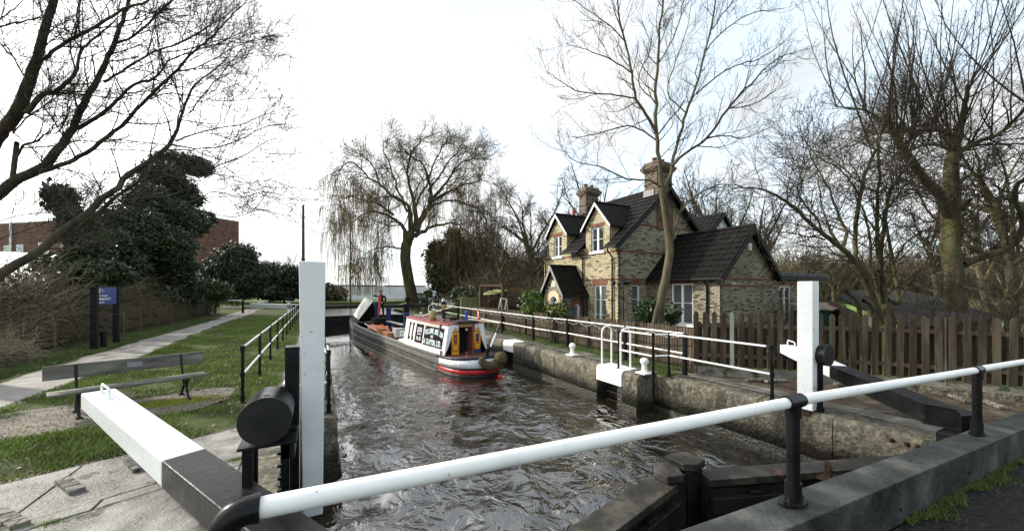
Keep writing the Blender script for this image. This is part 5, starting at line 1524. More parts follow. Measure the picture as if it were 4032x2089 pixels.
for (sx, sy) in ((-1, -1.35), (1, -1.35), (-1, 1.25), (1, 1.25)):
    m = MB(); x = vx + sx * .78; m.cyl((x - .11, vy + sy, .37), (x + .11, vy + sy, .37), .37, n=20); wh = obj('wheel', m, BLACK, vh, bevel=.03)
    m = MB(); m.cyl((x + sx * .112 - .006, vy + sy, .37), (x + sx * .112 + .006, vy + sy, .37), .17, n=14); obj('rim', m, STEEL, wh)
for sx in (-1, 1):
    m = MB(); m.cyl((vx + sx * .55, vy - 2.13, .9), (vx + sx * .55, vy - 2.09, .9), .1, n=14); obj('headlight', m, UPVC, vh)
# timber planter box by the seated person
p = PD(1688, 1146, 40); m = MB(); m.box(p.x - .6, p.x + .6, p.y - .4, p.y + .4, .0, .75)
for z in (.24, .5): m.box(p.x - .61, p.x + .61, p.y - .41, p.y - .4, z, z + .02)
tag(obj('planter', m, mat('planter_wood', [(.30, .22, .12), (.40, .30, .18)], 4, .8)), 'square timber planter behind the far balance beam', 'planter')
# ------------------------------------------------------------ narrowboat
BA = R_(7.0)
BO = Vector((5.40, 12.7, -.95))
NM = Matrix.Translation(BO) @ Matrix.Rotation(BA, 4, 'Z')
boat = thing('narrowboat', 'old working narrowboat with lettered white cabin and open hold, lying in the lock', 'boat', BO)
secs = [(0.0, .10, .74), (.05, .34, .73), (.18, .60, .72), (.42, .83, .70), (.80, .99, .68), (1.3, 1.05, .66), (2.2, 1.06, .64), (6, 1.06, .60), (12, 1.06, .62), (16, 1.06, .70), (18.2, .99, .82), (19.8, .80, .93), (20.9, .50, 1.04), (21.6, .16, 1.16), (21.8, .02, 1.20)]
def interp(y):
    for a, b_ in zip(secs[:-1], secs[1:]):
        if a[0] <= y <= b_[0]:
            t = (y - a[0]) / (b_[0] - a[0]); return a[1] + (b_[1] - a[1]) * t, a[2] + (b_[2] - a[2]) * t
    return secs[-1][1:]
def band(m, y0, y1, zlo, zhi, off, n=None, under=0.0, ys_=None):
    """strip round the stern from the left side at y1 to the right side at y1 (or one side each when y0 > 0)"""
    ylist = ys_ or sorted({y0, y1} | {s[0] for s in secs if y0 < s[0] < y1} | {y0 + (y1 - y0) * k / 10 for k in range(11)})
    path = [(-(interp(y)[0] + off), y) for y in reversed(ylist)]
    path2 = [((interp(y)[0] + off), y) for y in ylist]
    def strip(pp):
        vs = []
        for (x, y) in pp:
            g = interp(max(y, 0))[1]
            a = zlo if zlo >= 0 or zlo > -1 and zlo < .55 else zlo; 
            zl = zlo(y) if callable(zlo) else zlo; zh = zhi(y) if callable(zhi) else zhi
            vs += [(x, y - (off if y < .01 else 0), zl), (x, y - (off if y < .01 else 0), zh)]
        m._add(vs, [(2 * k, 2 * k + 2, 2 * k + 3, 2 * k + 1) for k in range(len(pp) - 1)], True)
    if y0 <= 0: strip(path + path2)
    else: strip(path); strip(path2)
HULL = mat('hull_black', [(.018, .018, .017), (.05, .048, .044), (.11, .105, .095)], 1.4, .55, .006, 20, stretch=(1, 1, 3), rvar=.1, spots=((.20, .19, .17), 2.2, .62, .12))
HB = mat('hull_bottom_black', [(.012, .012, .012), (.03, .028, .026)], 3, .5)
RED = mat('boat_red', [(.50, .015, .02), (.40, .012, .018)], 3, .35, spots=((.2, .03, .03), 5, .68, .1))
BWH = mat('boat_white_shaded', [(.74, .76, .80), (.66, .69, .74)], 2, .35, spots=((.25, .25, .25), 7, .68, .05))  # bluish tint paints the shaded look of the stern whites
CWH = mat('cabin_white_sunlit', [(.80, .77, .72), (.70, .66, .60)], 2, .4, spots=((.4, .36, .32), 9, .72, .06))  # warm tint paints sunlight into the white of the cabin
g = lambda y: interp(max(y, 0))[1]
ZC = lambda f: f
def hull_strip(name, y0, y1, zl, zh, off, matl, parent=boat, th=.012):
    m = MB(NM)
    ylist = sorted({y0, y1} | {s[0] for s in secs if y0 < s[0] < y1} | {y0 + (y1 - y0) * k / 8 for k in range(9)})
    def strip(pp):
        vs = []
        for (x, y) in pp: vs += [(x, y, zl(y)), (x, y, zh(y))]
        m._add(vs, [(2 * k, 2 * k + 2, 2 * k + 3, 2 * k + 1) for k in range(len(pp) - 1)], True)
    L_ = [(-(interp(y)[0] + off), y - (off if y == 0 else 0)) for y in reversed(ylist)]; Rr = [((interp(y)[0] + off), y - (off if y == 0 else 0)) for y in ylist]
    if y0 <= 0: strip(L_ + Rr)
    else: strip(L_[::1]); strip(Rr)
    return obj(name, m, matl, parent, solid=th)
hull = hull_strip('hull', 0, 21.8, lambda y: -.5, lambda y: g(y) - .0, 0.0, HULL, th=.05)
hull_strip('black_bottom_band', 0, 2.0, lambda y: -.1, lambda y: .13, .006, HB)
hull_strip('red_band', 0, 1.75, lambda y: .12, lambda y: .275, .012, RED)
hull_strip('rubbing_strake', 0, 21.6, lambda y: .28 + .35 * max(0, (y - 14) / 8) ** 2, lambda y: .33 + .35 * max(0, (y - 14) / 8) ** 2, .022, HB, th=.02)
hull_strip('white_band', 0, 1.72, lambda y: .345, lambda y: g(y) - .085, .012, BWH)
hull_strip('dark_rim', 0, 2.0, lambda y: g(y) - .08, lambda y: g(y) + .01, .02, mat('rim_blue', [(.02, .025, .045), (.035, .04, .06)], 4, .35), th=.03)
hull_strip('gunwale_strip', 2.0, 21.6, lambda y: g(y) - .10, lambda y: g(y) - .06, .012, STEEL, th=.02)
hull_strip('pale_waterline', 1.9, 21.0, lambda y: .015, lambda y: .035, .010, mat('worn_edge', [(.35, .34, .31), (.2, .19, .17)], 8, .6), th=.01)
# decks
def deck(name, y0, y1, zoff, inset, matl, inner=0.0):
    m = MB(NM); ylist = sorted({y0, y1} | {s[0] for s in secs if y0 < s[0] < y1})
    for a, b_ in zip(ylist[:-1], ylist[1:]):
        ha, hb = interp(a)[0] - inset, interp(b_)[0] - inset; za, zb = g(a) + zoff, g(b_) + zoff
        if inner:
            for s_ in (-1, 1): m.poly([(s_ * ha, a, za), (s_ * hb, b_, zb), (s_ * (hb - inner), b_, zb), (s_ * (ha - inner), a, za)])
        else: m.poly([(-ha, a, za), (ha, a, za), (hb, b_, zb), (-hb, b_, zb)])
    return obj(name, m, matl, boat, solid=.03)
deck('stern_deck', 0, 2.0, -.02, .03, mat('deck_red_brown', [(.08, .03, .025), (.12, .06, .05)], 4, .6))
deck('side_deck', 2.0, 17.6, -.03, .03, mat('gunwale_grey', [(.16, .155, .14), (.28, .27, .25)], 2, .6), inner=.16)
deck('fore_deck', 17.6, 21.7, -.03, .03, BLACK)
m = MB(NM); m.box(-.88, .88, 6.45, 17.6, .12, .16); obj('hold_floor', m, mat('hold_planks', [(.06, .05, .04), (.12, .10, .08)], 3, .7, .004), boat)
m = MB(NM)
for s_ in (-1, 1): m.box(*sorted((s_ * .87, s_ * .84)), 6.45, 17.6, .12, .58)
obj('hold_side', m, HB, boat)
# cabin sides lean inwards
cb0, cb1, zt = .95, .76, 1.80
CY0, CY1 = 1.50, 6.35
def side_pt(s_, y, h, off=0.0):
    """h 0..1 up the cabin side"""
    z0 = g(y) ; z = z0 + (zt - z0 + (.05 if y > 5 else 0)) * h
    x = cb0 + (cb1 - cb0) * h
    n = Vector((1, 0, (cb0 - cb1) / (zt - z0))).normalized()
    return Vector((s_ * (x + n.x * off), y, z + n.z * off))
for s_ in (-1, 1):
    m = MB(NM); n_ = 8
    for k in range(n_):
        ya, yb = CY0 + (CY1 - CY0) * k / n_, CY0 + (CY1 - CY0) * (k + 1) / n_
        m.poly([side_pt(s_, ya, 0), side_pt(s_, yb, 0), side_pt(s_, yb, 1), side_pt(s_, ya, 1)][::s_])
    cs = obj('cabin_side', m, CWH, boat, solid=.04)
    if s_ < 0: side_l = cs
    # red edging along the roof
    m = MB(NM); m.tube([side_pt(s_, CY0 - .02, 1.0, .02), side_pt(s_, (CY0 + CY1) / 2, 1.0, .02), side_pt(s_, CY1, 1.0, .02)], .035, 8); obj('roof_edge', m, mat('edge_red', [(.30, .02, .03), (.38, .03, .04)], 4, .35) if s_ < 0 else bpy.data.materials['edge_red'], boat)
m = MB(NM); n_ = 6
for k in range(n_):
    a, b_ = -1 + 2 * k / n_, -1 + 2 * (k + 1) / n_
    f_ = lambda q: zt + .02 + .07 * (1 - q * q)
    m.poly([(a * cb1, CY0, f_(a)), (b_ * cb1, CY0, f_(b_)), (b_ * cb1, CY1, f_(b_) + .05), (a * cb1, CY1, f_(a) + .05)])
rf = obj('cabin_roof', m, mat('roof_oxide', [(.14, .03, .035), (.20, .05, .05)], 4, .4), boat, solid=.04)
m = MB(NM); m.prism([(-cb0 + .05, CY1 - .06, .6), (cb0 - .05, CY1 - .06, .6), (cb1 - .03, CY1 - .06, zt + .05), (-cb1 + .03, CY1 - .06, zt + .05)], (0, .05, 0)); obj('front_bulkhead', m, CWH, boat)
# dark lettered panels on the left side (and plain ones on the right)
PAN = mat('panel_black', [(.012, .008, .009), (.028, .016, .018)], 3, .3)
def panel(s_, ya, yb, ha, hb, matl, name='side_panel', off=.006, parent=None):
    m = MB(NM); m.hexa([side_pt(s_, ya, ha, off), side_pt(s_, yb, ha, off), side_pt(s_, yb, ha, 0), side_pt(s_, ya, ha, 0), side_pt(s_, ya, hb, off), side_pt(s_, yb, hb, off), side_pt(s_, yb, hb, 0), side_pt(s_, ya, hb, 0)])
    return obj(name, m, matl, parent or (side_l if s_ < 0 else boat))
panel(-1, 1.80, 3.82, .17, .86, PAN); panel(-1, 3.95, 4.88, .18, .87, PAN)
for (a, b_) in ((5.16, 5.33), (5.62, 5.79)): panel(-1, a, b_, .20, .84, PAN, 'dark_stripe')
for (a, zc) in ((5.08, .28), (5.08, .80), (5.52, .28), (5.52, .80)): panel(-1, a, a + .07, zc - .045, zc + .045, PAN, 'hinge', .010)
panel(1, 1.84, 4.85, .20, .82, PAN)
def TM(y, h, off=.010):
    """text frame on the left cabin side: x runs sternwards, y up the side"""
    o = side_pt(-1, y, h, off); up = (side_pt(-1, y, 1) - side_pt(-1, y, 0)).normalized(); xv = Vector((0, -1, 0)); up = (up - xv * up.dot(xv)).normalized(); zv = xv.cross(up)
    M = Matrix.Identity(4)
    for i in range(3): M[i][0] = xv[i]; M[i][1] = up[i]; M[i][2] = zv[i]; M[i][3] = o[i]
    return NM @ M
LET = mat('lettering_cream', [(.74, .82, .84), (.62, .74, .78)], 6, .4)
LSH = mat('lettering_shade', [(.12, .25, .32), (.10, .2, .28)], 6, .4)
def arc_text(body, y0, y1, hbase, rise, size, xs, slope=0.0):
    n_ = len(body)
    for k, ch in enumerate(body):
        if ch == ' ': continue
        t = (k + .5) / n_; y = y0 + (y1 - y0) * t
        h = hbase + rise * (1 - (2 * t - 1) ** 2) + slope * t
        for (o_, mt, dx, dh) in ((.0095, LSH, .012, -.018), (.0125, LET, 0, 0)):
            text_mesh(ch, size, TM(y - dx, h + dh, o_), mt, side_l, xs=xs, bold=.009, align='CENTER')
arc_text('FELLOWS,MORTON', 3.74, 1.88, .53, .10, .285, .66)
arc_text('& CLAYTON,LTD.', 3.74, 1.88, .235, -.00, .30, .66)
text_mesh('AND', .16, TM(2.95, .47), LET, side_l, xs=.8, bold=.004, align='CENTER', shear=.2)
text_mesh('Joshers', .10, TM(3.70, .745), LET, side_l, xs=.8, bold=.001) if False else None
text_mesh('S', .13, TM(3.72, .77), LET, side_l, xs=.7, bold=.001, shear=.2)
text_mesh('LION', .31, TM(4.41, .57), LET, side_l, xs=.78, bold=.008, align='CENTER')
text_mesh('No 38', .25, TM(4.41, .27), LET, side_l, xs=.80, bold=.006, align='CENTER')
panel(-1, 4.16, 4.64, .485, .515, LET, 'underline', .011)
text_mesh('Registered at Birmingham', .105, TM(3.35, .905), mat('faded_lettering', [(.50, .45, .36), (.55, .5, .4)], 5, .5), side_l, xs=.85, bold=.001)
# stern end of the cabin
bk = MB(NM); zb0 = .62
bk.prism([(-cb0 + .02, CY0 + .50, zb0), (cb0 - .02, CY0 + .50, zb0), (cb1 - .02, CY0 + .50, zt), (-cb1 + .02, CY0 + .50, zt)], (0, .05, 0)); bh = obj('rear_bulkhead', bk, DARKIN, boat)  # near-black colour paints the shade in the stern recess and doorway
for s_ in (-1, 1):   # white scalloped end pieces
    pts = [(s_ * (cb1 + .0), CY0 - .01, zt + .0)]
    for k in range(9):
        t = k / 8; z = zt + (zb0 + .04 - zt) * t; xo = cb1 + (cb0 - cb1) * t
        wv_ = .20 * (1 - t ** 3) if t < .99 else 0.0
        pts.append((s_ * (xo - wv_ + .0), CY0 - .01, z))
    pts.append((s_ * cb0, CY0 - .01, zb0 + .04))
    m = MB(NM); m.prism([pts[0]] + pts[1:], (0, .04, 0)); obj('white_end_piece', m, BWH, boat)
    m = MB(NM); m.prism([(s_ * (cb1 - .15), CY0 + .05, zt), (s_ * (cb0 - .02), CY0 + .05, zb0), (s_ * (cb0 - .02), CY0 + .46, zb0), (s_ * (cb1 - .03), CY0 + .46, zt)], (s_ * -.02, 0, 0)); obj('inner_side', m, DARKIN, boat)
YEL = mat('door_yellow', [(.70, .36, .02), (.62, .30, .015)], 4, .35); DRD = mat('door_red', [(.30, .03, .015), (.24, .02, .012)], 4, .35)
SKYB = mat('castle_sky', [(.35, .55, .75), (.7, .8, .85), (.12, .3, .2)], 9, .4, pos=[.35, .5, .65]); DBL = mat('door_blue', [(.03, .05, .11), (.045, .07, .14)], 4, .4)
for s_, x0, x1 in ((-1, -.62, -.31), (1, .34, .65)):
    y = CY0 + .02; z0 = zb0 + .02
    m = MB(NM); m.box(x0, x1, y, y + .035, z0, zt + .03); dr = obj('door', m, YEL if s_ < 0 else DBL, boat, bevel=.004)
    if s_ > 0: m = MB(NM); m.box(x0 + .005, x1 - .005, y - .004, y, z0 + .22, zt + .02); obj('yellow_field', m, YEL, dr)
    m = MB(NM); m.box(x0 - .004, x1 + .004, y - .006, y - .001 - (.004 if s_ > 0 else 0), 1.50, zt + .034); obj('castle_frame', m, DRD, dr)
    m = MB(NM); m.box(x0 + .04, x1 - .04, y - .011, y - .0065, 1.535, zt - .0); obj('castle_panel', m, SKYB, dr)
    m = MB(NM); m.prism([(x0 + .07, y - .012, 1.55), (x1 - .07, y - .012, 1.55), (x1 - .07, y - .012, 1.62), (x1 - .14, y - .012, 1.70), (x0 + .15, y - .012, 1.73), (x0 + .12, y - .012, 1.64), (x0 + .07, y - .012, 1.60)], (0, -.003, 0)); obj('painted_castle', m, mat('castle_orange', [(.55, .3, .08), (.4, .2, .06)], 20, .5) if s_ < 0 else bpy.data.materials['castle_orange'], dr)
    m = MB(NM); m.box(x0 + .08, x1 - .08, y - .010, y - .0045, 1.08, 1.42); obj('upper_panel', m, DRD, dr)
    m = MB(NM); m.box(x0 + .105, x1 - .105, y - .014, y - .0105, 1.11, 1.39); up_ = obj('inner_panel', m, mat('rose_panel', [(.02, .02, .02), (.10, .04, .02), (.35, .3, .1)], 30, .4) if s_ < 0 else DBL, dr)
    m = MB(NM); m.box(x0 + .025, x1 - .025, y - .008, y - .0045, .77, 1.03); obj('lower_frame', m, DRD, dr)
    m = MB(NM); m.box(x0 + .05, x1 - .05, y - .012, y - .0085, .80, 1.005); obj('lower_panel', m, YEL, dr)
    m = MB(NM); xm_ = (x0 + x1) / 2; m.ball((xm_, y - .018, .91), .03, 10, .6)
    if s_ < 0: m.ball((xm_, y - .022, 1.26), .028, 10)
    obj('brass_knob', m, mat('brass', [(.8, .6, .25), (.7, .5, .2)], 4, .25, metal=.8) if s_ < 0 else bpy.data.materials['brass'], dr)
m = MB(NM); m.box(-.30, .33, CY0 + .03, CY0 + .06, 1.70, zt + .05); obj('door_header', m, mat('ochre_wood', [(.32, .20, .06), (.42, .27, .09)], 5, .5), boat)
m = MB(NM); m.box(.27, .33, CY0 + .02, CY0 + .5, zb0, zt); obj('door_jamb', m, mat('brown_jamb', [(.18, .06, .04), (.25, .10, .06)], 5, .5), boat)
m = MB(NM); m.cyl((0.0, CY0 + .03, 1.60), (0.0, CY0 - .02, 1.60), .055, n=14); obj('tunnel_lamp', m, mat('lamp_metal', [(.4, .36, .33), (.5, .46, .42)], 5, .3, metal=.6), boat)
m = MB(NM); m.box(-.42, .52, CY0 - .06, CY0 + .75, zt + .10, zt + .125); m.box(-.40, .50, CY0 - .04, CY0 + .7, zt + .02, zt + .10); obj('sliding_hatch', m, mat('hatch_grey', [(.02, .02, .022), (.05, .05, .052)], 5, .5), boat, bevel=.008)
# chimney with brass bands
cx_, cy_ = -.42, 2.75
m = MB(NM); m.lathe((cx_, cy_, zt + .02), [(.13, 0), (.12, .05), (.085, .08), (.082, .50), (.086, .72), (.088, .86)], 20); chm = obj('chimney', m, BLACK, boat)
m = MB(NM)
for z in (.52, .60, .68): m.lathe((cx_, cy_, zt + .02 + z), [(.090, 0), (.092, .02), (.090, .04)], 20)
m.lathe((cx_, cy_, zt + .02 + .1), [(.088, 0), (.09, .015), (.088, .03)], 20); obj('brass_band', m, bpy.data.materials['brass'], chm)
m = MB(NM); m.lathe((cx_, cy_, zt + .88), [(.088, 0), (.06, .05), (.055, .12), (.001, .13)], 16); obj('chimney_cap', m, bpy.data.materials['grey_metal'], chm)
# roof clutter as things of their own
def onroof(name, label, cat, m, matl, **k): return tag(obj(name, m, matl, **k), label, cat)
m = MB(NM); m.cyl((.35, 2.2, zt + .12), (.35, 2.2, zt + .42), .055, n=14); m.ball((.35, 2.2, zt + .44), .07, 10, .6)
onroof('blue_ornament', 'small bright blue topped vent on the cabin roof right of the chimney', 'ornament', m, mat('bright_blue', [(.03, .06, .45), (.05, .09, .55)], 5, .35))
m = MB(NM); m.cyl((.12, 2.5, zt + .12), (.12, 2.5, zt + .34), .05, n=12); m.ball((-.06, 2.6, zt + .16), .17, 12, .55, .08)
onroof('roof_vent', 'black mushroom vent and coiled line on the cabin roof', 'vent', m, BLACK)
m = MB(NM); m.lathe((-.62, 3.4, zt + .06), [(.13, 0), (.15, .02), (.12, .20), (.14, .36), (.10, .40), (.05, .41)], 16); m.tube([(-.62, 3.53, zt + .3), (-.62, 3.75, zt + .42), (-.62, 3.9, zt + .5)], .02, 8)
onroof('water_can', 'flower painted water can standing on the cabin roof left of the black chimney', 'water can', m, mat('painted_can', [(.30, .05, .04), (.10, .09, .04), (.5, .42, .2), (.06, .12, .05)], 22, .4, pos=[.3, .45, .58, .7]))
m = MB(NM); m.box(-.15, .35, 3.6, 4.8, zt + .10, zt + .16); m.box(-.5, .0, 5.3, 6.2, zt + .09, zt + .14)
onroof('roof_boards', 'dark boards and a solar panel lying flat on the cabin roof', 'board', m, mat('blue_black', [(.02, .02, .04), (.2, .2, .24)], 3, .3))
m = MB(NM); m.cyl((-.35, 5.4, zt + .12), (.15, 3.2, zt + .62), .028, n=8)
onroof('boat_pole', 'pale wooden pole propped on the cabin roof', 'pole', m, mat('pale_pole', [(.45, .38, .3), (.6, .55, .48)], 5, .6))
m = MB(NM); m.tube([side_pt(-1, 2.15, 1.03, .05), side_pt(-1, 2.2, .92, .03), side_pt(-1, 2.25, .62, .035)], [.02, .045, .03], 8); m.tube([(-.5, 2.1, zt + .1), side_pt(-1, 2.15, 1.03, .05)], .02, 6)
onroof('hanging_rope', 'grey tail of rope or cloth hanging over the cabin side lettering', 'rope', m, mat('grey_rope', [(.14, .15, .13), (.24, .25, .22)], 20, .9))
# tiller: pale bar over the hatch, black and white post
m = MB(NM); m.bar((.15, CY0 + .15, zt + .20), (.80, CY0 - 1.15, zt + .10), .035, .04); tl = obj('tiller_bar', m, mat('tiller_cream', [(.62, .55, .40), (.7, .64, .5)], 8, .5), boat)
m = MB(NM); A_ = Vector((.82, .32, zt + .05)); B_ = Vector((.30, .40, .72)); 
for t0, t1, mt in ((0, .30, BLACK), (.30, .74, BWH), (.74, 1.0, BLACK)):
    m = MB(NM); m.cyl(A_.lerp(B_, t0), A_.lerp(B_, t1), .036, n=12); obj('tiller_post', m, mt, boat)
m = MB(NM); m.cyl(B_ + Vector((0, 0, -.02)), B_ + Vector((0, 0, .22)), .035, n=12); m.cyl(B_ + Vector((0, 0, .19)), B_ + Vector((0, 0, .23)), .075, n=14); m.cyl(B_ + Vector((0, 0, -.05)), B_ + Vector((0, 0, -.01)), .09, n=14); obj('rudder_head', m, BLACK, boat)
for (x, y) in ((-.35, .75), (.72, 1.0), (-.98, 1.75)):
    m = MB(NM); m.lathe((x, y, g(y) - .01), [(.055, 0), (.03, .03), (.028, .12), (.055, .14), (.05, .17), (.001, .175)], 14); obj('mooring_stud', m, mat('stud_red', [(.16, .03, .03), (.22, .05, .05)], 5, .4) if x == -.35 else bpy.data.materials['stud_red'], boat)
# rope fenders on the stern
ROPE = mat('brown_rope', [(.035, .028, .015), (.085, .068, .038), (.14, .115, .07)], 22, .95, .02, 40)
m = MB(NM)
for k in range(15):
    a = PI * 1.02 + PI * .9 * k / 14
    m.ball((.16 + .36 * math.cos(a), -.16 + .07 * abs(math.cos(a)), .66 + .24 * math.sin(a)), .13 + .03 * math.sin(PI * k / 14), 16, 1, .05)
tag(obj('rope_fender', m, ROPE), 'sagging brown rope fender slung across the white stern', 'fender', 'brown rope fenders on the stern')
m = MB(NM); m.ball((.52, -.20, .66), .24, 18, 1, .07)
tag(obj('rope_fender', m, ROPE), 'round ball shaped brown rope fender at the right of the stern', 'fender', 'brown rope fenders on the stern')
m = MB(NM); m.ball((.40, -.32, .03), .075, 12, 1.2)
tag(obj('float', m, mat('float_red', [(.75, .03, .02), (.6, .02, .02)], 5, .4)), 'small red float in the water under the boat stern', 'float')
# hold: stands, planks, cratch
MBL = mat('stand_blue', [(.012, .025, .085), (.02, .035, .11)], 4, .45)
for (y, z1) in ((9.2, 1.88), (12.6, 2.05), (15.4, 2.30)):
    m = MB(NM); m.box(.02, .30, y - .07, y + .07, .16, z1 - .18); m.box(.0, .32, y - .09, y + .09, z1 - .179, z1); obj('hold_stand', m, MBL, boat, bevel=.008)
m = MB(NM); m.box(-.05, .22, 9.4, 12.5, 1.18, 1.23); m.box(.30, .52, 9.4, 15.3, 1.05, 1.10); obj('top_plank', m, mat('bare_plank', [(.28, .27, .25), (.38, .37, .35)], 3, .7), boat)
CV = mat('canvas_white', [(.70, .70, .66), (.52, .52, .48), (.76, .76, .72)], 1.5, .8, .03, 5, spots=((.3, .3, .27), 1.2, .62, .1))
m = MB(NM)
LA, LF, TF_, TA = (-.72, 17.0, 1.05), (-.50, 20.0, 1.22), (0, 18.5, 2.58), (0, 15.8, 2.42)
RA_, RF = (.72, 17.0, 1.05), (.50, 20.0, 1.22)
m._add([LA, LF, TF_, TA, RA_, RF], [(0, 3, 2, 1), (4, 5, 2, 3), (1, 2, 5)])
obj('cratch_cover', m, CV, boat, solid=.03)
m = MB(NM); m.tube([LA, TA, RA_], .03, 6); m.tube([TA, TF_], .035, 6); obj('cover_rope', m, CV, boat)
m = MB(NM); m.prism([(-.66, 17.05, .9), (.66, 17.05, .9), (.66, 17.1, 1.05), (0, 16.0, 2.32), (-.66, 17.1, 1.05)], (0, .03, 0)); obj('cratch_opening_shade', m, DARKIN, boat)  # dark sheet painting the shaded interior in the open end of the cover
# cargo things
rr = random.Random(4)
def heap(x0, x1, y0, y1, zb, h, nx_, ny_, seed, f=3.0):
    q = np.random.default_rng(seed); ph = q.uniform(0, 6, (14, 3)); m = MB(NM); vs = []
    for i in range(nx_ + 1):
        for j in range(ny_ + 1):
            u, v = i / nx_, j / ny_; x, y = x0 + (x1 - x0) * u, y0 + (y1 - y0) * v
            z = sum(abs(math.sin(x * f * (1 + .5 * k) * math.cos(p[0]) + y * f * (1 + .5 * k) * math.sin(p[0]) + p[1])) / (1 + .45 * k) for k, p in enumerate(ph)) / 6.5
            e = min(1, 6 * min(u, 1 - u)) * min(1, 6 * min(v, 1 - v))
            vs.append((x + .05 * math.sin(y * 9 + p[1]), y + .06 * math.sin(x * 13), zb + h * z * (.35 + .65 * e) - (1 - e) * .10))
    n1 = ny_ + 1; m._add(vs, [(i * n1 + j, (i + 1) * n1 + j, (i + 1) * n1 + j + 1, i * n1 + j + 1) for i in range(nx_) for j in range(ny_)], True); return m
m = heap(-.85, .02, 11.55, 14.1, .74, .42, 26, 60, 3, 4.0)
tag(obj('tarpaulin', m, mat('tarp_red', [(.50, .10, .05), (.62, .22, .10), (.38, .05, .04)], 5, .6)), 'crumpled orange red sheet heaped in the boat hold', 'sheet')
m = MB(NM); m.box(-.80, -.10, 11.8, 14.0, .16, .78); tag(obj('cargo_box', m, TIM, bevel=.01), 'dark cargo chest under the orange red sheet', 'chest')
def crate(x0, x1, y0, y1, z0, z1, mt, label, white=None):
    root = thing('cargo_box', label, 'box', NM @ Vector(((x0 + x1) / 2, (y0 + y1) / 2, z0)), 'boxes in the boat hold')
    m = MB(NM); m.box(x0, x1, y0, y1, z0, z1); obj('box_body', m, mt, root, bevel=.012)
    m = MB(NM); m.box(x0 - .02, x1 + .02, y0 - .02, y1 + .02, z1 + .001, z1 + .05); obj('lid', m, mt, root, bevel=.01)
    if white:
        m = MB(NM); m.box(*white); obj('label_sheet', m, UPVC, root)
        if 'grey' in label:
            x0w, x1w, ya, yb, za, zb = white; m = MB(NM); m.prism([((x0w + x1w) / 2 - .07, ya - .004, (za + zb) / 2 - .02), ((x0w + x1w) / 2 + .07, ya - .004, (za + zb) / 2 - .02), ((x0w + x1w) / 2 + .03, ya - .004, (za + zb) / 2 + .04), ((x0w + x1w) / 2 - .03, ya - .004, (za + zb) / 2 + .04)], (0, -.002, 0)); obj('dark_mark', m, BLACK, root)
    return root
BRN = mat('box_brown', [(.30, .12, .05), (.38, .16, .07)], 4, .7); GRY = mat('box_grey_plastic', [(.32, .32, .32), (.4, .4, .4)], 4, .5)
crate(-.84, -.42, 9.4, 10.6, .16, .74, BRN, 'orange brown wooden box against the left side of the hold, nearer one')
crate(-.84, -.50, 10.8, 11.6, .16, .84, BRN, 'orange brown wooden box at the foot of the red sheet')
crate(-.50, .0, 9.0, 9.6, .55, .98, GRY, 'grey plastic box with a white label beside the near blue stand', (-.26, -.04, 8.985, 8.995, .62, .92))
root = crate(-.48, -.02, 9.02, 9.6, .16, .50, mat('crate_dark', [(.10, .06, .045), (.16, .10, .07)], 4, .7), 'dark beer crate with white lettering beneath the grey plastic box')
M = Matrix.Identity(4); M[0][3], M[1][3], M[2][3] = -.40, 9.01, .26
M2 = NM @ Matrix.Translation((-.40, 9.012, .25)) @ Matrix.Rotation(PI / 2, 4, 'X'); text_mesh('BEER', .13, M2, WHITE, root, bold=.006)
m = heap(-.80, .70, 6.6, 8.6, .38, .42, 40, 50, 8, 5.0)
tag(obj('plastic_bag', m, mat('silver_bag', [(.42, .46, .52), (.62, .66, .70), (.28, .33, .42)], 8, .35)), 'pile of silvery blue plastic bags in the hold behind the cabin', 'bag')
m = MB(NM); m.cyl((-.80, 11.3, .72), (-.72, 15.2, .9), .03, n=8); tag(obj('pale_pole', m, UPVC), 'white pole lying along the left side of the hold', 'pole')

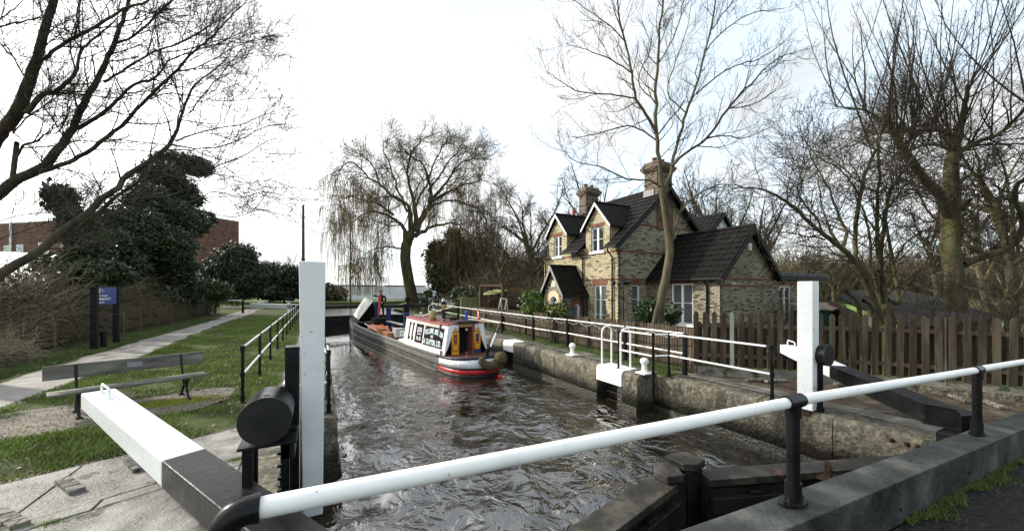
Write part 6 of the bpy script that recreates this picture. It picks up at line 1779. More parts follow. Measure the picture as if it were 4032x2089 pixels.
# ------------------------------------------------------------ people
SKIN = mat('skin', [(.48, .27, .19), (.42, .23, .16)], 10, .6)
def person(label, loc, rotz, joints, mats, group=None, hat=None, hair=None, scale=1.0, extra=None, wide=1.12):
    """joints: dict name->(pos, radius); one continuous skinned body"""
    root = thing('person', label, 'person', loc)
    edges = [('pelvis', 'belly'), ('belly', 'chest'), ('chest', 'neck'), ('neck', 'chin'), ('chin', 'head'), ('head', 'crown')]
    for s_ in 'lr':
        edges += [('chest', 'sh' + s_), ('sh' + s_, 'el' + s_), ('el' + s_, 'wr' + s_), ('wr' + s_, 'ha' + s_), ('pelvis', 'hip' + s_), ('hip' + s_, 'kn' + s_), ('kn' + s_, 'an' + s_), ('an' + s_, 'to' + s_)]
        for f in range(5):
            if 'f%d%s' % (f, s_) in joints: edges.append(('ha' + s_, 'f%d%s' % (f, s_)))
    names = list(joints); idx = {n: i for i, n in enumerate(names)}
    me = bpy.data.meshes.new('body'); me.from_pydata([tuple(Vector(joints[n][0]) * scale) for n in names], [(idx[a], idx[b_]) for a, b_ in edges], [])
    ob = bpy.data.objects.new('tmp_body', me); COL.objects.link(ob)
    sk = ob.modifiers.new('skin', 'SKIN'); sk.use_smooth_shade = True; sk.branch_smoothing = .4
    for i, n in enumerate(names):
        r = joints[n][1]; r = r if isinstance(r, tuple) else (r, r)
        me.skin_vertices[0].data[i].radius = (r[0] * scale, r[1] * scale); me.skin_vertices[0].data[i].use_root = (n == 'pelvis')
    ss = ob.modifiers.new('sub', 'SUBSURF'); ss.levels = 2; ss.render_levels = 2
    dg = bpy.context.evaluated_depsgraph_get(); dg.update()
    bm_ = bpy.data.meshes.new_from_object(ob.evaluated_get(dg)); bpy.data.objects.remove(ob)
    bm_.materials.clear()
    hz = Vector(joints['chin'][0]).z * scale - .01; pv = Vector(joints['pelvis'][0]) * scale
    body = link('body', bm_, [mats['top'], mats['legs'], SKIN, BLACK], root, None)
    HA_ = [Vector(joints['ha' + s_][0]) * scale for s_ in 'lr']; TO = [Vector(joints['to' + s_][0]) * scale for s_ in 'lr']; AN = [Vector(joints['an' + s_][0]) * scale for s_ in 'lr']
    LEG = [Vector(joints[q + s_][0]) * scale for s_ in 'lr' for q in ('kn', 'an')]
    KN = [(Vector(joints['hip' + s_][0]) * scale, Vector(joints['kn' + s_][0]) * scale, Vector(joints['an' + s_][0]) * scale) for s_ in 'lr']
    def segd(p, a, b_):
        t = max(0, min(1, (p - a).dot(b_ - a) / max(1e-6, (b_ - a).length_squared))); return (p - a - (b_ - a) * t).length
    for pl in bm_.polygons:
        c = pl.center
        if c.z > hz: i = 2
        elif min((c - h).length for h in HA_) < .085 * scale: i = 2
        elif min(segd(c, a, b_) for a, b_ in zip(AN, TO)) < .075 * scale: i = 3
        elif min(min(segd(c, a, k), segd(c, k, b_)) for a, k, b_ in KN) < .11 * scale and c.z < pv.z + .03: i = 1
        else: i = 0
        pl.material_index = i
    hd = Vector(joints['head'][0]) * scale; fw = Vector(joints.get('face', ((0, -1, 0), 0))[0])
    L_ = OFF[root.name]
    def at(mm, nm, mt):
        mm.v = [tuple(Vector(v) + L_) for v in mm.v]; return obj(nm, mm, mt, root)
    sdv = Vector((fw.y, -fw.x, 0))
    m = MB(); m.ball(hd + fw * .098 * scale + Vector((0, 0, -.015)), .018 * scale, 8, 1.3); at(m, 'nose', SKIN)
    for q in (-1, 1):
        m = MB(); m.ball(hd + fw * .085 * scale + sdv * .033 * q * scale + Vector((0, 0, .015)), .010 * scale, 6); at(m, 'eye', BLACK)
        m = MB(); m.ball(hd + sdv * .082 * q * scale, .022 * scale, 6, 1.4); at(m, 'ear', SKIN)
    m = MB(); m.bar(hd + fw * .088 * scale + sdv * .022 + Vector((0, 0, -.055)), hd + fw * .088 * scale - sdv * .022 + Vector((0, 0, -.055)), .01, .008); at(m, 'mouth', RED)
    if hat:
        m = MB(); m.lathe(hd + Vector((0, 0, .035)), [(.098, 0), (.105, .02), (.102, .07), (.075, .115), (.03, .135), (.001, .138)], 16); at(m, 'woolly_hat', hat)
    if hair:
        m = MB(); m.lathe(hd + Vector((0, 0, .03)) - fw * .018, [(.090, -.03), (.096, .02), (.09, .06), (.06, .098), (.001, .11)], 16); at(m, 'hair', hair)
    root.rotation_euler = (0, 0, rotz); root.scale = (wide, wide, 1)
    if extra: extra(root, at)
    return root
DK = mat('black_clothes', [(.012, .012, .014), (.025, .024, .026)], 8, .8, .004, 40)
DK2 = mat('dark_trousers', [(.016, .016, .020), (.028, .028, .034)], 8, .85)
HAT = mat('black_wool', [(.01, .01, .012), (.02, .02, .022)], 30, .95, .006, 60)
HAIR = mat('brown_hair', [(.03, .02, .014), (.05, .035, .022)], 20, .8)
def stand(arms):
    j = {'pelvis': ((0, 0, .95), (.15, .11)), 'belly': ((0, 0, 1.10), (.15, .11)), 'chest': ((0, 0, 1.33), (.17, .12)), 'neck': ((0, 0, 1.50), .062), 'chin': ((0, -.015, 1.57), .066), 'head': ((0, -.012, 1.655), (.083, .095)), 'crown': ((0, 0, 1.735), (.06, .07)), 'face': ((0, -1, 0), 0),
         'hipl': ((-.09, 0, .90), .10), 'hipr': ((.09, 0, .90), .10), 'knl': ((-.11, -.03, .50), .068), 'knr': ((.12, .0, .50), .068), 'anl': ((-.12, .03, .09), .045), 'anr': ((.14, .04, .09), .045), 'tol': ((-.13, -.14, .045), .042), 'tor': ((.16, -.13, .045), .042)}
    j.update(arms); 
    for s_ in 'lr':
        h = Vector(j['ha' + s_][0]); w_ = Vector(j['wr' + s_][0]); d = (h - w_).normalized(); sd_ = d.cross(Vector((0, 0, 1)));  sd_ = sd_.normalized() if sd_.length > .1 else Vector((1, 0, 0))
        for f in range(4): j['f%d%s' % (f, s_)] = (tuple(h + d * (.075 - .008 * abs(f - 1.3)) + sd_ * (.018 * (f - 1.5)) + Vector((0, 0, -.012))), .0095)
        j['f4' + s_] = (tuple(h + d * .025 + sd_ * .045), .011)
    return j
j = stand({'shl': ((-.20, 0, 1.42), .07), 'shr': ((.20, 0, 1.42), .07), 'ell': ((-.42, -.12, 1.44), .05), 'elr': ((.26, -.10, 1.14), .05), 'wrl': ((-.26, -.34, 1.45), .036), 'wrr': ((.06, -.28, 1.02), .036), 'hal': ((-.17, -.37, 1.43), .038), 'har': ((-.01, -.31, 1.00), .038)})
def squeeze(root, at):
    m = MB(); m.hexa([(-.20, -.42, .42), (-.06, -.42, .42), (-.06, -.32, .42), (-.20, -.32, .42), (-.16, -.42, 1.52), (.0, -.42, 1.52), (.0, -.30, 1.52), (-.16, -.30, 1.52)])
manp = NM @ Vector((-.05, 13.6, 1.34))
man = person('person in black standing in the boat hold, hugging a long red object', manp, BA - R_(10), j, {'top': DK, 'legs': DK2}, hair=HAIR, scale=1.02)
m = MB(NM); m.box(-.55, .30, 13.2, 14.1, .16, 1.345); obj('standing_board', m, DARKIN, boat)
m = MB(); RM = Matrix.Translation(manp) @ Matrix.Rotation(BA - R_(10), 4, 'Z'); m = MB(RM)
m.hexa([(-.24, -.47, .20), (-.10, -.47, .20), (-.10, -.37, .20), (-.24, -.37, .20), (-.18, -.43, 1.52), (-.02, -.43, 1.52), (-.02, -.33, 1.52), (-.18, -.33, 1.52)])
tag(obj('red_bolster', m, mat('red_pattern', [(.55, .05, .03), (.40, .03, .02), (.6, .45, .4)], 9, .6, pos=[.3, .55, .75]), bevel=.02), 'long narrow red patterned object held upright by the standing person', 'red case')
# seated figure on the far beam
def sit():
    j = {'pelvis': ((0, 0, .10), (.16, .12)), 'belly': ((0, -.03, .26), (.16, .12)), 'chest': ((0, -.06, .46), (.18, .13)), 'neck': ((0, -.09, .63), .062), 'chin': ((0, -.12, .70), .066), 'head': ((0, -.12, .785), (.083, .095)), 'crown': ((0, -.10, .865), (.06, .07)), 'face': ((0, -1, 0), 0),
         'hipl': ((-.10, -.05, .08), .10), 'hipr': ((.10, -.05, .08), .10), 'knl': ((-.14, -.46, .06), .072), 'knr': ((.13, -.46, .06), .072), 'anl': ((-.13, -.40, -.38), .048), 'anr': ((.14, -.40, -.38), .048), 'tol': ((-.14, -.56, -.42), .042), 'tor': ((.15, -.56, -.42), .042)}
    j.update({'shl': ((-.21, -.05, .55), .07), 'shr': ((.21, -.05, .55), .07), 'ell': ((-.29, -.14, .30), .055), 'elr': ((.29, -.14, .30), .055), 'wrl': ((-.12, -.33, .26), .038), 'wrr': ((.12, -.33, .26), .038), 'hal': ((-.04, -.37, .25), .036), 'har': ((.05, -.37, .27), .036)})
    for s_, q in (('l', 1), ('r', -1)):
        h = Vector(j['ha' + s_][0])
        for f in range(4): j['f%d%s' % (f, s_)] = (tuple(h + Vector((q * .055, -.018 * (f - 1.5), -.015 - .006 * abs(f - 1)))), .0095)
        j['f4' + s_] = (tuple(h + Vector((q * .02, -.03, .035))), .011)
    return j
sp_ = Vector((10.25, 36.45, 1.06))
seat = person('person in black jacket and woolly hat sitting on the far balance beam', sp_, R_(-10), sit(), {'top': DK, 'legs': DK2}, hat=HAT)
L_ = OFF[seat.name]; m = MB()
m.tube([(.13, -.19, .60), (.12, -.215, .42), (.10, -.20, .28)], .02, 6); m.tube([(.30, -.16, .33), (.22, -.25, .26)], .03, 6)
m.v = [tuple(Vector(v) + L_) for v in m.v]; obj('reflective_strip', m, mat('grey_strip', [(.45, .47, .5), (.5, .52, .55)], 5, .5), seat)
j = stand({'shl': ((-.20, 0, 1.42), .07), 'shr': ((.20, 0, 1.42), .07), 'ell': ((-.25, -.10, 1.14), .052), 'elr': ((.25, -.10, 1.14), .052), 'wrl': ((-.08, -.30, 1.16), .036), 'wrr': ((.10, -.28, 1.10), .036), 'hal': ((-.02, -.35, 1.19), .038), 'har': ((.03, -.31, 1.10), .038)})
p = PD(2048, 1146, 23.5)
pp = person('person in dark jacket and black hat standing left of the green garden hedge', (p.x, p.y, .10), R_(-40), j, {'top': mat('dark_green_coat', [(.012, .014, .012), (.028, .028, .024)], 8, .85), 'legs': DK2}, hat=HAT, scale=1.0)
m = MB(Matrix.Translation((p.x, p.y, .10)) @ Matrix.Rotation(R_(-40), 4, 'Z')); m.cyl((-.04, -.40, 1.15), (-.04, -.40, 1.25), .04, n=12)
tag(obj('mug', m, UPVC), 'white mug held by the person beside the hedge', 'mug')
# ------------------------------------------------------------ vegetation
BARK = mat('bark_grey', [(.028, .023, .016), (.062, .052, .036), (.11, .095, .068)], 3, .85, .012, 24, stretch=(1, 1, .3), spots=((.09, .10, .05), 1.5, .58, .1))
BARKP = mat('bark_pale', [(.045, .038, .022), (.09, .076, .046), (.145, .125, .08)], 3, .85, .012, 24, stretch=(1, 1, .3), spots=((.12, .13, .06), 1.5, .58, .1))
BARKM = mat('bark_mossy', [(.028, .024, .014), (.062, .055, .030), (.105, .095, .055)], 3, .9, .02, 20, stretch=(1, 1, .35), spots=((.09, .10, .035), 1.3, .52, .14))
TWIG = mat('twig_brown', [(.022, .017, .012), (.045, .036, .026)], 2, .8)
TWIGR = mat('twig_reddish', [(.032, .020, .016), (.06, .042, .034)], 2, .8)
WILLOWT = mat('willow_twig_gold', [(.12, .085, .03), (.20, .15, .06)], 1, .8)

class Tubes:
    def __init__(s): s.V = []; s.F = []; s.n = 0; s.cnt = 0
    def add(s, P, Rr, k=3):
        P = np.asarray(P, dtype=np.float64); Rr = np.asarray(Rr, dtype=np.float64); m = len(P)
        T = np.empty_like(P); T[1:-1] = P[2:] - P[:-2]; T[0] = P[1] - P[0]; T[-1] = P[-1] - P[-2]
        T /= (np.linalg.norm(T, axis=1, keepdims=True) + 1e-9)
        mean = T.mean(0); ref = np.zeros(3); ref[int(np.argmin(np.abs(mean)))] = 1
        E = np.cross(T, ref); E /= (np.linalg.norm(E, axis=1, keepdims=True) + 1e-9); Fv = np.cross(T, E)
        a = 2 * np.pi * np.arange(k) / k
        V = P[:, None, :] + Rr[:, None, None] * (np.cos(a)[None, :, None] * E[:, None, :] + np.sin(a)[None, :, None] * Fv[:, None, :])
        s.V.append(V.reshape(-1, 3))
        i = (np.arange(m - 1)[:, None] * k + np.arange(k)[None, :]).ravel(); j = (np.arange(m - 1)[:, None] * k + (np.arange(k)[None, :] + 1) % k).ravel()
        s.F.append(np.stack([i, j, j + k, i + k], 1) + s.n); s.n += m * k; s.cnt += 1
    def build(s, name, matl, parent=None, loc=(0, 0, 0)):
        V = np.concatenate(s.V); F = np.concatenate(s.F)
        off = np.array(OFF[parent.name]) if parent else np.array(loc)
        me = mesh_np(name, V - off, F.ravel(), np.full(len(F), 4), np.ones(len(F), bool))
        return link(name, me, matl, parent, loc)

def unit(v): return v / (np.linalg.norm(v) + 1e-9)
UP = np.array([0, 0, 1.0])
def perp(d, r):
    v = r.normal(size=3); v -= d * v.dot(d); return unit(v)

def grow(TB, p, d, Lg, r0, lv, S, r):
    """recursive bare branch; S = per-level settings"""
    s = S[lv]; n = s.get('seg', 5); P = [p]; dd = d; step = Lg / n
    tr = s.get('trop', 0.0); wg = s.get('wig', .12)
    for i in range(n):
        dd = unit(dd + r.normal(size=3) * wg + UP * tr)
        p = p + dd * step; P.append(p)
    P = np.array(P); rt = max(s.get('rmin', .003), r0 * s.get('tip', .25)); R1 = np.linspace(r0, rt, n + 1)
    TB[min(lv, len(TB) - 1)].add(P, R1, s.get('k', 3))
    if lv + 1 < len(S): spawn(TB, P, R1, Lg, lv, S, r)

def spawn(TB, P, R1, Lg, lv, S, r, n=None, t0=None, t1=1.0):
    s = S[lv]; c = S[lv + 1]; m = len(P) - 1
    n = n if n is not None else s.get('n', 5); t0 = s.get('t0', .25) if t0 is None else t0
    for j in range(n):
        t = t0 + (t1 - t0) * (j + r.random()) / n
        x = t * m; i = min(int(x), m - 1); f = x - i
        q = P[i] * (1 - f) + P[i + 1] * f; rr = R1[i] * (1 - f) + R1[i + 1] * f
        tg = unit(P[i + 1] - P[i]); a = math.radians(s.get('ang', 45) + r.normal() * s.get('av', 10))
        pr = perp(tg, r)
        bi = s.get('bias'); 
        if bi is not None: pr = unit(pr + np.array(bi) - tg * np.dot(bi, tg))
        nd = unit(tg * math.cos(a) + pr * math.sin(a))
        cl = c.get('len', 1.0) * (1 - .45 * t) * r.uniform(.6, 1.25)
        grow(TB, q, nd, cl, min(rr * s.get('rr', .6), c.get('r', .02)) * r.uniform(.8, 1.1), lv + 1, S, r)

def smooth_path(pts, rad, sub=4, jit=0.0, r=None):
    """Catmull-Rom through traced points"""
    pts = np.array([tuple(p) for p in pts]); rad = np.array(rad, dtype=float)
    A = np.vstack([2 * pts[0] - pts[1], pts, 2 * pts[-1] - pts[-2]]); O = []; RR = []
    for i in range(1, len(A) - 2):
        for k in range(sub):
            t = k / sub; a, b, c, d = A[i - 1], A[i], A[i + 1], A[i + 2]
            O.append(.5 * ((2 * b) + (-a + c) * t + (2 * a - 5 * b + 4 * c - d) * t * t + (-a + 3 * b - 3 * c + d) * t ** 3)); RR.append(rad[i - 1] * (1 - t) + rad[i] * t)
    O.append(pts[-1]); RR.append(rad[-1]); O = np.array(O)
    if jit and r is not None:
        L_ = np.linalg.norm(pts[-1] - pts[0]) / len(O); O[1:-1] += r.normal(size=O[1:-1].shape) * jit * L_
    return O, np.array(RR)

def limb(pts, d0, d1, sc, ox, oy, wmul=1.0):
    """traced limb [(x, y, width)] in a zoomed picture frame -> world points at depths d0..d1, real radii"""
    n = len(pts); out = []; rad = []
    lw = None
    ws = [p[2] if len(p) > 2 else None for p in pts]
    # fill missing widths
    for i in range(n):
        if ws[i] is None:
            j = next((k for k in range(i + 1, n) if ws[k] is not None), None); pv = next((k for k in range(i - 1, -1, -1) if ws[k] is not None), None)
            ws[i] = ws[pv] * .8 if j is None else (ws[pv] * (j - i) + ws[j] * (i - pv)) / (j - pv)
    for i, p in enumerate(pts):
        d = d0 + (d1 - d0) * i / (n - 1); u = ox + p[0] / sc; v = oy + p[1] / sc
        out.append(PD(u, v, d)); rad.append(ws[i] / sc * d / 1500 / 2 * wmul)
    return out, rad

# ---- big leaning tree at left (trunk outside the picture)
r = np.random.default_rng(21)
S_ASH = [dict(), dict(n=9, t0=.10, ang=42, av=12, rr=.55),
         dict(len=1.8, r=.017, seg=7, wig=.10, trop=.05, n=11, t0=.12, ang=42, k=4, rr=.6, rmin=.0055),
         dict(len=.75, r=.009, seg=5, wig=.17, trop=.06, n=5, t0=.2, ang=45, k=3, rr=.7, rmin=.0034),
         dict(len=.34, r=.0055, seg=3, wig=.2, trop=.09, n=2, ang=45, k=3, rr=.8, rmin=.0028), dict(len=.10, r=.003, seg=2, k=3, trop=.1, rmin=.0022)]
S_ASH = S_ASH[:5]
lt = thing('bare_tree', 'large bare tree leaning in from the left picture edge over the hedge', 'tree', (-9.5, 15.0, 0))
tk = Tubes(); tw = Tubes(); tf = Tubes()
TBs = [tk, tk, tw, tf, tf]
SC, OX, OY = 1.4056, 0, 0
limbs = [
 ([(-120, 900, 84), (0, 735, 74), (60, 670), (120, 560, 64), (180, 400, 56), (230, 230, 46), (270, 90, 42), (320, -60, 36), (380, -260, 26), (420, -420, 16)], 9.0, 8.2, 9),
 ([(-180, 1190, 76), (0, 1065, 60), (100, 990), (230, 930, 54), (310, 840, 48), (390, 730, 42), (440, 620, 38), (520, 480, 34), (590, 340, 28), (640, 220, 26), (690, 80, 22), (715, -40, 19), (740, -220, 14), (770, -380, 8)], 9.3, 9.0, 13),
 ([(225, 948, 32), (370, 900, 26), (500, 830, 24), (600, 750), (700, 670, 20), (820, 540, 18), (950, 420, 16), (1080, 280, 13), (1180, 200, 11), (1270, 100, 8), (1370, 0, 5)], 9.2, 9.6, 16),
 ([(425, 712, 26), (520, 655), (650, 560, 20), (720, 480), (860, 430, 14), (930, 340, 9), (1060, 290, 7), (1200, 240, 5), (1340, 180, 3)], 9.2, 8.8, 12),
 ([(-120, 1640, 62), (40, 1490, 56), (200, 1400, 52), (330, 1290, 46), (480, 1180, 40), (560, 1100), (650, 1040, 34), (700, 970), (830, 890, 28), (930, 810, 24), (980, 710, 20), (1010, 620), (1060, 500, 13), (1110, 440), (1210, 370, 7), (1290, 260, 4)], 8.2, 10.8, 16),
 ([(440, 1260, 30), (560, 1160), (680, 1060, 18), (790, 1000, 12), (900, 960, 8), (1060, 1000, 5), (1250, 990, 4)], 9.3, 10.2, 7),
 ([(145, 625, 30), (240, 520, 28), (320, 500), (420, 400, 20), (440, 300, 14), (500, 230, 12), (600, 150, 8), (700, 60, 5)], 8.6, 8.4, 9),
 ([(245, 325, 22), (330, 255), (450, 190, 20), (560, 130), (680, 50, 16), (820, 5, 12), (900, -60, 8)], 8.4, 8.1, 9),
 ([(575, 455, 16), (680, 390), (850, 290, 12), (1000, 235), (1100, 185, 8), (1230, 100, 6), (1330, 20, 4)], 9.1, 9.5, 9),
 ([(640, 240, 16), (740, 200), (850, 100, 14), (950, 0, 12), (1050, -90, 8)], 9.0, 9.3, 6),
 ([(875, 290, 8), (1000, 280), (1120, 250, 6), (1260, 215, 5), (1400, 230, 4), (1530, 190, 3)], 9.4, 9.8, 7),
 ([(985, 395, 9), (1100, 370, 8), (1250, 290, 6), (1370, 230, 5), (1520, 190, 4)], 9.5, 10.1, 7),
 ([(830, 550, 10), (920, 520, 8), (1060, 530, 7), (1230, 560), (1400, 545, 5), (1560, 540, 3)], 9.4, 10.2, 7),
 ([(970, 780, 12), (1080, 740, 9), (1200, 710), (1330, 690, 7), (1430, 650, 5), (1590, 590, 3)], 10.2, 11, 8),
 ([(950, 800, 12), (1080, 820, 9), (1220, 810), (1350, 760, 7), (1480, 700, 5), (1640, 680, 3)], 10.2, 11.2, 8),
 ([(880, 850, 12), (1000, 900, 9), (1130, 940), (1250, 900, 8), (1370, 850, 7), (1480, 780, 5), (1620, 760, 3)], 10.0, 11.2, 9),
 ([(1020, 950, 7), (1180, 960, 6), (1350, 1010, 5), (1500, 1000, 4), (1620, 1040, 3)], 10.4, 11.3, 7),
 ([(1000, 1140, 8), (1100, 1100, 7), (1190, 1060), (1330, 1090, 6), (1480, 1060, 4), (1620, 1100, 3)], 10.6, 11.5, 7),
 ([(1010, 1130, 7), (1170, 1180, 7), (1300, 1200, 6), (1450, 1160, 5), (1560, 1220, 3)], 10.8, 11.5, 6),
 ([(1040, 630, 9), (1130, 520, 7), (1240, 390, 6), (1330, 280, 5), (1400, 180, 3)], 10.4, 10.8, 6),
 ([(-20, 300, 6), (-5, 235, 10), (40, 290, 8), (120, 350, 5)], 8.4, 8.2, 4), ([(-10, 150, 12), (120, 120, 10), (245, 95, 8)], 8.3, 8.2, 4), ([(-10, 115, 10), (80, 45, 7), (170, -40, 5)], 8.0, 7.8, 4),
 ([(90, 880, 12), (130, 805, 16), (210, 780, 14), (250, 740, 10), (320, 730, 9), (370, 650, 8), (400, 560, 5)], 9.0, 9.0, 7),
 ([(70, 740, 10), (160, 640, 9), (260, 580, 7), (300, 530, 6), (400, 480, 4)], 8.8, 8.6, 6),
 ([(-20, 1230, 7), (120, 1190, 6), (260, 1170, 5), (420, 1120, 4)], 9.0, 9.4, 8), ([(-20, 1330, 7), (90, 1290, 6), (250, 1230, 5), (330, 1160, 4)], 8.8, 9.2, 8),
 ([(250, 925, 8), (420, 950, 6), (540, 1020, 5), (600, 1090, 3)], 9.3, 9.6, 6),
]
for L_, d0, d1, nb in limbs:
    pts, rad = limb(L_, d0, d1, SC, OX, OY, .82)
    P, RR = smooth_path(pts, rad, 4, .05, r)
    RR = np.maximum(RR, .004); tk.add(P, RR, 10 if RR[0] > .05 else 6)
    spawn(TBs, P, RR, 1, 1, S_ASH, r, n=int(nb * 1.5), t0=.12)
# stub and ground trunk
pts, rad = limb([(70, 985, 24), (80, 900, 24), (92, 800, 22), (92, 792, 20)], 9.2, 9.1, SC, OX, OY); tk.add(*smooth_path(pts, rad, 2), 8)
base = PD(-300, 1146, 9.3); base.z = -.05
for (u, v, ra, rb, d) in ((-85, 640, .34, .19, 9.0), (-128, 847, .36, .20, 9.3), (-85, 1166, .30, .135, 8.2)):
    e = PD(u, v, d); P, RR = smooth_path([base, base.lerp(e, .3) + Vector((-.3, 0, .5)), base.lerp(e, .7) + Vector((-.15, 0, .2)), e], [ra * 1.3, ra, (ra + rb) / 2, rb], 5); tk.add(P, RR, 12)
tk.build('trunk', BARK, lt); tw.build('branches', BARK, lt); tf.build('twigs', TWIG, lt)

# ---- young tree in front of the cottage
r = np.random.default_rng(33)
S_Y = [dict(), dict(n=9, t0=.1, ang=45, av=12, rr=.55),
       dict(len=1.6, r=.020, seg=7, wig=.11, trop=.09, n=7, t0=.2, ang=42, k=4, rr=.6, rmin=.0045),
       dict(len=.65, r=.0085, seg=5, wig=.14, trop=.12, n=3, t0=.25, ang=42, k=3, rr=.7, rmin=.0032), dict(len=.26, r=.0045, seg=3, wig=.15, trop=.2, k=3, rmin=.0028)]
SC, OX, OY = 1.2138, 2100, 0
yt = thing('bare_tree', 'slender bare tree with a pale forking trunk in front of the cottage', 'tree', (9.8, 8.8, 0))
tk = Tubes(); tw = Tubes(); tf = Tubes(); TBs = [tk, tk, tw, tf, tf]
D = 12.3
pts, rad = limb([(588, 1712, 56), (598, 1560, 48), (612, 1420, 44), (640, 1290, 42), (652, 1200, 42), (640, 1080, 38), (628, 990, 36), (617, 925, 36)], D, D, SC, OX, OY, .88)
P, RR = smooth_path(pts, rad, 5, .03, r); tk.add(P, RR, 14)
pts, rad = limb([(572, 1712, 22), (575, 1560, 20), (590, 1480, 22), (612, 1400, 14)], D - .1, D, SC, OX, OY); tk.add(*smooth_path(pts, rad, 3), 8)
ylimbs = [
 ([(617, 930, 30), (605, 800, 22), (590, 640, 20), (585, 450, 16), (597, 300, 14), (602, 150), (622, 0, 10), (640, -160, 7), (650, -300, 4)], D, D, 15),
 ([(588, 640, 18), (555, 570), (490, 470, 14), (470, 350, 12), (440, 200), (408, 80, 9), (400, -60, 6), (380, -200, 4)], D, D - 1.0, 14),
 ([(625, 930, 24), (660, 800, 18), (690, 680, 16), (730, 540, 14), (780, 400, 12), (820, 250, 10), (870, 0, 8), (900, -200, 5)], D, D + .5, 15),
 ([(660, 795, 16), (740, 720, 14), (830, 660), (930, 520, 12), (1040, 400, 9), (1150, 290, 6), (1270, 240, 3)], D, D - 1.2, 12),
 ([(605, 895, 10), (560, 862), (450, 855, 9), (330, 800, 7), (200, 770, 5), (130, 700, 3)], D, D - 1.4, 10),
 ([(588, 672, 9), (520, 622), (430, 605, 8), (300, 640, 6), (200, 660, 4)], D, D + 1.0, 9),
 ([(490, 470, 9), (400, 455, 8), (280, 445), (200, 430, 6), (120, 380, 4), (70, 345, 3)], D - .4, D - 1.3, 9),
 ([(830, 660, 8), (920, 650, 7), (1000, 662), (1130, 610, 4)], D - .4, D + .5, 6),
 ([(780, 450, 9), (900, 350, 7), (1000, 300), (1100, 270, 5), (1200, 200, 3)], D + .3, D + 1.2, 9),
 ([(655, 1180, 16), (680, 1080, 14), (720, 990, 11), (800, 920, 9), (900, 880, 6), (1000, 890, 3)], D, D - .8, 9),
 ([(600, 640, 8), (660, 560, 7), (700, 520, 5), (720, 480, 4)], D, D - .5, 5),
 ([(472, 350, 8), (380, 290, 7), (280, 250, 5), (160, 210, 3)], D - .7, D - 1.2, 8), ([(440, 200, 7), (360, 120, 6), (260, 50, 4), (190, 0, 3)], D - .8, D - 1.4, 8),
 ([(590, 500, 7), (500, 380, 6), (560, 240, 5), (520, 100, 3)], D, D + .9, 8), ([(730, 540, 7), (640, 440, 6), (680, 300, 5), (730, 150, 4), (760, 0, 3)], D, D - 1, 9),
 ([(820, 250, 8), (930, 130, 6), (1060, 60, 5), (1200, 40, 3)], D + .4, D + 1, 9), ([(930, 520, 7), (1050, 500, 5), (1160, 430, 3)], D - .8, D - 1.2, 6),
 ([(600, 300, 7), (680, 150, 6), (720, 0, 5), (760, -150, 3)], D, D + 1, 9), ([(845, 150, 7), (960, 0, 6), (1080, -120, 3)], D, D, 8)]
for L_, d0, d1, nb in ylimbs:
    pts, rad = limb(L_, d0, d1, SC, OX, OY, .85); P, RR = smooth_path(pts, rad, 4, .06, r); RR = np.maximum(RR, .0045); tk.add(P, RR, 8); spawn(TBs, P, RR, 1, 1, S_Y, r, n=int(nb * 1.35), t0=.15)
tk.build('trunk', BARKP, yt); tw.build('branches', BARK, yt); tf.build('twigs', TWIG, yt)

# ---- weeping willow beyond the far gates
r = np.random.default_rng(44)
SC, OX, OY = 1.6686, 1250, 450
wt = thing('weeping_willow', 'tall weeping willow with hanging golden twigs beyond the far gates', 'tree', (10.0, 45.4, 0))
tk = Tubes(); tw = Tubes(); tf = Tubes(); TBs = [tk, tk, tw, tf, tf]; D = 45.
S_W = [dict(), dict(n=12, t0=.15, ang=45, av=14, rr=.5),
       dict(len=4.2, r=.07, seg=8, wig=.16, trop=.0, n=10, t0=.12, ang=48, k=4, rr=.55, rmin=.018),
       dict(len=1.8, r=.022, seg=5, wig=.20, trop=-.02, n=7, t0=.15, ang=50, k=3, rr=.7, rmin=.013), dict(len=.9, r=.018, seg=3, wig=.2, trop=-.02, k=3, rmin=.010)]
pts, rad = limb([(628, 1290, 88), (618, 1190, 76), (598, 1080, 70), (578, 960, 68), (585, 860, 66), (620, 775, 60)], D, D, SC, OX, OY)
P, RR = smooth_path(pts, rad, 5, .05, r); RR[0] *= 1.2; tk.add(P, RR, 16)
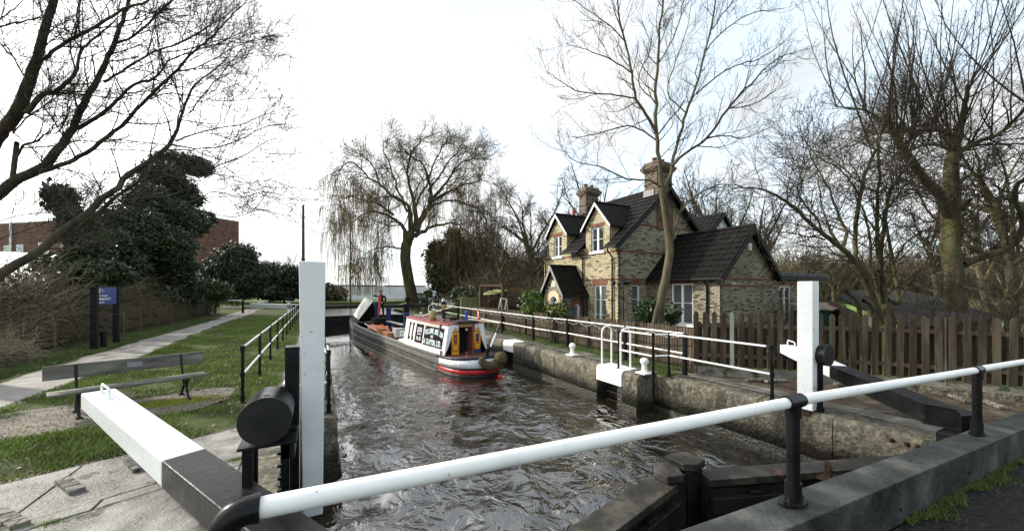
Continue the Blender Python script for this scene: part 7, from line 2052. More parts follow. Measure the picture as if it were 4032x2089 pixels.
wl = [([(580, 850, 34), (565, 740, 24), (510, 695), (440, 650, 14), (340, 640, 10), (240, 700, 7), (180, 780, 4)], D, D - 3, 10),
 ([(620, 790, 40), (600, 610, 24), (500, 540, 18), (420, 470, 14), (320, 400, 11), (220, 310, 8), (120, 400, 4)], D, D - 2, 14),
 ([(640, 770, 40), (640, 600, 24), (600, 450, 18), (600, 330, 13), (640, 230, 10), (710, 150, 6), (830, 110, 3)], D, D + 2, 15),
 ([(650, 760, 44), (700, 660, 36), (745, 570, 28), (730, 430, 18), (690, 330, 12), (590, 250, 8), (500, 140, 4)], D, D + 2, 14),
 ([(745, 570, 24), (850, 440, 14), (930, 330, 10), (1020, 290, 6), (1100, 300, 3)], D + .5, D - 2, 12),
 ([(640, 800, 34), (730, 750, 20), (850, 715, 13), (950, 740, 9), (1010, 820, 5)], D, D - 3, 10),
 ([(755, 570, 22), (900, 490, 13), (1000, 450, 9), (1100, 430, 6), (1180, 470, 3)], D, D + 3, 12),
 ([(760, 590, 16), (900, 560, 11), (1000, 600, 8), (1090, 660, 6), (1130, 740, 3)], D, D - 2, 10),
 ([(500, 660, 16), (400, 590, 12), (300, 560, 9), (200, 540, 6), (140, 640, 3)], D, D + 3, 12),
 ([(590, 640, 16), (520, 480, 12), (480, 330, 9), (430, 210, 6), (520, 130, 3)], D, D + 3, 12),
 ([(650, 600, 14), (760, 350, 9), (830, 200, 6), (900, 190, 3)], D, D, 12), ([(730, 500, 14), (850, 330, 9), (960, 230, 6), (1060, 230, 3)], D, D + 3, 10),
 ([(420, 480, 10), (330, 300, 8), (230, 270, 4)], D - 1, D, 8), ([(560, 880, 12), (450, 870, 9), (340, 900, 6), (260, 960, 3)], D, D - 3, 7)]
tips = []
for L_, d0, d1, nb in wl:
    pts, rad = limb(L_, d0, d1, SC, OX, OY); P, RR = smooth_path(pts, rad, 4, .14, r); RR = np.maximum(RR, .02); tk.add(P, RR, 8); spawn(TBs, P, RR, 1, 1, S_W, r, n=nb + 6, t0=.12); tips.append(P)
# hanging twigs
def droop(p, Lg, rad=.015):
    n = 6; dd = unit(np.array([r.normal() * .5, r.normal() * .5, -.2])); P = [p]; q = p
    for i in range(n):
        dd = unit(dd * .6 + np.array([r.normal() * .07, r.normal() * .07, -.75])); q = q + dd * Lg / n; P.append(q)
    tdr.add(np.array(P), np.linspace(rad * 1.4, rad * .6, n + 1), 3)
tdr = Tubes()
AV = np.concatenate(tw.V + tf.V[::3])[::7]
Cc = np.array(PD(1640, 760, D))
for q in AV[r.choice(len(AV), 6500)]:
    out_ = np.linalg.norm((q - Cc)[:2]); 
    if q[2] > 15.5: continue
    if q[2] < 2.5 or (out_ < 3.0 and r.random() < .7): continue
    droop(q, min(q[2] - 1.6, r.uniform(1.2, 6.5) * (1.0 if q[2] < 11 else .5)))
tk.build('trunk', BARKM, wt); tw.build('branches', BARKM, wt); tf.build('twigs', mat('willow_fine_twig', [(.05, .038, .017), (.10, .078, .034)], 1, .8), wt); tdr.build('hanging_twigs', WILLOWT, wt)

# ---- right: coppiced multi-stem tree
r = np.random.default_rng(55)
SC, OX, OY = 1.78, 2900, 500
S_R = [dict(), dict(n=9, t0=.1, ang=48, av=14, rr=.5),
       dict(len=2.0, r=.022, seg=7, wig=.14, trop=.03, n=7, t0=.15, ang=48, k=4, rr=.6, rmin=.005),
       dict(len=.95, r=.012, seg=5, wig=.17, trop=.04, n=3, t0=.2, ang=45, k=3, rr=.7, rmin=.006), dict(len=.42, r=.007, seg=3, wig=.18, trop=.08, k=3, rmin=.005)]
ct = thing('bare_tree', 'bare multi stemmed tree rising from one mossy stool behind the tall fence', 'tree', PD(3490, 1146, 11.5) * 1)
OFF[ct.name] = Vector((ct.location.x, ct.location.y, 0)); ct.location.z = 0
tk = Tubes(); tw = Tubes(); tf = Tubes(); TBs = [tk, tk, tw, tf, tf]; D = 11.5
cl = [([(1065, 1650, 120), (1060, 1500, 110), (1050, 1330, 90), (1040, 1230, 60)], D, D, 0),
 ([(1020, 1370, 60), (985, 1290, 56), (930, 1130, 45), (850, 970, 38), (740, 850, 34), (620, 760, 28), (500, 660, 26), (400, 560, 22), (300, 490, 17), (200, 440, 13), (60, 425, 9), (-60, 440, 5)], D, D - .8, 16),
 ([(880, 1010, 26), (835, 900, 26), (830, 780), (850, 600, 26), (880, 400, 24), (930, 250, 20), (1000, 120, 14), (1020, 0, 10), (1030, -150, 6)], D, D + .6, 13),
 ([(1030, 1300, 30), (1000, 1200, 24), (970, 1050, 24), (935, 950, 18), (940, 800), (900, 620, 14), (870, 540, 8)], D, D + .3, 9),
 ([(1050, 1260, 44), (1030, 1180, 40), (1010, 1000, 34), (990, 800, 26), (985, 600, 22), (1000, 300, 18), (990, 120, 12), (1000, -60, 7)], D, D + .4, 14),
 ([(1010, 1000, 26), (1030, 700, 26), (1060, 520, 22), (1110, 400, 17), (1200, 270, 12), (1290, 150, 7)], D, D - .7, 12),
 ([(1060, 1210, 30), (1140, 1225, 28), (1110, 1050, 24), (1075, 850, 20), (1050, 640, 14), (1080, 460, 8)], D, D + .6, 9),
 ([(1100, 950, 12), (1180, 820, 10), (1300, 730, 8), (1400, 700, 5)], D, D - 1, 7),
 ([(740, 845, 22), (770, 740, 22), (710, 600, 16), (640, 430, 12), (560, 280, 9), (500, 150, 6), (470, 0, 3)], D - .3, D + .5, 12),
 ([(620, 760, 14), (560, 640, 12), (450, 500, 10), (430, 400, 8), (470, 280, 5)], D - .5, D - 1.2, 9),
 ([(730, 850, 12), (640, 700, 10), (600, 560, 9), (570, 350, 7), (560, 200, 4)], D, D + 1, 9),
 ([(860, 500, 14), (800, 380, 11), (700, 280, 8), (580, 220, 6), (450, 60, 4)], D, D - 1, 10),
 ([(990, 460, 12), (880, 400, 10), (760, 300, 8), (600, 190, 5), (400, 110, 3)], D, D + 1, 10),
 ([(620, 790, 12), (480, 760, 9), (330, 740, 7), (150, 700, 4)], D, D - 1.3, 9), ([(850, 970, 9), (700, 900, 8), (600, 800, 6), (540, 830, 4), (510, 900, 3)], D, D - 1, 6),
 ([(420, 580, 12), (460, 460, 9), (450, 300, 7), (500, 100, 4)], D - .4, D + .4, 9), ([(1060, 520, 10), (1180, 480, 8), (1330, 440, 6), (1470, 420, 4)], D - .3, D - 1, 8),
 ([(870, 1330, 30), (840, 1220, 28), (770, 1150, 26)], D - .3, D - .5, 0), ([(960, 1330, 26), (930, 1240, 26), (890, 1215, 24)], D - .2, D - .4, 0)]
for L_, d0, d1, nb in cl:
    pts, rad = limb(L_, d0, d1, SC, OX, OY); P, RR = smooth_path(pts, rad, 4, .07, r); RR = np.maximum(RR, .005); tk.add(P, RR, 10)
    if nb: spawn(TBs, P, RR, 1, 1, S_R, r, n=int(nb * 1.3), t0=.12)
tk.build('trunk', BARKM, ct); tw.build('branches', BARKM, ct); tf.build('twigs', TWIG, ct)

# ---- right: big old tree with long upright shoots
r = np.random.default_rng(66)
bt = thing('bare_tree', 'massive old tree with a thick mossy trunk and long upright shoots at right', 'tree', (PD(3765, 1146, 15).x, PD(3765, 1146, 15).y, 0))
tk = Tubes(); tw = Tubes(); tf = Tubes(); TBs = [tk, tk, tw, tf, tf]; D = 15.
bl = [([(1590, 1570, 150), (1570, 1420, 130), (1545, 1250, 112), (1520, 1000, 100), (1500, 850, 108), (1505, 600, 96), (1510, 300, 80), (1525, 150, 66), (1560, 20, 50), (1600, -120, 34), (1620, -300, 18)], D, D, 10),
 ([(1500, 640, 62), (1470, 590, 60), (1400, 450, 58), (1300, 350, 55), (1230, 240, 50), (1150, 130, 44), (1100, 40, 34), (1000, -60, 20), (880, -120, 12), (700, -140, 8)], D, D - 1, 12),
 ([(1520, 200, 40), (1600, 150, 36), (1700, 100, 30), (1820, 60, 24), (1960, -60, 16), (2060, -200, 10)], D, D - 1.5, 12),
 ([(1500, 60, 30), (1400, 20, 26), (1250, 30, 22), (1100, 30, 18), (950, 60, 12), (820, 130, 8)], D, D - 1.5, 12),
 ([(1540, 420, 30), (1620, 340, 24), (1720, 330, 12)], D, D - 1, 4), ([(1560, 600, 24), (1630, 520, 20), (1640, 505, 18)], D, D - .5, 2),
 ([(1160, 140, 26), (1230, 60, 20), (1260, -100, 14), (1280, -300, 8)], D - .6, D, 8), ([(1600, 960, 50), (1750, 900, 44), (1880, 860, 38), (1980, 780, 36), (2010, 640, 34), (1955, 520, 30), (1965, 410, 28), (2040, 340, 20), (2120, 200, 14)], D, D - 2, 10),
 ([(1500, 150, 22), (1350, 120, 18), (1200, 180, 12), (1050, 260, 8)], D, D - 2, 8)]
S_B = [dict(), dict(n=9, t0=.1, ang=55, av=16, rr=.5),
       dict(len=2.6, r=.030, seg=7, wig=.16, trop=.03, n=9, t0=.1, ang=48, k=4, rr=.55, rmin=.007),
       dict(len=1.2, r=.013, seg=5, wig=.19, trop=.04, n=6, t0=.15, ang=48, k=3, rr=.7, rmin=.0052), dict(len=.5, r=.007, seg=3, wig=.2, trop=.05, k=3, rmin=.0045)]
whip_src = []
for L_, d0, d1, nb in bl:
    pts, rad = limb(L_, d0, d1, SC, OX, OY); P, RR = smooth_path(pts, rad, 4, .05, r); RR = np.maximum(RR, .01); tk.add(P, RR, 12)
    if nb > 3: spawn(TBs, P, RR, 1, 1, S_B, r, n=int(nb * 1.4), t0=.12); whip_src.append(P)
# upright whips
S_WH = [dict(), dict(), dict(len=4, r=.03, seg=8, wig=.045, trop=.06, n=13, t0=.2, ang=30, k=4, rr=.45, rmin=.006), dict(len=.85, r=.009, seg=4, wig=.09, trop=.10, n=3, t0=.25, ang=35, k=3, rr=.7, rmin=.0048), dict(len=.35, r=.006, seg=2, trop=.1, k=3, rmin=.0045)]
for P in whip_src[:9]:
    hi = P[P[:, 2] > 7.0]
    if len(hi) == 0: continue
    for k in range(12):
        q = hi[r.integers(len(hi))]; a = r.normal(size=2)
        lat = np.array([FY, -FX, 0]) * r.normal() * .45 + np.array([FX, FY, 0]) * r.normal() * .35
        grow(TBs, q, unit(UP + lat), r.uniform(3.5, 7.0), r.uniform(.018, .036), 2, S_WH, r)
tk.build('trunk', BARKM, bt); tw.build('branches', TWIG, bt); tf.build('twigs', TWIG, bt)

# ---- generic bare trees for the backdrop
def proto_tree(name, label, seed, H, spread, matl, twigm, weep=0.0, cnt=9, upr=.05, group=None, dens=1.0, rtw=.012):
    r = np.random.default_rng(seed); root = thing(name, label, 'tree', (0, 0, 0), group)
    tk = Tubes(); tw = Tubes(); tf = Tubes(); TBs = [tk, tk, tw, tf, tf]
    S = [dict(), dict(n=7, t0=.2, ang=42, av=12, rr=.55),
         dict(len=H * .20, r=.05, seg=6, wig=.15, trop=upr, n=int(8 * dens), t0=.15, ang=45, k=4, rr=.55, rmin=rtw),
         dict(len=H * .095, r=.02, seg=5, wig=.18, trop=upr, n=int(6 * dens), t0=.15, ang=45, k=3, rr=.7, rmin=rtw * .85), dict(len=H * .042, r=.012, seg=3, wig=.2, trop=upr, k=3, rmin=rtw * .7)]
    n0 = np.array([0, 0, 0.]); d = unit(np.array([r.normal() * .06, r.normal() * .06, 1]))
    P = [n0]; 
    for i in range(8): d = unit(d + r.normal(size=3) * .05 + UP * .1); P.append(P[-1] + d * H * .075)
    P = np.array(P); R1 = np.linspace(H * .022, H * .012, 9); tk.add(P, R1, 10)
    for j in range(cnt):
        t = r.uniform(.35, 1); q = P[min(7, int(t * 8))]; az = 2 * PI * (j + r.random() * .6) / cnt; el = r.uniform(.45, 1.15) if j > 1 else 1.4
        dd = np.array([math.cos(az) * math.cos(el) * spread, math.sin(az) * math.cos(el) * spread, math.sin(el)]); dd = unit(dd)
        B = [q]; L_ = H * r.uniform(.38, .58)
        for i in range(7): dd = unit(dd + r.normal(size=3) * .11 + UP * .03); B.append(B[-1] + dd * L_ / 7)
        B = np.array(B); RB_ = np.linspace(H * .010, H * .0022, 8); tk.add(B, RB_, 7); spawn(TBs, B, RB_, 1, 1, S, r, n=int(10 * dens), t0=.15)
    tk.build('trunk', matl, root); tw.build('branches', twigm, root); tf.build('twigs', twigm, root)
    return root
pA = proto_tree('bare_tree', 'a', 101, 12.0, 1.0, BARKM, TWIG, cnt=10, group='bare trees behind the cottage and huts', rtw=.013)
pB = proto_tree('bare_tree', 'b', 102, 14.0, .8, BARK, TWIGR, cnt=11, upr=.09, dens=.8, group='bare trees behind the cottage and huts', rtw=.014)
pC = proto_tree('bare_tree', 'c', 103, 9.0, 1.2, BARKP, TWIG, cnt=10, upr=.03, group='bare trees behind the cottage and huts', rtw=.012, dens=.8)
protos = [pA, pB, pC]; used = set()
rb_ = random.Random(9)
def put(pi, u, d, s, label, z=0.0):
    o = protos[pi]; p = PD(u, 1146, d)
    if pi not in used: used.add(pi); c = o
    else: c = copy_tree(o)
    c.location = (p.x, p.y, z); c.rotation_euler = (0, 0, rb_.uniform(0, 6.28)); c.scale = (s, s, s * rb_.uniform(.93, 1.05)); c['label'] = label
    return c
put(0, 2095, 33, 1.02, 'bare spreading tree just left of the cottage, its crown above the dormer')
put(1, 1935, 36, .60, 'low bare tree between the willow and the cottage, nearer the willow')
put(2, 1800, 41, .90, 'bare shrubby tree right of the willow trunk in front of dark bushes')
put(2, 1990, 29, .88, 'bare tree behind the pergola left of the garden hedge')
put(1, 1865, 42, .75, 'tall thin bare tree directly right of the willow crown')
put(1, 2390, 34, .95, 'bare tree rising behind the left chimney of the cottage')
put(1, 2760, 30, .92, 'bare tree rising behind the right chimney of the cottage')
put(0, 2890, 27, .78, 'bare tree behind the low side wing roof ridge')
put(1, 3010, 36, .9, 'tall bare tree behind the annex roof')
put(2, 3290, 38, .75, 'pale barked bare tree left of the grey hut roof')
put(2, 3900, 24, 1.25, 'bare tree right of the massive old trunk at the picture edge')
put(0, 3990, 19, .95, 'dense bare tree at the right picture edge near the meadow')
put(1, 3700, 42, 1.0, 'distant bare tree seen behind the massive old trunk')
put(2, 2250, 40, 1.25, 'bare tree glimpsed above the dormer roofs')
put(2, 3980, 12.5, .42, 'small bare bushy tree behind the right end of the tall fence')
# far hedgerow trees on the right horizon
for i in range(16):
    u = 2850 + 85 * i; d = rb_.uniform(52, 75)
    put(i % 3, u, d, rb_.uniform(.62, .8), 'far bare hedgerow tree on the horizon, %s along the row behind the meadow' % ('number of sixteen'), z=-.1)['label'] = 'far bare hedgerow tree beyond the meadow on the right horizon'
for o in list(COL.objects):
    if o.get('label', '').startswith('far bare hedgerow'): o['group'] = 'far hedgerow trees beyond the meadow'

# ---- leafy masses
def leaf_mesh(name, blobs, n, size, matl, parent=None, seed=1, loc=(0, 0, 0), flat=.0, hollow=.62):
    """leaf sized quads through ellipsoids (cx,cy,cz,rx,ry,rz)"""
    r = np.random.default_rng(seed); vol = np.array([b[3] * b[4] * b[5] for b in blobs]); vol = vol ** .8; pr = vol / vol.sum()
    k = r.choice(len(blobs), n, p=pr); B = np.array(blobs)[k]
    v = r.normal(size=(n, 3)); v /= np.linalg.norm(v, axis=1, keepdims=True); rad = (hollow + (1 - hollow) * r.random(n) ** .6)
    lump = 1 + .14 * np.sin(v[:, 0] * 7 + k) * np.cos(v[:, 1] * 6 + 2 * k) + .10 * np.sin(v[:, 2] * 11 + v[:, 0] * 9)
    C = B[:, :3] + v * B[:, 3:] * (rad * lump)[:, None] + r.normal(size=(n, 3)) * size * .8
    keep = C[:, 2] > 0.02; C = C[keep]; v = v[keep]; n = len(C)
    a = r.normal(size=(n, 3)) + v * .7; a /= np.linalg.norm(a, axis=1, keepdims=True)
    t = np.cross(a, r.normal(size=(n, 3))); t /= np.linalg.norm(t, axis=1, keepdims=True) + 1e-9; b = np.cross(a, t)
    s = size * r.uniform(.5, 1.2, n)[:, None]
    V = np.stack([C - t * s, C - b * s * .5, C + t * s, C + b * s * .5], 1).reshape(-1, 3)
    off = np.array(OFF[parent.name]) if parent else np.array(loc)
    me = mesh_np(name, V - off, np.arange(4 * n), np.full(n, 4))
    return link(name, me, matl, parent, loc)
def leaf_mat(name, cols, scale=1.3, rough=.5):
    m, t, b = base_mat(name); L = t.links.new
    tc = N(t, 'ShaderNodeTexCoord'); n = N(t, 'ShaderNodeTexNoise', inputs={'Scale': scale, 'Detail': 8.0, 'Roughness': .7}); L(tc.outputs['Object'], n.inputs['Vector'])
    rp = ramp(t, n.outputs[0], cols, [.32, .5, .68]); L(rp.outputs[0], b.inputs['Base Color']); b.inputs['Roughness'].default_value = rough
    b.inputs['Transmission Weight'].default_value = 0
    return m
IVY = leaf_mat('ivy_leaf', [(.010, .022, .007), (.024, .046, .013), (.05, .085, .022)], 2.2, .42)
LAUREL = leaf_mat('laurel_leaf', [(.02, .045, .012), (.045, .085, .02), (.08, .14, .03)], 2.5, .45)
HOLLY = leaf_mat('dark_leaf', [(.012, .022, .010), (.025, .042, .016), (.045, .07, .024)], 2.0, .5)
BRIGHT = leaf_mat('bright_leaf', [(.05, .10, .015), (.11, .19, .03), (.20, .30, .05)], 3.0, .5)
YELL = leaf_mat('yellow_leaf', [(.12, .17, .03), (.30, .33, .06), (.45, .42, .10)], 9.0, .5)
def blob_px(u, v, d, rx, rz, ry=None):
    p = PD(u, v, d); return (p.x, p.y, p.z, rx, ry or rx, rz)
s2 = 2576 / 4032
def Q(x, y, d, wpx, hpx, dep=None):  # 2576-wide coordinates, half sizes in those pixels
    return blob_px(x / s2, y / s2, d, wpx / s2 * d / 1500, hpx / s2 * d / 1500, dep or (wpx / s2 * d / 1500 * .8))
iv = thing('ivy_tree', 'tree smothered in dark ivy with ragged arms above the lock sign', 'tree', (PD(600, 1146, 27).x, PD(600, 1146, 27).y, 0))
D = 21
def Qh(x, y, D_, w_, h_, X0=10.6):
    a = (x / s2 - 2016) / 1500.; d = X0 / (-a * FY - FX); return Q(x, y, d, w_, h_)
iblobs = [Qh(455, 412, D, 60, 24), Qh(500, 420, D, 32, 24), Qh(405, 435, D, 45, 30), Qh(420, 470, D, 62, 30), Qh(445, 495, D, 55, 32), Qh(370, 500, D, 45, 40), Qh(400, 545, D, 85, 45), Qh(330, 560, D, 65, 40), Qh(470, 560, D, 48, 36), Qh(512, 548, D, 28, 18), Qh(350, 610, D, 110, 48), Qh(425, 610, D, 55, 48), Qh(285, 610, D, 36, 34), Qh(390, 665, D, 85, 45), Qh(300, 668, D, 60, 40), Qh(440, 660, D, 36, 36)]
leaf_mesh('ivy_leaves', iblobs, 160000, .095, IVY, iv, 5)
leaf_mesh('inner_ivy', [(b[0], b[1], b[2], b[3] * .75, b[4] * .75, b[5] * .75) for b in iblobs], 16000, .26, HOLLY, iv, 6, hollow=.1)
m = MB(); p0 = PD(600, 1146, 27); m.tube([Vector((p0.x, p0.y, -.1)), Vector((p0.x + .2, p0.y, 2.5)), Vector((p0.x - .1, p0.y, 5.5))], [.2, .16, .1], 10); obj('trunk', m, BARKM, iv)
iv2 = thing('ivy_tree', 'smaller ivy clad stem left of the big ivy tree, above the metal shed', 'tree', (PD(270, 1146, 19).x, PD(270, 1146, 19).y, 0))
D = 19
jb = [Q(148, 492, D, 30, 22), Q(160, 520, D, 22, 30), Q(185, 550, D, 24, 26), Q(205, 585, D, 34, 34), Q(225, 630, D, 44, 34), Q(205, 668, D, 50, 28), Q(245, 690, D, 66, 32), Q(140, 660, D, 26, 18), Q(112, 668, D, 20, 12)]
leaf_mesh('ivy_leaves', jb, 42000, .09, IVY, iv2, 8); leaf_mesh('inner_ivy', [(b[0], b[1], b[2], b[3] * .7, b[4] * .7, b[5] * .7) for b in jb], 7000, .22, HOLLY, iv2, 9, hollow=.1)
def bush(name, label, blobs, n, size, matl, seed, cat='bush', inner=True, group=None):
    c = blobs[0]; root = thing(name, label, cat, (c[0], c[1], 0), group)
    leaf_mesh('leaves', blobs, n, size, matl, root, seed)
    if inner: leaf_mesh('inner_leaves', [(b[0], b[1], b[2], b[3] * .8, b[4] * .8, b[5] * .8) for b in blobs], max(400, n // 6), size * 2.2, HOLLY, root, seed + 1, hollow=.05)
    r = np.random.default_rng(seed); tb = Tubes()
    for k in range(14):
        q = np.array([c[0] + r.normal() * .2, c[1] + r.normal() * .2, 0]); e = np.array([c[0] + r.normal() * c[3] * .5, c[1] + r.normal() * c[4] * .5, c[2] + r.random() * c[5] * .5]); tb.add(np.linspace(q, e, 4) + r.normal(size=(4, 3)) * .05, np.linspace(.03, .01, 4), 4)
    tb.build('stems', BARK, root); return root
D = 36
D = 50
bush('evergreen_bush', 'tall rounded dark evergreen bush in front of the brick building end', [Q(590, 672, D, 55, 48), Q(600, 640, D, 40, 28), Q(560, 690, D, 50, 42), Q(630, 700, D, 40, 42), Q(588, 730, D, 60, 24)], 34000, .17, HOLLY, 15)
bush('evergreen_bush', 'dark hedge mass right of the tall rounded evergreen, behind the white beam', [Q(680, 695, D + 8, 45, 36), Q(730, 700, D + 8, 40, 34), Q(640, 720, D + 8, 40, 26), Q(700, 735, D + 8, 70, 18), Q(765, 705, D + 8, 34, 32)], 24000, .19, HOLLY, 17)
D = 34
bush('laurel_bush', 'mid green laurel bush low at the end of the left hedge', [Q(520, 730, D, 48, 26), Q(555, 735, D, 22, 22), Q(480, 735, D, 30, 24)], 12000, .13, LAUREL, 19)
bush('evergreen_bush', 'dark glossy bush behind the wire fence left of the laurel', [Q(440, 725, 29, 55, 36), Q(400, 750, 27, 40, 28), Q(470, 755, 30, 30, 18)], 14000, .13, IVY, 21)
put(1, 1120, 60, .60, 'reddish twiggy tree behind the white post and dark hedge')
# right bank greenery
bush('evergreen_bush', 'brownish conifer right of the willow trunk', [Q(1100, 650, 44, 28, 45), Q(1120, 690, 44, 45, 45), Q(1155, 640, 46, 40, 40), Q(1175, 690, 44, 50, 45), Q(1140, 600, 46, 18, 26)], 22000, .20, leaf_mat('brown_green_leaf', [(.03, .028, .012), (.065, .06, .025), (.10, .09, .04)], .6, .7), 23)
bush('garden_shrub', 'leafy green shrub behind the far end of the picket fence', [Q(1155, 740, 33, 18, 16), Q(1175, 752, 30, 22, 14), Q(1200, 735, 33, 16, 14)], 7000, .11, LAUREL, 25)
bush('hedge', 'clipped bright green hedge standing left of the cottage porch', [Q(1341, 758, 18.6, 25, 24), Q(1330, 745, 18.6, 17, 12), Q(1352, 744, 18.6, 14, 12), Q(1341, 775, 18.6, 26, 16)], 26000, .055, BRIGHT, 27, cat='hedge')
bush('garden_shrub', 'yellow variegated shrub in front of the porch', [Q(1398, 779, 15.6, 22, 11), Q(1415, 776, 15.6, 11, 10), Q(1382, 781, 15.6, 10, 9)], 5000, .055, YELL, 29)
bush('garden_shrub', 'dark green shrub against the cottage wall just left of the tree trunk', [Q(1630, 778, 14.0, 22, 20), Q(1618, 792, 14, 24, 14), Q(1640, 765, 14, 12, 10)], 12000, .05, LAUREL, 31)
bush('garden_shrub', 'dark green shrub against the cottage wall just right of the tree trunk', [Q(1690, 790, 13.2, 14, 18)], 5000, .05, HOLLY, 33)
bush('garden_shrub', 'yellow flowering shrub in the far planter', [Q(1078, 738, 40, 8, 6)], 1200, .08, YELL, 35)
# undergrowth belts: nobody could count the stems
def thicket(name, label, area, n, Hh, matl, seed, rad=.008, lean=.5, seg=5, parent=None, curl=.25, stuff=True):
    r = np.random.default_rng(seed); tb = Tubes()
    for k in range(n):
        x, y = area(r); h = Hh * r.uniform(.4, 1.15); d = unit(np.array([r.normal() * lean, r.normal() * lean, 1.0])); p = np.array([x, y, r.uniform(0, .25) * h]); P = [p]
        for i in range(seg): d = unit(d + r.normal(size=3) * curl + np.array([0, 0, -.06 * i * curl * 2])); p = p + d * h / seg; p[2] = max(p[2], .03); P.append(p)
        tb.add(np.array(P), np.linspace(rad * r.uniform(.8, 1.4), rad * .5, seg + 1), 3)
    o = tb.build(name, matl, None, (0, 0, 0)); o['kind'] = 'stuff'; o['label'] = label; o['category'] = name.replace('_', ' '); OFF[o.name] = Vector((0, 0, 0)); return o
BRAM = mat('bramble_stem', [(.11, .085, .05), (.20, .16, .105), (.32, .27, .18)], .8, .85)
BRAM2 = mat('dead_bramble', [(.055, .044, .025), (.115, .094, .055), (.22, .185, .115)], .6, .85)
thicket('brambles', 'tangle of straw coloured dead brambles left of the path', lambda r: (-8.0 - abs(r.normal()) * 1.8, r.uniform(9.5, 17.5)), 11000, 1.15, BRAM, 71, .006, .6, 7, curl=.42)
thicket('undergrowth', 'brown tangled undergrowth behind the lock sign and wire fence', lambda r: (-9.0 - abs(r.normal()) * 1.8 - .02 * 0, r.uniform(18.5, 46)), 15000, 2.0, BRAM2, 72, .007, .42, 7, curl=.36)
thicket('undergrowth', 'lower brown undergrowth at the left picture edge before the metal shed', lambda r: (-9.0 - abs(r.normal()) * 1.5, r.uniform(12, 18.5)), 6000, 1.35, BRAM2, 70, .007, .42, 7, curl=.36)
thicket('undergrowth', 'taller brown scrub stems under the ivy trees', lambda r: (-10.3 - abs(r.normal()) * 2.0, r.uniform(20, 46)), 7000, 3.6, BRAM2, 73, .009, .25, 7, curl=.26)
leaf_mesh('dead_leaves', [(-9.8 - .3 * k % 2, 10 + 1.6 * k, .8, 1.4, 1.6, 1.2) for k in range(17)] + [(-11.3, 12 + 1.6 * k, 1.6, 1.4, 1.6, 1.7) for k in range(14)], 60000, .06, leaf_mat('dead_leaf', [(.025, .02, .012), (.05, .04, .025), (.09, .075, .045)], .9, .8), None, 75)
o = COL.objects[-1]
for o in COL.objects:
    if o.name.startswith('dead_leaves'): tag(o, 'dead leaves and ivy low in the hedge bottom left of the path', 'leaves', kind='stuff')
thicket('scrub', 'brown winter scrub beyond the hut and tall fence', lambda r: tuple((lambda p: (p.x, p.y))(PD(r.uniform(3420, 4300), 1146, r.uniform(26, 46)))), 5000, 1.5, BRAM2, 76, .014, .4, 6)
thicket('scrub', 'brown scrub along the right bank between the willow and the cottage', lambda r: tuple((lambda p: (p.x, p.y))(PD(r.uniform(1860, 2160), 1146, r.uniform(30, 58)))), 8000, 3.8, BRAM2, 77, .016, .35, 6)
thicket('scrub', 'tall twiggy shoots over the tall picket fence at right', lambda r: tuple((lambda p: (p.x, p.y))(PD(r.uniform(3560, 4250), 1146, r.uniform(9.2, 12.5)))), 380, 2.6, TWIG, 78, .007, .35, 6, curl=.12)
# far woodland reading as one mass
def wood_area(r):
    p = PD(r.uniform(2650, 5200), 1146, r.uniform(62, 110)); return p.x, p.y
thicket('woodland', 'far brown winter woodland behind the meadow on the right', wood_area, 26000, 8.5, BRAM2, 81, .05, .22, 5, curl=.16)
thicket('woodland', 'far brown winter woodland behind the willow and the cottage', lambda r: tuple((lambda p: (p.x, p.y))(PD(r.uniform(1760, 2750), 1146, r.uniform(50, 85)))), 12000, 8.0, BRAM2, 82, .045, .22, 5, curl=.16)
thicket('woodland', 'distant brown hedge line across the far bank', lambda r: tuple((lambda p: (p.x, p.y))(PD(r.uniform(1240, 1800), 1146, r.uniform(104, 150)))), 9000, 3.0, BRAM2, 83, .06, .3, 5)
bush('evergreen_bush', 'brown clipped thicket at the left end of the white hoarding', [Q(828, 738, 74, 34, 17), Q(850, 740, 74, 18, 14), Q(800, 735, 74, 28, 16)], 9000, .3, leaf_mat('rust_leaf', [(.05, .035, .02), (.10, .07, .04), (.15, .11, .06)], .4, .8), 37)
put(1, 3800, 55, 1.1, 'tall distant bare tree right of the massive old trunk')
# vine climbing the annex corner
thicket('climber', 'bare climber stems on the side wing gable wall', lambda r: tuple((lambda p: (p.x, p.y))(hp(r.uniform(4.2, 6.4), -3.40, 0))), 90, 2.3, BRAM2, 84, .010, .35, 7, curl=.2)['kind'] = 'stuff'
# ---- grass blades and tufts
def blades(name, label, n, area, h, matl, seed, wd=.006):
    r = np.random.default_rng(seed); xy = area(r, n); n = len(xy)
    ang = r.uniform(0, 2 * PI, n); hh = h * r.uniform(.45, 1.3, n); ln = r.normal(size=(n, 2)) * hh[:, None] * .5
    dx = np.stack([np.cos(ang), np.sin(ang)], 1) * wd; z0 = np.zeros(n) + .004
    A = np.column_stack([xy - dx, z0]); B = np.column_stack([xy + dx, z0]); Cc_ = np.column_stack([xy + ln, z0 + hh])
    V = np.stack([A, B, Cc_], 1).reshape(-1, 3); me = mesh_np(name, V, np.arange(3 * n), np.full(n, 3)); o = link(name, me, matl, None, (0, 0, 0)); return tag(o, label, 'grass', kind='stuff')
GB = leaf_mat('grass_blade', [(.055, .070, .012), (.115, .170, .018), (.20, .28, .030)], 1.4, .6)
GBD = leaf_mat('verge_blade', [(.035, .050, .011), (.07, .11, .018), (.12, .17, .028)], 1.8, .6)
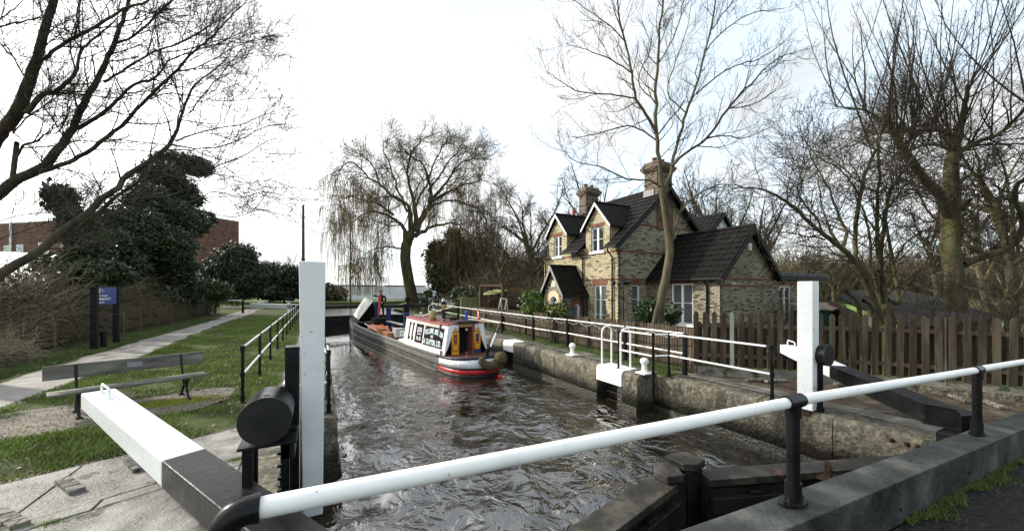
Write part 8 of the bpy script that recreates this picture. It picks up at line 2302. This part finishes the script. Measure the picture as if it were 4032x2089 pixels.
def patch_filter(xy, r, sc=1.1, cut=.0):
    f = np.sin(xy[:, 0] * sc * 2.1 + 1.3 * np.sin(xy[:, 1] * sc)) + np.sin(xy[:, 1] * sc * 1.7 + 1.1 * np.sin(xy[:, 0] * sc * 1.3)) + .6 * np.sin(xy[:, 0] * 5.3 + xy[:, 1] * 4.1)
    return xy[f + r.normal(size=len(xy)) * .5 > cut]
def lawn(r, n):
    y = 4.9 + 34 * r.random(n) ** 1.9; x = r.uniform(-5.2, -.4, n)
    xy = np.column_stack([x, y]); inset = (xy[:, 0] > -.75) | (xy[:, 1] < 7.50 + .47 * (xy[:, 0] + .7) + .07 * np.sin(xy[:, 0] * 9) + r.normal(size=len(xy)) * .05)
    # keep clear of the setts
    g1 = (xy[:, 1] > 8.75 + .25 * (xy[:, 0] + 2.0)) & (xy[:, 1] < 10.5 + .33 * (xy[:, 0] + 2.0)) & (xy[:, 0] < -1.6)
    keep = ~inset & ~(g1 & (r.random(n) > .06)); xy = xy[keep]; return patch_filter(xy, r, .9, -.95)
blades('grass_blades', 'lawn grass between the path and the lock', 360000, lawn, .050, GB, 91)
blades('grass_blades', 'coarse grass verge between the path and the hedge', 90000, lambda r, n: patch_filter(np.column_stack([-6.75 - .35 * np.abs(r.normal(size=n)) * 1.6 - .1, 9 + 28 * r.random(n) ** 1.5]), r, 1.5, -1.5), .07, GBD, 92)
blades('grass_blades', 'rough grass below the low picket fence', 90000, lambda r, n: patch_filter(np.column_stack([8.42 + .30 * r.normal(size=n) + .1, 6.8 + 22 * r.random(n) ** 1.7]), r, 2.0, -1.2), .055, GBD, 93)
blades('grass_blades', 'grass left of the towpath beside the near lawn', 50000, lambda r, n: patch_filter(np.column_stack([r.uniform(-7.6, -5.0, n), r.uniform(6.3, 8.2, n)]), r, 1.0, -.6), .045, GB, 94)
def kerbgrass(r, n):
    x = 3.6 + 5 * r.random(n); y = 1.10 - np.abs(r.normal(size=n)) * .028 * (1 + .8 * np.sin(x * 5) + .5 * np.sin(x * 13)); return np.column_stack([x, y])
o = blades('grass_blades', 'grass tufts growing against the foot of the dark kerb', 9000, kerbgrass, .038, GBD, 95, .003)
co = np.zeros(len(o.data.vertices) * 3, dtype=np.float32); o.data.vertices.foreach_get('co', co); co = co.reshape(-1, 3); co[:, 2] += np.array([kz(x) - .295 for x in co[:, 0]]); o.data.vertices.foreach_set('co', co.ravel()); o.data.update()
blades('moss', 'bright moss on the setts below the bench', 9000, lambda r, n: np.column_stack([-2.6 + r.normal(size=n) * .42, 9.55 + r.normal(size=n) * .13 + 0 * r.random(n)]), .022, leaf_mat('moss_green', [(.16, .17, .02), (.26, .27, .03), (.34, .34, .05)], 8, .8), 96, .010)
o = blades('joint_grass', 'small grass tufts in the joints of the near flags', 5000, lambda r, n: (lambda c: c[r.integers(len(c), size=n)] + r.normal(size=(n, 2)) * np.array([.07, .025]))(np.array([(x_, y_ + .47 * (x_ + .7)) for x_, y_ in ((-1.5, 5.98), (-2.2, 5.75), (-1.05, 4.2), (-.9, 5.98), (-2.8, 4.2), (-2.6, 5.98), (-1.3, 4.2), (-.86, 2.6))])), .04, GB, 97, .004)
# dead leaves on lawn and right lockside
def litter(name, label, n, xr, yr, seed, col):
    r = np.random.default_rng(seed); C = np.column_stack([r.uniform(*xr, n), r.uniform(*yr, n), np.full(n, .018)]); t = r.normal(size=(n, 3)) * np.array([1, 1, .25]); t /= np.linalg.norm(t, axis=1, keepdims=True); b_ = np.cross(t, np.array([0, 0, 1.]) + r.normal(size=(n, 3)) * .3); s = r.uniform(.012, .035, n)[:, None]
    V = np.stack([C - t * s, C - b_ * s * .6, C + t * s, C + b_ * s * .6], 1).reshape(-1, 3); o = link(name, mesh_np(name, V, np.arange(4 * n), np.full(n, 4)), col, None, (0, 0, 0)); return tag(o, label, 'leaf litter', kind='stuff')
LL = mat('fallen_leaf', [(.10, .06, .035), (.22, .15, .09), (.45, .42, .36)], 9, .7)
litter('leaf_litter', 'scattered dead leaves on the lawn', 500, (-5, -.8), (6.5, 16), 98, LL)
litter('leaf_litter', 'scattered dead leaves on the right lockside', 900, (7.9, 12), (1.5, 7), 99, mat('brown_leaf', [(.05, .025, .015), (.10, .05, .03), (.16, .10, .06)], 9, .7))
